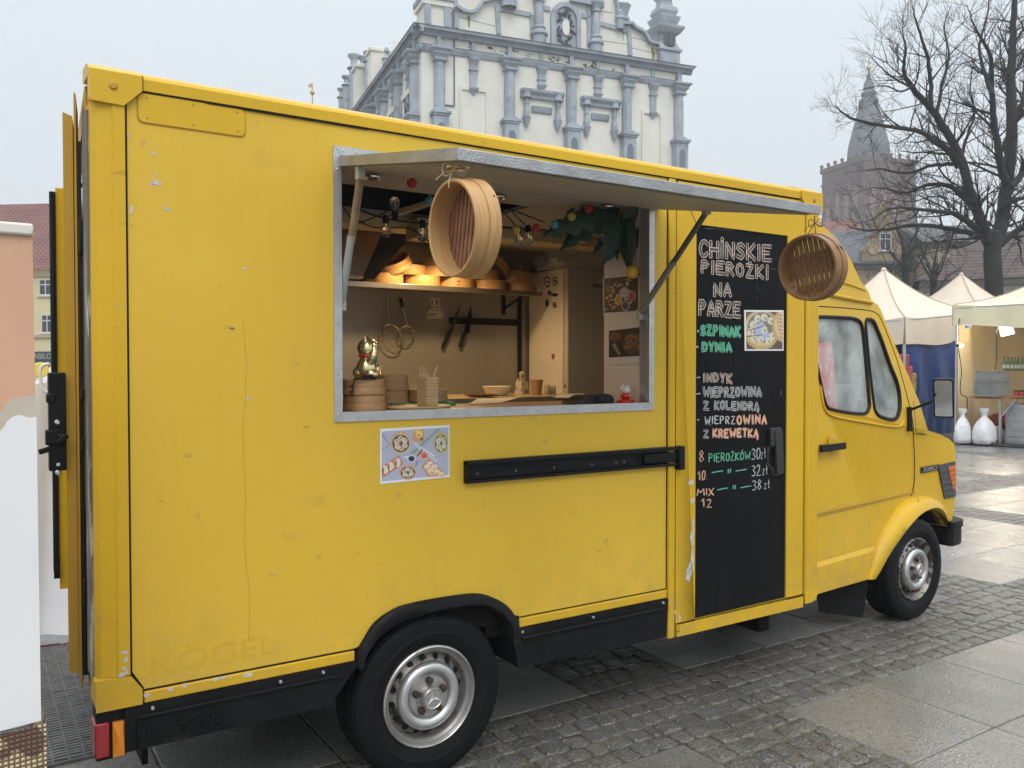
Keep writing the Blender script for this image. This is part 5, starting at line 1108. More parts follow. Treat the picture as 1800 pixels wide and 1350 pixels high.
# bowl, plate, packet, cup, glasses
zb = 1.4825
p = W(873, 688, 1.45); b = MB(); b.lathe([(0, 0.002), (0.055, 0.002), (0.058, 0.0), (0.062, 0.004), (0.085, 0.052), (0.092, 0.058), (0.090, 0.060), (0.082, 0.054), (0.058, 0.008), (0, 0.006)], 40, T(p.x, 1.45, zb)); tag(b.build('white_bowl', M_white2, origin=(p.x, 1.45, zb)), 'white sugarcane bowl on the back counter', 'bowl')
p = W(900, 688, 0.95); b = MB(); b.lathe([(0, 0.004), (0.07, 0.004), (0.10, 0.012), (0.105, 0.014), (0.10, 0.017), (0.07, 0.009), (0, 0.008)], 40, T(p.x+0.02, 1.32, zb)); tag(b.build('brown_plate', mat('brown_glaze', (0.13, 0.05, 0.025), 0.3), origin=(p.x, 1.32, zb)), 'flat dark brown plate beside the white bowl', 'plate')
p = W(913, 687, 1.75); b = MB(); mz = T(p.x, 1.72, zb) @ rotz(0.5)
b.add([mz @ Vector(q) for q in ((-.05, -.03, 0), (.05, -.03, 0), (.05, .03, 0), (-.05, .03, 0), (-.045, -.02, .085), (.045, -.02, .085), (.045, .02, .085), (-.045, .02, .085), (-.02, 0, .125), (.02, 0, .125))], [[0,1,5,4],[1,2,6,5],[2,3,7,6],[3,0,4,7],[4,5,9,8],[5,6,9],[6,7,8,9],[7,4,8],[0,3,2,1]])
b.sphere(mz @ Vector((0, 0, .13)), 0.022, 8); tag(b.build('paper_packet', mat('printed_packet', (0.6, 0.55, 0.44), 0.6, col2=(0.12, 0.10, 0.06), c2s=30, c2t=(0.5, 0.6)), origin=(p.x, 1.72, zb), angle=60), 'small twisted paper packet at the foot of the fridge', 'packet')
p = W(943, 692, 1.45); b = MB(); b.lathe([(0, 0.002), (0.030, 0.002), (0.031, 0.0), (0.042, 0.092), (0.044, 0.094), (0.042, 0.097), (0.040, 0.094), (0.030, 0.006), (0, 0.005)], 32, T(p.x, 1.45, zb)); tag(b.build('paper_cup', mat('brown_cup', (0.40, 0.24, 0.13), 0.6), origin=(p.x, 1.45, zb)), 'brown paper cup on the back counter beside the fridge', 'cup')
for i, (u, lab, hh_) in enumerate(((962, 'clear spice jar next to the paper cup', 0.062), (972, 'clear spice jar nearest the fridge door', 0.055))):
    p = W(u, 692, 1.40); jr = thing('spice_jar', lab, 'jar', (p.x, 1.40, zb), 'spice jars on the back counter')
    b = MB(); b.lathe([(0, 0.001), (0.018, 0.001), (0.02, 0.004), (0.02, hh_), (0.017, hh_+0.004), (0.016, hh_), (0.016, 0.005), (0, 0.004)], 20, T(p.x, 1.40, zb)); b.build('jar_glass', mat('jar_glass_%d' % i, (0.62, 0.58, 0.5), 0.1, alpha=0.5, coat=0.5), jr)
    b = MB(); b.lathe([(0.0155, 0.005), (0.0155, 0.025+0.01*i), (0, 0.025+0.01*i)], 16, T(p.x, 1.40, zb)); b.build('jar_contents', mat('spice_%d' % i, (0.35, 0.27, 0.16), 0.8), jr)
# sheets of paper, card terminal, black pouch, red toy cat
b = MB(); q = [WZ(u, v, zc+0.002) for u, v in ((822, 711), (880, 708), (912, 699), (840, 701))]; b.prism(q, (0, 0, 0.001)); tag(b.build('paper_sheet', mat('paper', (0.66, 0.62, 0.55), 0.7), smooth=False, origin=tuple(q[0])), 'single sheet of paper lying on the wooden serving counter', 'paper')
b = MB(); q = [WZ(u, v, zc+0.003) for u, v in ((972, 699), (1010, 700), (1030, 692), (990, 692))]; b.prism(q, (0, 0, 0.001)); tag(b.build('receipt', mat('receipt_paper', (0.6, 0.58, 0.54), 0.7), smooth=False, origin=tuple(q[0])), 'white receipt sticking out under the card terminal', 'receipt')
p = W(1018, 696, 0.14); term = thing('card_terminal', 'black card terminal lying on the counter by the fridge', 'card terminal', (p.x, 0.14, zc)); mt = T(p.x, 0.14, zc) @ rotz(0.35)
b = MB(); b.prism([mt @ Vector((x, -0.04, z)) for x, z in ((-0.09, 0.004), (0.08, 0.004), (0.085, 0.02), (0.055, 0.042), (0.01, 0.04), (-0.085, 0.012))], mt.to_3x3() @ Vector((0, 0.08, 0))); b.build('terminal_body', mat('terminal_black', (0.012, 0.012, 0.013), 0.35), term, bevel=0.006)
b = MB(); b.prism([mt @ Vector((x, y, 0.0275+0.30*x+0.0115)) for x, y in ((-0.03, -0.03), (0.0, -0.03), (0.0, 0.03), (-0.03, 0.03))], (0, 0, 0.001)); b.build('terminal_screen', M_dglass, term)
p = W(1062, 694, 0.15); b = MB()
pts = [Vector((0.07*math.cos(a)*(1+0.15*math.sin(3*a)), 0.045*math.sin(a), 0)) for a in [2*PI*i/16 for i in range(16)]]
vs = []
for s, z in ((0.9, 0.001), (1.0, 0.012), (0.93, 0.03), (0.6, 0.042), (0.15, 0.044)): vs += [Vector((p.x, 0.16, zc))+Vector((q.x*s, q.y*s, z+R(-.003, .003) if z > .002 else z)) for q in pts]
b.add(vs, [[i*16+j, i*16+(j+1) % 16, (i+1)*16+(j+1) % 16, (i+1)*16+j] for i in range(4) for j in range(16)]+[[64+j for j in range(16)]]); tag(b.build('black_pouch', mat('black_fabric', (0.012, 0.013, 0.015), 0.75, bump=0.002, bs=60), origin=(p.x, 0.16, zc)), 'soft black pouch between the card terminal and red toy', 'pouch')
p = W(1101, 700, 0.11); toy = thing('red_toy_cat', 'small red and white toy cat on a round red base', 'figurine', (p.x, 0.115, zc)); tz = T(p.x, 0.115, zc)
b = MB(); b.lathe([(0, 0), (0.040, 0), (0.044, 0.004), (0.044, 0.012), (0.04, 0.016), (0, 0.016)], 28, tz); b.build('toy_base', mat('red_plastic', (0.6, 0.02, 0.02), 0.3), toy)
b = MB(); b.sphere((p.x-0.002, 0.115, zc+0.034), 0.026, 16, sc=(1, 1, 0.8)); b.build('toy_body', mat('red_body', (0.58, 0.03, 0.03), 0.35), toy)
b = MB(); b.sphere((p.x-0.002, 0.115, zc+0.062), 0.027, 16, sc=(1, 1, 0.78))
for s in (-1, 1): b.lathe([(0.008, 0), (0.005, 0.008), (0, 0.014)], 8, T(p.x-0.002+s*0.016, 0.115, zc+0.078))
b.build('toy_head', mat('white_plastic', (0.72, 0.68, 0.64), 0.35), toy)
b = MB(); b.sphere((p.x+0.006, 0.092, zc+0.036), 0.009, 8, sc=(1, .5, 1)); b.build('toy_bell', M_gold, toy)
# sieves and ladle on wall hooks
def sieve(name, label, top, ctr, ru, rv, handle_m, tilt):
    tp, cc = BW(*top, 0.02), BW(*ctr, 0.035); r1 = (BW(ctr[0]+ru, ctr[1])-BW(*ctr)).length; r2 = (BW(ctr[0], ctr[1]+rv)-BW(*ctr)).length
    root = thing(name, label, 'sieve', tuple(cc), 'sieves hanging on the back wall')
    ring = [cc+Vector((r1*math.cos(a)*math.cos(tilt)-r2*math.sin(a)*math.sin(tilt), -0.012*math.sin(a), r1*math.cos(a)*math.sin(tilt)+r2*math.sin(a)*math.cos(tilt))) for a in [2*PI*i/28 for i in range(28)]]
    b = MB(); b.tube(ring, 0.0035, 6, closed=True); b.build('sieve_rim', M_chrome, root)
    b = MB()
    for i in range(2, 27, 2):
        a, c = ring[i], ring[(28-i) % 28]; m_ = a.lerp(c, .5)+Vector((0, 0.012, 0)); b.tube([a, m_, c], 0.0009, 4); 
    for i in range(1, 14, 2):
        a, c = ring[(i+7) % 28], ring[(7-i) % 28]; m_ = a.lerp(c, .5)+Vector((0, 0.012, 0)); b.tube([a, m_, c], 0.0009, 4)
    b.build('sieve_mesh', M_steel2, root)
    b = MB(); near = min(ring, key=lambda q: (q-tp).length); b.tube([tp, near], 0.0045, 8); b.build('sieve_shaft', M_steel2, root)
    b = MB(); b.tube([tp+Vector((0, 0, 0.004)), tp.lerp(near, 0.32 if handle_m is M_blk else 0.02)], 0.011 if handle_m is M_blk else 0.007, 8); b.build('sieve_handle', handle_m, root)
sieve('wire_sieve', 'large round wire sieve hanging by its thin handle', (680, 526), (690, 596), 17, 27, M_steel2, 0.45)
sieve('wire_sieve', 'smaller spider sieve with a black handle grip', (704, 525), (715, 590), 14, 17, M_blk, 0.1)
b = MB(); a = BW(762, 521); c = BW(782, 557)
b.prism([BW(u, v, 0.002) for u, v in ((755, 524), (773, 524), (772, 538), (776, 548), (779, 548), (779, 560), (751, 560), (751, 548), (754, 547), (757, 538))], (0, 0.001, 0), c=(0.5, 0.47, 0.42))
mm = Matrix.Translation(BW(754, 546, 0.0035)) @ Matrix(((1,0,0,0),(0,0,-1,0),(0,1,0,0),(0,0,0,1))); text_mb(b, 'FOOD', 0.075, 0.032, mm, extr=0.0002, c=(0.10, 0.08, 0.06))
for u0, v0, u1, v1 in ((758, 527, 761, 536), (766, 527, 770, 536), (753, 551, 768, 553), (753, 555, 766, 556)): b.prism([BW(u, v, 0.0035) for u, v in ((u0, v0), (u1, v0), (u1, v1), (u0, v1))], (0, 0.001, 0), c=(0.16, 0.13, 0.1))
tag(b.build('wall_sticker', M_colm, smooth=False, origin=tuple(a)), 'white food sticker on the steel back wall above the cutlery', 'sticker')

# ================================================================ FRIDGE
fx0, fy0 = WX(997, 600, 3.30).x, WX(997, 600, 3.30).y
ft = WX(995, 470, 3.30).z
fr = thing('fridge', 'tall cream fridge with small dark stickers on its side', 'fridge', (3.55, fy0+0.25, 0.72))
b = MB(); b.box(3.30, 3.86, fy0+0.055, YW-0.02, 0.725, ft); b.build('fridge_cabinet', M_fridge, fr, bevel=0.008)
b = MB(); b.box(3.302, 3.86, fy0, fy0+0.048, 0.74, ft-0.003); fd = b.build('fridge_door', mat('fridge_door_enamel', (0.52, 0.49, 0.44), 0.4), fr, bevel=0.008)
b = MB(); q = WP(1043, 505, Vector((0, fy0-0.001, 0)), Vector((0, 1, 0))); text_mb(b, 'Beko', 0.085, 0.03, SIDE(q.x, fy0-0.001, q.z), extr=0.0004); b.build('fridge_lettering', M_blk, fd, smooth=False)
b = MB()
def FS(u, v): return WX(u, v, 3.2985)
for u, v, ru, rv, kk in ((962, 495, 6, 10, 16), (976, 494, 5.5, 9, 12), (966, 515, 4, 6, 4), (975, 518, 8, 3.5, 9), (961, 533, 3, 8, 7), (975, 536, 4, 6, 12), (972, 627, 3, 6, 8), (993, 679, 2.5, 3.5, 8)):
    rr = [FS(u+ru*math.cos(2*PI*i/kk)*R(.8, 1.1), v+rv*math.sin(2*PI*i/kk)*R(.8, 1.1)) for i in range(kk)]
    if kk > 10:
        ri = [FS(u, v).lerp(q, 0.72) for q in rr]
        b.add(rr+ri, [[i, (i+1) % kk, kk+(i+1) % kk, kk+i] for i in range(kk)], 0, (0.08, 0.06, 0.05))
        rr = [FS(u-1.5, v-1.5), FS(u+2.5, v-1), FS(u+2, v+2.5), FS(u-2, v+0.5)] if v > 494.5 and v < 530 else [FS(u, v-4), FS(u+1, v-1), FS(u+3, v+1), FS(u+1, v+5), FS(u-1, v+2), FS(u-3, v-1)]
    b.add(rr, [list(range(len(rr)))], 0, (0.05, 0.045, 0.045) if kk != 8 else (0.35, 0.1, 0.04))
b.build_each('fridge_sticker', M_colm, fr, smooth=False)
# plastic bags on the fridge
b = MB(); n1, n2 = 22, 12; vs = []
cxb, cyb = 3.56, fy0+0.26
for i in range(n2+1):
    t = PI*0.5*i/n2
    for j in range(n1):
        a = 2*PI*j/n1; rr = 1+0.14*math.sin(5*a+i)+R(-.07, .07)
        vs.append((cxb+0.27*math.cos(t)**0.6*math.cos(a)*rr, cyb+0.24*math.cos(t)**0.6*math.sin(a)*rr, ft+0.004+(0.24 if i else 0)*math.sin(t)**0.8*(1+0.16*math.sin(3*a))))
b.add(vs, [[i*n1+j, i*n1+(j+1) % n1, (i+1)*n1+(j+1) % n1, (i+1)*n1+j] for i in range(n2) for j in range(n1)]); tag(b.build('plastic_bag', M_poly, angle=60, origin=(cxb, cyb, ft)), 'crumpled translucent plastic bag on top of the fridge', 'bag')

# ================================================================ PHOTO PRINTS
def disc(b, f, cx, cy, rx, ry, c, lift, n=18, jag=0.0):
    b.add([f(cx+rx*math.cos(2*PI*i/n)*(1+R(-jag, jag)), cy+ry*math.sin(2*PI*i/n)*(1+R(-jag, jag)), lift) for i in range(n)], [list(range(n))], 0, c)
def poly(b, f, pts, c, lift): b.add([f(x, y, lift) for x, y in pts], [list(range(len(pts)))], 0, c)
def bowl_pic(b, f, cx, cy, rx, ry, fill, bits, l0, nb=6):
    disc(b, f, cx, cy, rx*1.0, ry*1.0, (0.55, 0.36, 0.18), l0, 26); disc(b, f, cx+rx*.03, cy+ry*0.06, rx*0.92, ry*0.9, (0.68, 0.5, 0.28), l0+1, 26); disc(b, f, cx, cy+ry*0.05, rx*0.84, ry*0.80, fill, l0+2, 26)
    for i in range(nb):
        a = 2*PI*i/nb+0.4; x, y = cx+rx*0.45*math.cos(a), cy+ry*0.05+ry*0.45*math.sin(a)
        disc(b, f, x, y, rx*0.27, ry*0.27, bits[i % len(bits)], l0+3+i*0.2, 9, 0.2); disc(b, f, x+rx*.05, y-ry*.05, rx*0.09, ry*0.09, tuple(q*0.45 for q in bits[i % len(bits)]), l0+5+i*0.1, 6, 0.3)
# large dim sum print on the truck side
pz = [W(668, 754, 0), W(790, 747, 0), W(790, 838.5, 0), W(668, 851, 0)]
def F1(x, y, l): 
    t = pz[0].lerp(pz[1], x); bb = pz[3].lerp(pz[2], x); q = t.lerp(bb, y); return Vector((q.x, -0.0025-0.00016*l, q.z))
b = MB(); b.prism([Vector((q.x, -0.0022, q.z)) for q in pz], (0, 0.0018, 0), c=(0.76, 0.75, 0.80))
X = lambda px: (px-175)/1180.0
Y = lambda px, x: (px-(235-65*x))/((1165-115*x)-(235-65*x))
def f1(px, py, l): x = X(px); return F1(x, Y(py, x), l)
poly(b, f1, ((200, 278), (1335, 208), (1335, 1010), (200, 1118)), (0.40, 0.43, 0.56), 1)
def clipx(q): return [(min(1335, max(200, x)), min(1118-0.095*(x-200)-3, y)) for x, y in q]
poly(b, f1, ((200, 300), (330, 500), (322, 508), (200, 330)), (0.16, 0.18, 0.25), 1.5); poly(b, f1, ((200, 580), (310, 520), (312, 530), (200, 592)), (0.15, 0.17, 0.22), 1.6)
for s0, s1, ww in (((1150, 222), (660, 660), 12), ((1190, 222), (700, 650), 14), ((1120, 270), (720, 670), 10)): poly(b, f1, (s0, (s0[0]+ww, s0[1]), (s1[0]+ww*1.6, s1[1]), s1), (0.10, 0.30, 0.09) if ww > 11 else (0.26, 0.48, 0.14), 2+ww*0.05)
bowl_pic(b, f1, 510, 470, 170, 190, (0.13, 0.09, 0.07), [(0.62, 0.50, 0.40), (0.55, 0.42, 0.32), (0.66, 0.55, 0.47)], 4, 6)
bowl_pic(b, f1, 1200, 470, 135, 195, (0.14, 0.20, 0.07), [(0.64, 0.60, 0.62), (0.52, 0.55, 0.28), (0.60, 0.5, 0.44)], 4, 6)
bowl_pic(b, f1, 630, 965, 150, 128, (0.12, 0.08, 0.06), [(0.68, 0.6, 0.52), (0.55, 0.42, 0.34)], 4, 6)
poly(b, f1, ((725, 245), (905, 235), (890, 460), (705, 440)), (0.62, 0.32, 0.13), 4); disc(b, f1, 790, 275, 45, 36, (0.75, 0.52, 0.1), 5); disc(b, f1, 820, 330, 55, 60, (0.8, 0.6, 0.16), 6); disc(b, f1, 815, 345, 30, 22, (0.5, 0.32, 0.06), 7); disc(b, f1, 865, 405, 28, 26, (0.25, 0.1, 0.05), 7)
poly(b, f1, ((204, 860), (480, 680), (550, 830), (204, 1060)), (0.55, 0.17, 0.06), 4); poly(b, f1, ((220, 880), (470, 715), (520, 820), (215, 1020)), (0.66, 0.28, 0.11), 4.5)
for x, y in ((250, 920), (340, 860), (460, 800)): disc(b, f1, x, y, 52, 75, (0.70, 0.62, 0.56), 6, 10, 0.1); disc(b, f1, x-34, y+14, 17, 58, (0.22, 0.12, 0.08), 7, 8, 0.15)
poly(b, f1, ((860, 880), (985, 735), (1290, 1000), (1240, 1028), (985, 1045)), (0.60, 0.27, 0.1), 4); poly(b, f1, ((900, 880), (990, 775), (1250, 1005), (1010, 1030)), (0.68, 0.42, 0.22), 4.5)
for x, y in ((955, 880), (1020, 950), (1010, 820), (1080, 880), (1130, 960), (1200, 1000)): disc(b, f1, x, y, 50, 42, (0.74, 0.64, 0.5), 6+x*0.001, 10, 0.15); disc(b, f1, x+10, y+22, 26, 11, (0.62, 0.26, 0.06), 7.5, 7, 0.2)
poly(b, f1, ((715, 470), (735, 465), (1095, 690), (1080, 712)), (0.74, 0.72, 0.74), 8); poly(b, f1, ((765, 540), (785, 535), (1130, 770), (1118, 785)), (0.74, 0.72, 0.74), 8.3)
disc(b, f1, 690, 740, 68, 62, (0.72, 0.71, 0.75), 9); poly(b, f1, ((550, 700), (660, 690), (640, 760)), (0.7, 0.69, 0.74), 9.2); disc(b, f1, 688, 738, 54, 48, (0.035, 0.03, 0.035), 10)
disc(b, f1, 905, 690, 75, 70, (0.66, 0.45, 0.45), 9); disc(b, f1, 905, 685, 55, 50, (0.6, 0.12, 0.07), 10); poly(b, f1, ((770, 690), (880, 560), (870, 620), (790, 700)), (0.4, 0.03, 0.04), 11)
poly(b, f1, ((750, 865), (800, 760), (810, 765), (762, 868)), (0.1, 0.12, 0.08), 9)
tag(b.build('food_photo_print', M_col, smooth=False, fix=False, origin=tuple(pz[0])), 'large dim sum photo print stuck below the serving hatch', 'photo print', 'food photo prints')
# small print on the chalkboard
py_ = [W(1308, 545, 0), W(1377, 545.5, 0), W(1377, 616.5, 0), W(1309, 616.5, 0)]
def F2(x, y, l):
    q = py_[0].lerp(py_[1], x).lerp(py_[3].lerp(py_[2], x), y); return Vector((q.x, -0.0015-0.00016*l, q.z))
b = MB(); b.prism([Vector((q.x, -0.0012, q.z)) for q in py_], (0, 0.0018, 0), c=(0.76, 0.74, 0.74))
f2 = lambda px, py, l: F2((px-560)/362.0, (py-850)/382.0, l)
poly(b, f2, ((574, 866), (912, 866), (912, 1218), (574, 1218)), (0.10, 0.085, 0.06), 1)
def f2c(px, py, l): return f2(min(912, max(574, px)), min(1218, max(866, py)), l)
disc(b, f2c, 715, 1035, 168, 190, (0.48, 0.34, 0.15), 2, 30); disc(b, f2c, 715, 1025, 150, 165, (0.62, 0.47, 0.24), 3, 30); disc(b, f2c, 720, 1015, 135, 145, (0.20, 0.18, 0.15), 4, 30)
poly(b, f2, ((640, 1010), (720, 950), (790, 1080), (740, 1130), (660, 1090)), (0.38, 0.42, 0.62), 5)
for x, y in ((675, 930), (740, 920), (635, 985), (610, 1050), (735, 1035), (800, 950), (700, 1130), (775, 1140), (815, 1090), (640, 1110)): disc(b, f2c, x, y, 32, 38, (0.60, 0.57, 0.46), 6+R(0, 1), 10, 0.12); disc(b, f2c, x+8, y+6, 9, 16, (0.3, 0.28, 0.2), 7.5, 6, 0.3)
disc(b, f2c, 905, 1000, 95, 150, (0.5, 0.34, 0.16), 9, 26); disc(b, f2c, 915, 985, 85, 135, (0.62, 0.45, 0.26), 10, 26)
for i in range(7): poly(b, f2c, ((845+6*i, 880+36*i), (912, 900+34*i), (912, 908+34*i), (845+6*i, 890+36*i)), (0.36, 0.2, 0.1), 11)
poly(b, f2c, ((574, 1040), (735, 995), (737, 1002), (574, 1048)), (0.22, 0.08, 0.04), 11); poly(b, f2c, ((574, 1095), (720, 1078), (720, 1085), (574, 1103)), (0.22, 0.08, 0.04), 11)
tag(b.build('food_photo_print', M_col, smooth=False, fix=False, origin=tuple(py_[0])), 'small square dumpling photo stuck on the chalkboard', 'photo print', 'food photo prints')
# two prints on the partition wall
def partition_print(c4, name, label, draw):
    q = [WX(u, v, 2.7235) for u, v in c4]
    f = lambda x, y, l: (lambda t: Vector((2.7225-0.00018*l, t.y, t.z)))(q[0].lerp(q[1], x).lerp(q[3].lerp(q[2], x), y))
    b = MB(); b.prism([Vector((2.7228, t.y, t.z)) for t in q], (0.001, 0, 0), c=(0.6, 0.58, 0.58)); draw(b, f)
    tag(b.build(name, M_col, smooth=False, fix=False, origin=tuple(q[0])), label, 'photo print', 'food photo prints')
def spices(b, f):
    poly(b, f, ((0.03, 0.03), (0.97, 0.03), (0.97, 0.97), (0.03, 0.97)), (0.018, 0.014, 0.014), 1)
    pal = [(0.3, 0.05, 0.05), (0.45, 0.36, 0.3), (0.35, 0.3, 0.08), (0.12, 0.06, 0.03), (0.4, 0.18, 0.06), (0.5, 0.42, 0.4)]
    for _ in range(70): disc(b, f, R(.07, .75), R(.06, .9), R(.02, .06), R(.02, .05), random.choice(pal), 2+R(0, 2), 7, 0.25)
    for x, y, c in ((.44, .64, (.5, .24, .03)), (.6, .45, (.42, .40, .45)), (.8, .57, (.32, .06, .03)), (.63, .82, (.05, .045, .06))): disc(b, f, x, y, .11, .14, (.5, .47, .46), 5, 16); disc(b, f, x, y, .09, .115, c, 6, 16)
def noodles(b, f):
    poly(b, f, ((0.04, 0.14), (0.92, 0.12), (0.92, 0.80), (0.04, 0.82)), (0.016, 0.012, 0.012), 1)
    disc(b, f, .66, .5, .25, .27, (0.07, 0.05, 0.04), 2, 18)
    for _ in range(60): x, y, a = R(.5, .88), R(.25, .62), R(0, 3); poly(b, f, ((x, y), (x+.07*math.cos(a), y+.07*math.sin(a)), (x+.07*math.cos(a)+.012, y+.07*math.sin(a)+.012), (x+.012, y+.012)), random.choice([(.5, .2, .04), (.42, .12, .03), (.3, .2, .05)]), 3+R(0, 2))
    disc(b, f, .2, .3, .17, .12, (.12, .05, .02), 3, 12); poly(b, f, ((.12, .5), (.2, .45), (.35, .75), (.3, .78)), (.2, .19, .2), 3)
partition_print([(1060, 488), (1124, 482), (1124, 548), (1061, 552)], 'food_photo_print', 'dark spice bowls photo on the white wall beside the hatch', spices)
partition_print([(1068, 572), (1137, 565), (1137, 640), (1068, 641)], 'food_photo_print', 'noodle wok photo on white paper below the spice photo', noodles)

# ================================================================ HANGING LIGHTS AND LEAVES
yb = 0.33
cab_ = thing('festoon_string', 'black festoon cable with clear unlit bulbs under the ceiling', 'light string', tuple(W(800, 400, yb)))
bl = [((694, 378), 1), ((678, 386), -1), ((742.5, 394), -1), ((911, 404), -1), ((928, 402), -1), ((1007, 411), -1), ((1023, 402), -1), ((1058.6, 392), -1), ((871, 380), 1)]
main = smooth_path([W(u, v, yb) for u, v in ((604, 352), (640, 372), (678, 384), (715, 390), (742, 392), (780, 398), (850, 396), (911, 402), (950, 404), (1007, 408), (1040, 398), (1058, 390), (1080, 380))], 6)
b = MB(); b.tube(main, 0.0042, 6); b.tube(smooth_path([W(u, v, yb+.02) for u, v in ((602, 362), (625, 390), (655, 383), (680, 372))], 5), 0.003, 6)
b.tube(smooth_path([W(u, v, yb+.02) for u, v in ((630, 388), (660, 400), (720, 402), (748, 420), (762, 430))], 5), 0.003, 6)
for s in (((885, 372), (911, 402)), ((900, 372), (928, 401)), ((893, 366), (960, 392)), ((870, 365), (885, 372))): b.tube([W(*s[0], yb+.05), W(*s[1], yb)], 0.003, 6)
b.build('cable', M_blk, cab_)
for (u, v), s in bl:
    t = W(u, v, yb)
    b = MB(); b.lathe([(0, 0.018), (0.013, 0.018), (0.0145, 0.0), (0.013, -0.018), (0, -0.018)], 12, T(*t) @ Matrix.Diagonal((1, 1, -s, 1))); so_ = b.build('bulb_socket', M_blk, cab_)
    b = MB(); b.lathe([(0.010, 0.018), (0.013, 0.026), (0.021, 0.044), (0.0225, 0.055), (0.019, 0.068), (0.010, 0.076), (0.0, 0.078)], 18, T(*t) @ Matrix.Diagonal((1, 1, s, 1))); b.tube([t+Vector((0, 0, s*0.02)), t+Vector((0.002, 0, s*0.055))], 0.003, 6, m=1); b.build('bulb', [M_bulb, M_gold], so_)
gar = thing('ball_garland', 'thin string of small red, teal and yellow cotton balls', 'light string', tuple(W(900, 390, 0.25)))
cols = {'r': mat('red_ball', (0.42, 0.03, 0.04), 0.8, bump=0.002, bs=120), 't': mat('teal_ball', (0.10, 0.30, 0.30), 0.8, bump=0.002, bs=120), 'y': mat('yellow_ball', (0.48, 0.37, 0.06), 0.8, bump=0.002, bs=120)}
balls = [(724, 322, 'r', .10), (755, 354, 't', .22), (871.5, 400, 't', .25), (907, 404, 'y', .25), (942, 401, 'r', .25), (975, 395, 't', .24), (1005, 381, 'y', .22), (1035, 367, 'r', .16)]
b = MB(); b.tube(smooth_path([W(u, v, y) for u, v, y in ((710, 312, .09), (732, 326, .11), (758, 345, .21), (800, 372, .24), (870, 392, .25), (907, 396, .25), (942, 393, .25), (975, 387, .24), (1005, 374, .22), (1035, 360, .16), (1062, 366, .15), (1080, 362, .12))], 5), 0.0011, 5); b.build('string', mat('pale_string', (0.4, 0.4, 0.38), 0.8), gar)
for u, v, c, y in balls: b = MB(); q = W(u, v, y); b.sphere(q, 0.0205, 16); b.build('cotton_ball', cols[c], gar)
q = W(1112, 478, 0.10); orn = thing('yellow_bauble', 'single yellow ball ornament hanging by the spice photo', 'ornament', tuple(q))
b = MB(); b.sphere(q, 0.033, 20); b.build('bauble_ball', mat('yellow_shiny', (0.66, 0.40, 0.03), 0.3, coat=0.4), orn)
b = MB(); b.tube(smooth_path([q+Vector((0, 0, .03)), q+Vector((.012, 0, .055)), q+Vector((.022, 0, .075)), q+Vector((.018, 0, .088)), q+Vector((.008, 0, .07)), q+Vector((.002, 0, .04))], 4), 0.002, 6); b.build('bauble_loop', M_twine, orn)
b = MB()
for a in range(3): b.sphere(q+Vector((0.010+a*0.005, -0.029, -0.016+0.004*(a % 2))), 0.004, 6)
b.build('bauble_mark', M_blk, orn)
plant = thing('artificial_plant', 'dark green artificial leaves hung in the ceiling corner', 'plant', tuple(W(1060, 370, 0.2)))
def leaf(stem, tip, wd, lobes, twist):
    stem, tip = Vector(stem), Vector(tip); d = tip-stem; l = d.length; d.normalize()
    s = Matrix.Rotation(twist, 3, d) @ d.cross(Vector((0.3, 1, 0.2))).normalized(); nr = d.cross(s)
    k = 14; L_, Rr, mid = [], [], []
    for i in range(k+1):
        t = i/k; ww = wd*math.sin(PI*min(1, t*0.93+0.05))**0.7*(1-0.35*t); lob = 1-(0.42 if lobes and i % 3 == 1 else 0)
        c = stem+d*l*t+nr*(0.10*l*math.sin(PI*t))+Vector((0, 0, -0.12*l*t*t)); mid.append(c); L_.append(c+s*ww*lob+nr*(-0.25*ww)); Rr.append(c-s*ww*lob+nr*(-0.25*ww))
    b = MB(); b.add(L_+mid+Rr, [[i, i+1, k+1+i+1, k+1+i] for i in range(k)]+[[k+1+i, k+2+i, 2*k+3+i, 2*k+2+i] for i in range(k)]); b.tube(mid, 0.003, 5); b.build('leaf', M_leaf, plant, fix=False)
random.seed(3)
for (s, t, wd, lo_, tw) in ((((1080, 368), .20), ((955, 398), .30), .085, True, 0.2), (((1085, 372), .18), ((985, 425), .32), .075, True, 0.6), (((1060, 372), .25), ((1010, 372), .28), .07, True, -0.3), (((1095, 375), .16), ((1060, 455), .22), .075, True, 0.1), (((1100, 375), .15), ((1110, 470), .14), .06, False, 0.9), (((1110, 378), .14), ((1128, 440), .16), .06, True, -0.2), (((1075, 380), .22), ((1085, 448), .2), .065, True, 1.2), (((1100, 370), .13), ((1130, 395), .12), .06, False, 0.4), (((1090, 385), .18), ((1040, 440), .3), .055, True, -0.6), (((1120, 385), .12), ((1122, 462), .13), .045, False, 1.6)):
    leaf(W(*s[0], s[1]), W(*t[0], t[1]), wd, lo_, tw)
b = MB()
for s in (((1085, 362), .2), ((1110, 372), .14)): b.tube([W(s[0][0], s[0][1], s[1]), W(s[0][0]+6, s[0][1]+22, s[1])], 0.006, 6)
b.build('stem', M_leaf, plant)
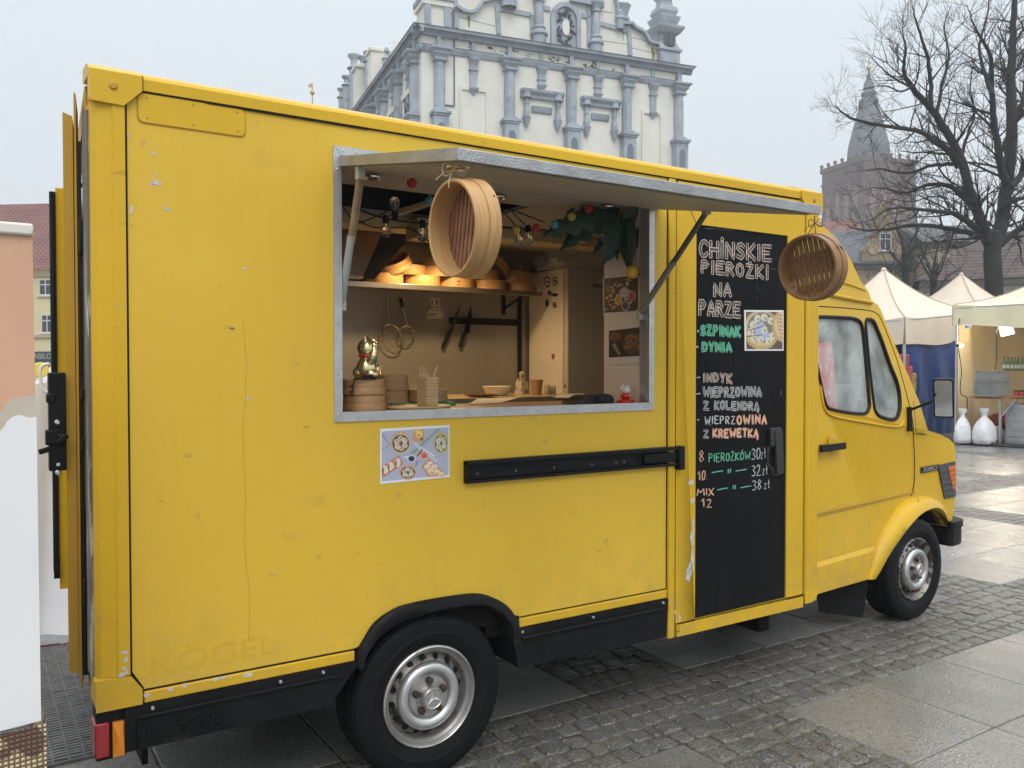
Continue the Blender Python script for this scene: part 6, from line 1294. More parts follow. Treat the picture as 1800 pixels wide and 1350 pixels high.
# ================================================================ LEFT FOREGROUND
def tilemat(name, col, col2, sx, sz, axis='x', rough=0.8, mortar=(0.05, 0.045, 0.04), msize=0.04, off=0.5, bump=0.0):
    """courses of brick or tile laid along two object axes"""
    m = mat(name, col, rough, var=0.2, vs=0.8); n = m.node_tree.nodes; l = m.node_tree.links.new; b = n['Principled BSDF']
    tc = n.new('ShaderNodeTexCoord'); sp = n.new('ShaderNodeSeparateXYZ'); cb = n.new('ShaderNodeCombineXYZ'); l(tc.outputs['Object'], sp.inputs[0])
    if axis == 'x': l(sp.outputs['X'], cb.inputs['X'])
    elif axis == 'y': l(sp.outputs['Y'], cb.inputs['X'])
    else:
        a = n.new('ShaderNodeMath'); a.operation = 'ADD'; l(sp.outputs['X'], a.inputs[0]); l(sp.outputs['Y'], a.inputs[1]); l(a.outputs[0], cb.inputs['X'])
    l(sp.outputs['Z'], cb.inputs['Y'])
    br = n.new('ShaderNodeTexBrick'); br.inputs['Color1'].default_value = (*col, 1); br.inputs['Color2'].default_value = (*col2, 1); br.inputs['Mortar'].default_value = (*mortar, 1)
    br.inputs['Scale'].default_value = 1; br.inputs['Brick Width'].default_value = sx; br.inputs['Row Height'].default_value = sz; br.inputs['Mortar Size'].default_value = msize*sz; br.offset = off
    l(cb.outputs[0], br.inputs['Vector'])
    nz = n.new('ShaderNodeTexNoise'); nz.inputs['Scale'].default_value = 0.7; nz.inputs['Detail'].default_value = 5; l(tc.outputs['Object'], nz.inputs['Vector'])
    r = n.new('ShaderNodeMapRange'); r.inputs['To Min'].default_value = 0.6; r.inputs['To Max'].default_value = 1.4; l(nz.outputs['Fac'], r.inputs['Value'])
    mm = n.new('ShaderNodeMix'); mm.data_type = 'RGBA'; mm.blend_type = 'MULTIPLY'; mm.inputs['Factor'].default_value = 1; l(br.outputs['Color'], mm.inputs['A']); l(r.outputs[0], mm.inputs['B'])
    l(mm.outputs['Result'], b.inputs['Base Color']); return m
kb = thing('kiosk_board', 'peach and white painted stall board with a pale cap on top', 'stall board', (-0.4, -0.6, 0.78))
yk = -0.6
tr_, br_ = W(57, 414, yk), W(72.5, 1266, yk)
M_peach = mat('peach_paint', (0.59, 0.345, 0.225), 0.6, var=0.08, vs=3, bump=0.0008, bs=50)
b = MB(); b.prism([Vector((-1.2, yk, br_.z-0.09)), Vector((br_.x, yk, br_.z)), Vector((tr_.x, yk, tr_.z)), Vector((-1.2, yk, tr_.z))], (0, 0.05, 0)); b.build('board_panel', M_peach, kb)
b = MB(); b.box(-1.2, tr_.x+0.002, yk-0.012, yk+0.062, tr_.z-0.002, tr_.z+0.028); b.build('board_cap', mat('cap_white', (0.66, 0.63, 0.57), 0.4), kb, bevel=0.006)
def edge_line(pts): return smooth_path([W(u, v, yk-0.002) for u, v in pts], 4)
def fill_down(pts, y, thick, name, m):
    p = edge_line(pts); b = MB()
    top = [Vector((q.x, y, q.z)) for q in p]; bot = [Vector((-1.19, y, br_.z-0.088)), ]
    rgt = Vector((br_.x-0.0005, y, br_.z+0.0))
    poly_ = top+[rgt, bot[0], Vector((-1.19, y, top[0].z))]; b.prism(poly_, (0, thick, 0)); b.build(name, m, kb, smooth=False)
fill_down([(-300, 790), (-120, 760), (-40, 745), (0, 725), (12, 708), (25, 700), (40, 697), (62, 694)], yk-0.0016, 0.0014, 'beige_band', mat('beige_print', (0.50, 0.44, 0.35), 0.6, var=0.1, vs=9))
fill_down([(-300, 830), (-120, 800), (-40, 775), (0, 758), (12, 742), (22, 733), (36, 730), (50, 734), (64, 733)], yk-0.0030, 0.0013, 'white_band', mat('white_board', (0.74, 0.74, 0.76), 0.5, var=0.03, vs=4))
# burlap covered table front
def burlap():
    m = mat('burlap', (0.42, 0.31, 0.17), 0.95); n = m.node_tree.nodes; l = m.node_tree.links.new; b = n['Principled BSDF']
    tc = n.new('ShaderNodeTexCoord'); outs = []
    wv = []
    for d in ('X', 'Z'):
        w_ = n.new('ShaderNodeTexWave'); w_.bands_direction = d; w_.inputs['Scale'].default_value = 26; w_.inputs['Distortion'].default_value = 1.5; w_.inputs['Detail'].default_value = 2; l(tc.outputs['Object'], w_.inputs['Vector']); wv.append(w_)
    mn = n.new('ShaderNodeMath'); mn.operation = 'MINIMUM'; l(wv[0].outputs['Fac'], mn.inputs[0]); l(wv[1].outputs['Fac'], mn.inputs[1])
    cr = n.new('ShaderNodeMix'); cr.data_type = 'RGBA'; cr.inputs['A'].default_value = (0.10, 0.065, 0.04, 1); cr.inputs['B'].default_value = (0.72, 0.58, 0.36, 1)
    r = n.new('ShaderNodeMapRange'); r.inputs['From Max'].default_value = 0.55; l(mn.outputs[0], r.inputs['Value']); l(r.outputs[0], cr.inputs['Factor'])
    nz = n.new('ShaderNodeTexNoise'); nz.inputs['Scale'].default_value = 14; nz.inputs['Detail'].default_value = 1; l(tc.outputs['Object'], nz.inputs['Vector'])
    r2 = n.new('ShaderNodeMapRange'); r2.inputs['From Min'].default_value = 0.52; r2.inputs['From Max'].default_value = 0.56; r2.inputs['To Max'].default_value = 0.85; l(nz.outputs['Fac'], r2.inputs['Value'])
    m2 = n.new('ShaderNodeMix'); m2.data_type = 'RGBA'; l(r2.outputs[0], m2.inputs['Factor']); l(cr.outputs['Result'], m2.inputs['A']); m2.inputs['B'].default_value = (0.09, 0.04, 0.03, 1); l(m2.outputs['Result'], b.inputs['Base Color'])
    bp = n.new('ShaderNodeBump'); bp.inputs['Distance'].default_value = 0.004; l(mn.outputs[0], bp.inputs['Height']); l(bp.outputs[0], b.inputs['Normal']); return m
b = MB(); n1 = 40; vs = []
ztab = br_.z-0.095
for i in range(n1+1):
    x = -1.2+(br_.x+0.01+1.2)*i/n1; dy = 0.008*math.sin(i*1.3)+0.006*math.sin(i*0.7)
    for z in (ztab+0.09*max(0, (x+1.2)/(br_.x+1.2)), 0.5, 0.25, 0.01): vs.append((x, yk-0.015+dy*(1.2-z)+0.0*z, z))
b.add(vs, [[i*4+j, (i+1)*4+j, (i+1)*4+j+1, i*4+j+1] for i in range(n1) for j in range(3)]); e0 = n1*4
q = [Vector(p) for p in vs[e0:e0+4]]; b.add(q+[Vector((p.x-0.01, yk+0.6, p.z)) for p in q], [[j, j+1, j+5, j+4] for j in range(3)])
tag(b.build('burlap_cover', burlap(), origin=(-0.4, yk, 0)), 'brown spotted burlap hanging below the peach and white board', 'cloth')
# rubber mat behind the truck
b = MB(); b.box(-1.3, 0.52, 0.95, 2.66, 0.002, 0.012)
for i in range(56):
    y = 0.965+i*0.030
    for j in range(30):
        x = -1.28+j*0.060+(0.03 if i % 2 else 0)*0; 
        b.box(x, x+0.05, y, y+0.016, 0.012, 0.020+R(-0.001, 0.001)); b.box(x+0.012, x+0.036, y+0.016, y+0.021, 0.012, 0.018)
tag(b.build('rubber_mat', mat('ribbed_rubber', (0.12, 0.123, 0.12), 0.45, var=0.35, vs=14), smooth=False, origin=(-0.4, 1.8, 0)), 'dark ribbed rubber mat on the ground behind the truck', 'mat')
# white tarpaulin
b = MB(); nx, nz_ = 60, 14; vs = []
for i in range(nx+1):
    x = -1.6+2.9*i/nx
    for j in range(nz_+1):
        t = j/nz_; z = 0.03+(1.52+0.06*math.sin(x*2.2)-0.03)*(1-t)
        fold = 0.05*math.sin(x*9+1.5*t)*(0.35+t)+0.03*math.sin(x*23+3*t)+0.10*t*t
        vs.append((x, 2.85-fold, z))
b.add(vs, [[i*(nz_+1)+j, (i+1)*(nz_+1)+j, (i+1)*(nz_+1)+j+1, i*(nz_+1)+j+1] for i in range(nx) for j in range(nz_)])
M_tarp = mat('white_tarp', (0.72, 0.72, 0.76), 0.6, var=0.05, vs=3, bump=0.006, bs=7)
tag(b.build('white_tarpaulin', M_tarp, angle=80, origin=(0, 2.85, 0)), 'white tarpaulin hanging behind the truck beside the mat', 'tarpaulin')
# white and blue van in the distance
vn = thing('delivery_van', 'white and blue van parked behind the white tarpaulin', 'van', (1.2, 9.5, 0))
vx = W(74, 640, 9.5).x
b = MB(); prof_ = [(-0.2, .35), (-0.2, 1.0), (0.1, 1.15), (0.65, 1.75), (0.8, 1.9), (4.2, 1.9), (4.3, 1.7), (4.3, .35)]
b.prism([Vector((vx-0.35+x, 9.5, z)) for x, z in prof_], (0, 1.8, 0)); b.build('van_body', mat('white_enamel', (0.75, 0.76, 0.78), 0.3, coat=0.4), vn, bevel=0.06, seg=3)
b = MB(); b.box(vx-0.3, vx+3.9, 9.488, 9.499, 0.75, 1.12); b.build('blue_stripe', mat('blue_vinyl', (0.03, 0.13, 0.36), 0.4), vn)
b = MB(); b.prism([Vector((vx-0.35+x, 9.489, z)) for x, z in ((0.30, 1.28), (0.78, 1.78), (1.5, 1.78), (1.5, 1.28))], (0, 0.01, 0)); b.build('van_window', M_dglass, vn)
b = MB(); b.lathe([(0.0, 0.02), (0.09, 0.02), (0.10, 0)], 20, T(vx-0.02, 9.486, 1.62) @ RX90); b.build('yellow_emblem', mat('yellow_vinyl', (0.7, 0.55, 0.08), 0.5), vn)
for x in (0.5, 3.3):
    b = MB(); b.lathe([(0, 0.01), (0.2, 0.01), (0.22, 0.03), (0.31, 0.02), (0.33, -0.02), (0.33, -0.2)], 28, T(vx-0.35+x, 9.49, 0.33) @ RX90); b.build('van_wheel', M_tyre, vn)
hb = [W(u, v, 2.6) for u, v in ((86, 640), (76, 642), (71, 650), (72, 668), (76, 686), (86, 690))]
b = MB(); b.tube(smooth_path(hb, 5), 0.010, 8); tag(b.build('handrail', mat('ivory_rail', (0.66, 0.64, 0.56), 0.35), origin=tuple(hb[0])), 'curved ivory handrail sticking out behind the rear door lock', 'handrail')
b = MB(); b.tube(smooth_path([Vector((-1.3, 2.55, .03)), Vector((-.4, 2.6, .03)), W(85, 1134, 2.62), W(100, 1137, 2.6), Vector((.52, 2.63, .025))], 5), 0.006, 6); tag(b.build('red_cable', mat('dark_red_cable', (0.12, 0.01, 0.03), 0.5), origin=(0, 2.6, 0)), 'dark red cable lying along the foot of the white tarpaulin', 'cable')

# ================================================================ BUILDINGS: helpers
def oriented(p, az):
    """local frame: s along a facade (azimuth from +y towards +x), t outwards to the right of s, z up"""
    d1 = Vector((math.sin(az), math.cos(az), 0)); d2 = Vector((math.cos(az), -math.sin(az), 0))
    return lambda s, t, z: Vector(p)+d1*s+d2*t+Vector((0, 0, z)), d1, d2
def fbox(b, F, s0, s1, t0, t1, z0, z1, m=0, c=None):
    b.add([F(s, t, z) for z in (z0, z1) for t in (t0, t1) for s in (s0, s1)], [[0,2,3,1],[4,5,7,6],[0,1,5,4],[2,6,7,3],[0,4,6,2],[1,3,7,5]], m, c)
def fprof(b, F, s0, s1, prof, m=0):
    """profile (t,z) swept along s"""
    k = len(prof); b.add([F(s0, t, z) for t, z in prof]+[F(s1, t, z) for t, z in prof], [[i, (i+1) % k, k+(i+1) % k, k+i] for i in range(k)]+[list(range(k))[::-1], list(range(k, 2*k))], m)
def facade_window(F, parent, s0, s1, z0, z1, frame_m, bars=(1, 1), depth=0.0, sill=True, t=0.0, name='window'):
    b = MB(); w_ = 0.055
    fbox(b, F, s0, s0+w_, t+0.0, t+0.05, z0, z1); fbox(b, F, s1-w_, s1, t, t+0.05, z0, z1); fbox(b, F, s0+w_, s1-w_, t, t+0.05, z0, z0+w_); fbox(b, F, s0+w_, s1-w_, t, t+0.05, z1-w_, z1)
    for i in range(bars[0]): x = s0+(s1-s0)*(i+1)/(bars[0]+1); fbox(b, F, x-0.025, x+0.025, t, t+0.045, z0+w_, z1-w_)
    for i in range(bars[1]): z = z0+(z1-z0)*(i+1)*(0.66 if bars[1] == 1 else 1/(bars[1]+1)); fbox(b, F, s0+w_, s1-w_, t, t+0.04, z-0.03, z+0.03)
    if sill: fbox(b, F, s0-0.1, s1+0.1, t, t+0.12, z0-0.08, z0-0.001)
    o = b.build(name, frame_m, parent, smooth=False)
    b = MB(); fbox(b, F, s0+w_*0.5, s1-w_*0.5, t-0.005, t+0.015, z0+w_*.5, z1-w_*.5); b.build('pane', M_dglass, o, smooth=False)
    return o
M_stucco = mat('cream_stucco', (0.69, 0.675, 0.61), 0.85, var=0.08, vs=0.8, col2=(0.46, 0.41, 0.31), c2s=0.7, c2t=(0.6, 0.85), bump=0.01, bs=6)
M_trim = mat('grey_blue_trim', (0.335, 0.375, 0.42), 0.75, var=0.18, vs=1.2, col2=(0.17, 0.19, 0.205), c2s=1.6, c2t=(0.52, 0.78))
M_ledge = mat('dark_ledge', (0.09, 0.1, 0.11), 0.7)
M_wfr = mat('white_window_frame', (0.55, 0.55, 0.53), 0.5)
M_brn = mat('brown_window', (0.09, 0.065, 0.05), 0.5)
# ================================================================ TOWN HALL
DTH = 40.0
AZ = math.radians(100.8)
pc = CAM+ray(741, 130)*DTH; pc = Vector((pc.x, pc.y, 0))
F, D1, D2 = oriented(pc, AZ)            # t outwards = towards the square (D2)
def TH(u, v, t=0.0):
    p = WP(u, v, pc+D2*t, D2); r = p-pc; return r.dot(D1), p.z
Fl, D1l, D2l = oriented(pc, AZ-PI/2)    # left flank runs away from the corner; outward is -t
def TL(u, v, t=0.0):
    p = WP(u, v, pc-D2l*t, D2l); r = p-pc; return r.dot(D1l), p.z
th = thing('town_hall', 'cream renaissance town hall with grey blue pilasters behind the truck', 'town hall', tuple(pc))
sR = TH(1199, 200)[0]; zK = TH(775, 62)[1]                 # right end, foot of the cornice
z_c0, z_c1 = TH(741, 61)[1], TH(741, 42, .5)[1]
z_a0, z_a1 = TH(771, 94)[1], TH(771, 85)[1]
LD = 17.0
b = MB(); fbox(b, F, 0, sR, -LD, 0, 0, z_c1-0.2); b.build('masonry', M_stucco, th, smooth=False)
b = MB()
cornice = [(0.02, z_c0-0.02), (0.18, z_c0), (0.20, z_c0+0.10), (0.32, z_c0+0.26), (0.34, z_c0+0.36), (0.46, z_c1-0.12), (0.50, z_c1), (0.02, z_c1)]
fprof(b, F, -0.5, sR+0.5, cornice); fprof(b, Fl, -0.5, LD, [(-t, z) for t, z in cornice])
arch = [(0.02, z_a0), (0.08, z_a0+0.02), (0.12, (z_a0+z_a1)/2), (0.17, z_a1-0.05), (0.19, z_a1+0.04), (0.02, z_a1+0.05)]
fprof(b, F, -0.2, sR+0.22, arch); fprof(b, Fl, -0.2, LD, [(-t, z) for t, z in arch])
b.build('cornice', M_trim, th, angle=25)
b = MB(); fbox(b, F, -0.52, sR+0.57, 0.0, 0.52, z_c1+0.002, z_c1+0.035); fbox(b, Fl, -0.0, LD, -0.52, 0.0, z_c1+0.002, z_c1+0.035); fbox(b, F, -0.2, sR+0.22, 0.0, 0.20, z_a1+0.052, z_a1+0.07); b.build('lead_flashing', M_ledge, th, smooth=False)
# peeled patches of the frieze
b = MB()
for i in range(70):
    s = R(0.2, sR); z = R(z_a1+0.12, z_c0-0.06)
    if noise.noise(Vector((s*0.9, 3.1, 0))) < 0.02: continue
    b.prism([F(s+R(-.16, .16), 0.012, z+R(-.09, .09)) for _ in range(5)], D2*0.001)
b.build('peeled_patch', mat('bare_brick_patch', (0.14, 0.09, 0.06), 0.9), th, smooth=False)
def pilaster(FF, s, sgn, ztop, zb, w_=0.56, d=0.38, parent=th, nm='pilaster'):
    g = lambda a, t, z: FF(s+a, t*sgn, z)
    b = MB(); h = ztop-zb
    def bx(a, t, z0, z1): 
        b.add([g(x, y, z) for z in (z0, z1) for y in (0, t) for x in (-a, a)], [[0,2,3,1],[4,5,7,6],[0,1,5,4],[2,6,7,3],[0,4,6,2],[1,3,7,5]])
    zc0 = ztop-0.62
    ring = [(w_*.5, d, zc0-0.0), (w_*.62, d*1.2, zc0+.05), (w_*.5, d, zc0+.10), (w_*.5, d, zc0+.20), (w_*.72, d*1.35, zc0+.34), (w_*.70, d*1.35, zc0+.42), (w_*.92, d*1.7, zc0+.52), (w_*.92, d*1.7, zc0+.60)]
    for (a, t, z), (a2, t2, z2) in zip(ring, ring[1:]):
        vs = [g(-a, 0, z), g(-a, t, z), g(a, t, z), g(a, 0, z), g(-a2, 0, z2), g(-a2, t2, z2), g(a2, t2, z2), g(a2, 0, z2)]
        b.add(vs, [[0, 1, 5, 4], [1, 2, 6, 5], [2, 3, 7, 6], [4, 5, 6, 7], [0, 3, 2, 1]])
    # polygonal shaft with entasis
    for a0, t0, z0, a1, t1, z1 in ((w_*.44, d*.95, zb+.16, w_*.46, d, zb+h*.4), (w_*.46, d, zb+h*.4, w_*.41, d*.9, zc0)):
        lo = [g(-a0, 0, z0), g(-a0, t0*.55, z0), g(-a0*.55, t0, z0), g(a0*.55, t0, z0), g(a0, t0*.55, z0), g(a0, 0, z0)]
        hi = [g(-a1, 0, z1), g(-a1, t1*.55, z1), g(-a1*.55, t1, z1), g(a1*.55, t1, z1), g(a1, t1*.55, z1), g(a1, 0, z1)]
        b.add(lo+hi, [[i, i+1, 7+i, 6+i] for i in range(5)])
    bx(w_*.56, d*1.15, zb+.06, zb+.10); bx(w_*.52, d*1.05, zb, zb+.16); bx(w_*.85, d*1.6, zb-.12, zb-.0); bx(w_*.72, d*1.45, zb-.22, zb-.12)
    bx(w_*.64, d*1.3, zb-1.7, zb-.22); bx(w_*.8, d*1.5, zb-1.85, zb-1.7); bx(w_*.7, d*1.3, 0.0, zb-1.85)
    bx(w_*.2, d*.55, ztop, z_c0)
    o = b.build(nm, M_trim, parent, angle=30)
    b = MB(); a = w_*.34; zz = zb-1.5
    arc = [g(-a, d*1.305, zz), g(a, d*1.305, zz)]+[g(a*math.cos(t), d*1.305, zz+.72+a*1.2*math.sin(t)) for t in [PI*i/8 for i in range(9)]]
    b.add(arc, [list(range(len(arc)))]); b.build('niche', mat('niche_grey', (0.16, 0.185, 0.21), 0.8) if 'niche_grey' not in bpy.data.materials else bpy.data.materials['niche_grey'], o, smooth=False)
ztop = TH(771, 87)[1]; zbase = TH(771, 199)[1]
ztop = (ztop+TH(1002, 122)[1]+TH(1194, 151)[1])/3; zbase = (zbase+TH(1002, 225)[1]+TH(1194, 250)[1])/3
ps = [TH(771, 150)[0], TH(894, 160)[0], TH(1002.5, 170)[0], TH(1100, 190)[0], TH(1191, 200)[0]]
for s in ps: pilaster(F, s, 1, ztop, zbase)
pl_ = [TL(738, 130)[0], TL(703.5, 160)[0], TL(671, 180)[0], TL(651, 190)[0]]
pl_ = [0.75]+[0.75+3.1*i for i in range(1, 6)]
for s in pl_: pilaster(Fl, s, -1, ztop, zbase)
def console(FF, s, sgn, zt_, zb_):
    g = lambda a, t, z: FF(s+a, t*sgn, z); b = MB()
    ring = [(0.02, .03, zb_-.28), (.13, .10, zb_-.12), (.24, .2, zb_), (.24, .22, zb_+.06), (.17, .12, zb_+.07), (.17, .12, zt_-.62), (.24, .18, zt_-.60), (.24, .18, zt_-.54), (.17, .12, zt_-.52), (.17, .16, zt_-.34), (.26, .3, zt_-.1), (.28, .32, zt_)]
    for (a, t, z), (a2, t2, z2) in zip(ring, ring[1:]):
        b.add([g(-a, 0, z), g(-a, t, z), g(a, t, z), g(a, 0, z), g(-a2, 0, z2), g(-a2, t2, z2), g(a2, t2, z2), g(a2, 0, z2)], [[0, 1, 5, 4], [1, 2, 6, 5], [2, 3, 7, 6], [4, 5, 6, 7]])
    b.build('console', M_trim, th, smooth=False)
    b = MB(); b.add([g(x, y, z) for z in (z_a1+.05, z_c0-.02) for y in (0, .10) for x in (-.1, .1)], [[0,2,3,1],[4,5,7,6],[0,1,5,4],[2,6,7,3],[0,4,6,2],[1,3,7,5]]); b.build('frieze_bar', M_trim, th, smooth=False)
for u, vt, vb in ((831.5, 97, 158), (951, 114, 153), (1050, 129, 168), (1147, 145, 201)):
    s, z1 = TH(u, vt); _, z0 = TH(u, vb); console(F, s, 1, z_a0-0.02, z0)
for i in range(5): console(Fl, 2.3+3.1*i, -1, z_a0-0.02, z_a0-1.9)
# pediment hoods with hanging colonettes, blind niches
for u0, u1, v, vl in ((914, 988, 157, 219), (1020, 1087, 171, 236)):
    s0, z = TH(u0, v); s1, _ = TH(u1, v); zl = TH(u0+5, vl)[1]; b = MB()
    hoodp = [(0, z-.42), (.16, z-.40), (.18, z-.25), (.34, z-.12), (.36, z), (0, z)]
    fprof(b, F, s0, s1, hoodp); fprof(b, F, s0+0.62, s1-0.62, [(0, z-1.10), (.10, z-1.05), (.2, z-.86), (.22, z-.78), (0, z-.78)])
    for sx in (s0+0.3, s1-0.3):
        o = F(sx, 0.14, 0); b.lathe([(0.02, zl-.2), (.10, zl), (.21, zl+.32), (.22, zl+.36), (.15, zl+.4), (.17, zl+.62), (.10, zl+.82), (.10, zl+1.0), (.13, zl+1.03), (.09, zl+1.1), (.08, zl+1.5), (.13, zl+1.52), (.12, zl+1.62), (.2, zl+1.72), (.24, z-.42)], 12, T(o.x, o.y, 0))
    b.build('window_hood', M_trim, th, angle=35)
M_nich = mat('niche_stucco', (0.66, 0.635, 0.55), 0.85, var=0.06, vs=1)
for u0, u1, v in ((807, 858, 157), (1127, 1163, 199)):
    s0, z = TH(u0, v); s1, _ = TH(u1, v); b = MB()
    fbox(b, F, s0, s0+.14, 0, .07, z-5, z); fbox(b, F, s1-.14, s1, 0, .07, z-5, z); fbox(b, F, s0, s1, .0, .071, z, z+.14); b.build('niche_frame', M_nich, th, smooth=False)
b = MB(); s0 = TH(798, 150)[0]; b.tube([F(s0, 0.05, z_c0), F(s0, 0.05, TH(798, 187)[1])], 0.03, 6); b.tube([F(s0, 0.05, TH(798, 187)[1]), F(s0-0.5, 0.05, TH(798, 187)[1])], 0.03, 6); s1, z1 = TH(784, 72); b.bar(F(s1-0.4, 0.5, z1-0.1), F(s1+.5, .3, z1+0.1), .05, .08); b.build('conductor_rod', M_ledge, th)
for i in range(4):
    s0 = 1.45+3.1*i
    facade_window(lambda s, t, z: Fl(s, -t, z), th, s0, s0+1.5, zbase-1.6, zbase+1.35, M_brn, (1, 2), name='window')
    b = MB(); G = lambda s, t, z: Fl(s, -t, z); fbox(b, G, s0-.25, s0-.01, 0, .1, zbase-1.7, zbase+1.36); fbox(b, G, s0+1.51, s0+1.75, 0, .1, zbase-1.7, zbase+1.36); fbox(b, G, s0-.3, s0+1.8, 0, .16, zbase+1.37, zbase+1.65); b.build('window_surround', M_nich, th, smooth=False)
# ---- gable over the front
def gz(u, v): return TH(u, v, -0.2)
gab = MB(); GT = -0.2
outline = [(741+10, 41)]
gout = [(800, 50), (800, 14), (812, 22), (823, 25), (832, 24), (840, 16), (846, 6), (860, 3), (880, -2), (880, -40), (900, -80), (960, -120), (1000, -170), (1040, -120), (1066, -60), (1078, -8), (1083, 14), (1085, 49), (1094, 44), (1109, 44), (1112, 50), (1128, 58), (1134, 66), (1139, 76), (1152, 80), (1162, 80), (1166, 109)]
gpts = [gz(u, v) for u, v in gout]; gpts = [(s, max(z, z_c1+0.0) if i in (0, len(gpts)-1) else z) for i, (s, z) in enumerate(gpts)]
gpts[0] = (gpts[0][0], z_c1-0.3); gpts[-1] = (gpts[-1][0], z_c1-0.3)
gab.plate([F(s, GT, z) for s, z in gpts], [], -D2*0.6); gb = gab.build('gable', M_stucco, th, smooth=False)
b = MB()
for a, c in zip(gpts[1:-1], gpts[2:-1]): b.bar(F(a[0], GT-.2, a[1]+.04), F(c[0], GT-.2, c[1]+.04), 0.95, 0.14)
b.build('gable_coping', M_trim, gb, smooth=False)
b = MB()
def gbar(u0, v0, u1, v1, w_=0.22, t=0.10):
    a, c = gz(u0, v0), gz(u1, v1); b.bar(F(a[0], GT+t/2, a[1]), F(c[0], GT+t/2, c[1]), t, w_, up=D1 if abs(a[0]-c[0]) < abs(a[1]-c[1]) else Vector((0, 0, 1)))
for l in ((802, 14, 802, 50), (873, 10, 876, 60), (876, 16, 933, 27), (934, 27, 936, 68), (953, 14, 966, 17), (1048, 40, 1104, 56), (1105, 56, 1107, 98), (1034, 10, 1035, 82), (1022, 27, 1036, 30), (1082, 45, 1084, 52), (1162, 82, 1163, 106)): gbar(*l)
gbar(1000, -2, 1058, 9, 0.4, 0.3)
b.build_each('gable_strip', M_trim, gb, smooth=False)
def gcol(u, v0, v1, r=0.24, name='gable_column'):
    s, z0 = gz(u, v0); _, z1 = gz(u, v1); z0 = z_c1+.02 if v0 > 60 else max(z0, z_c1+.04); o = F(s, GT+0.16, 0); b = MB(); h = z1-z0
    b.lathe([(r*1.5, z0), (r*1.5, z0+.5), (r*1.9, z0+.55), (r*1.9, z0+.66), (r*1.2, z0+.8), (r*1.5, z0+.9), (r, z0+1.0), (r*1.05, z0+h*.5), (r*.85, z1-.55), (r*1.2, z1-.5), (r, z1-.42), (r*1.1, z1-.3), (r*1.8, z1-.1), (r*1.8, z1)], 14, T(o.x, o.y, 0)); b.build(name, M_trim, gb, angle=35)
gcol(945, 70, -12); gcol(1045, 88, 6, 0.22); gcol(892, 16, -50, .26); gcol(1087, 54, 26, .13)
# niche with a carved wreath
b = MB(); s0, zb0 = gz(967, 73); s1, _ = gz(1019, 80); zt0 = gz(992, 5)[1]; zb0 = z_c1+.04; rc = (s1-s0)/2; sc_ = (s0+s1)/2; zsp = zt0-rc
def archring(r, zbot): return [(sc_-r, zbot)]+[(sc_-r*math.cos(t), zsp+r*math.sin(t)) for t in [PI*i/16 for i in range(17)]]+[(sc_+r, zbot)]
ro, ri = archring(rc, zb0), archring(rc*.72, zb0); k = len(ro)
for t0 in (0.16,):
    b.add([F(s, GT+t0, z) for s, z in ro+ri]+[F(s, GT, z) for s, z in ro+ri], [[i, i+1, k+i+1, k+i] for i in range(k-1)]+[[2*k+i, 2*k+i+1, i+1, i] for i in range(k-1)]+[[k+i, k+i+1, 3*k+i+1, 3*k+i] for i in range(k-1)])
b.plate([F(s, GT+.03, z) for s, z in archring(rc*.73, zb0)], [], -D2*0.02)
b.build('niche_arch', M_trim, gb, angle=30)
b = MB(); zm = (zb0+zt0)/2-.1
for i in range(44):
    a = 2*PI*i/44+R(-.1, .1); rr = R(.55, .98); s, z = sc_+rc*.62*rr*math.cos(a), zm+(zt0-zb0)*.43*rr*math.sin(a)
    b.tube([F(s, GT+.05, z), F(s+R(-.12, .12), GT+.12, z+R(-.2, .2)), F(s+R(-.2, .2), GT+.05, z+R(-.2, .2))], .035, 5)
b.build('carved_wreath', M_ledge, gb)
b = MB(); b.prism([F(sc_+.21*math.cos(t), GT+.035, zm+.05+.40*math.sin(t)) for t in [2*PI*i/20 for i in range(20)]], D2*0.10); b.build('wreath_medallion', M_stucco, gb)
# horizontal hairline joints and stains on the gable
b = MB()
for u0, v0, u1, v1 in ((806, 30, 870, 46), (1036, 68, 1102, 78), (1111, 66, 1136, 72), (1110, 84, 1160, 96), (1040, 17, 1078, 23)): gbar(u0, v0, u1, v1, 0.025, 0.006)
b.build('stucco_joint', M_ledge, gb, smooth=False)
b = MB()
for u, v0, v1, w_ in ((824, 28, 48, .16), (1147, 84, 104, .18), (1150, 90, 106, .1), (1095, 56, 72, .08)):
    s, z1 = gz(u, v0); _, z0 = gz(u, v1); b.prism([F(s-w_*.5, GT+.004, z1), F(s+w_*.5, GT+.004, z1), F(s+w_*.3, GT+.004, z0), F(s-w_*.2, GT+.004, z0)], D2*.002)
b.build('algae_stain', mat('algae', (0.25, 0.23, 0.12), 0.9), gb, smooth=False)
# corner pedestal (left) and corner pinnacle (right), crowns
def pedestal(s, w_, z0, z1, name):
    b = MB(); h = z1-z0
    fbox(b, F, s-w_/2, s+w_/2, -w_, .0, z0, z1); fbox(b, F, s-w_*.58, s+w_*.58, -w_*1.08, .12, z1, z1+.25); fbox(b, F, s-w_*.54, s+w_*.54, -w_*1.04, .08, z0, z0+.2)
    b.build(name, M_stucco, th, smooth=False); b = MB()
    for x in (-.38, .38): fbox(b, F, s+x*w_-.16, s+x*w_+.16, -.02, .10, z0+.2, z1)
    fbox(b, F, s-w_*.62, s+w_*.62, -w_*1.1, .2, z1+.26, z1+.5); b.build('pedestal_strip', M_trim, th, smooth=False)
s0 = gz(740, 30)[0]; s1 = gz(793, 30)[0]; pedestal((s0+s1)/2, s1-s0-.2, z_c1+.04, gz(770, 14)[1], 'corner_pedestal')
sP = TH(1176, 60)[0]; zP0 = z_c1+.04
b = MB(); q = lambda v: TH(1176, v)[1]
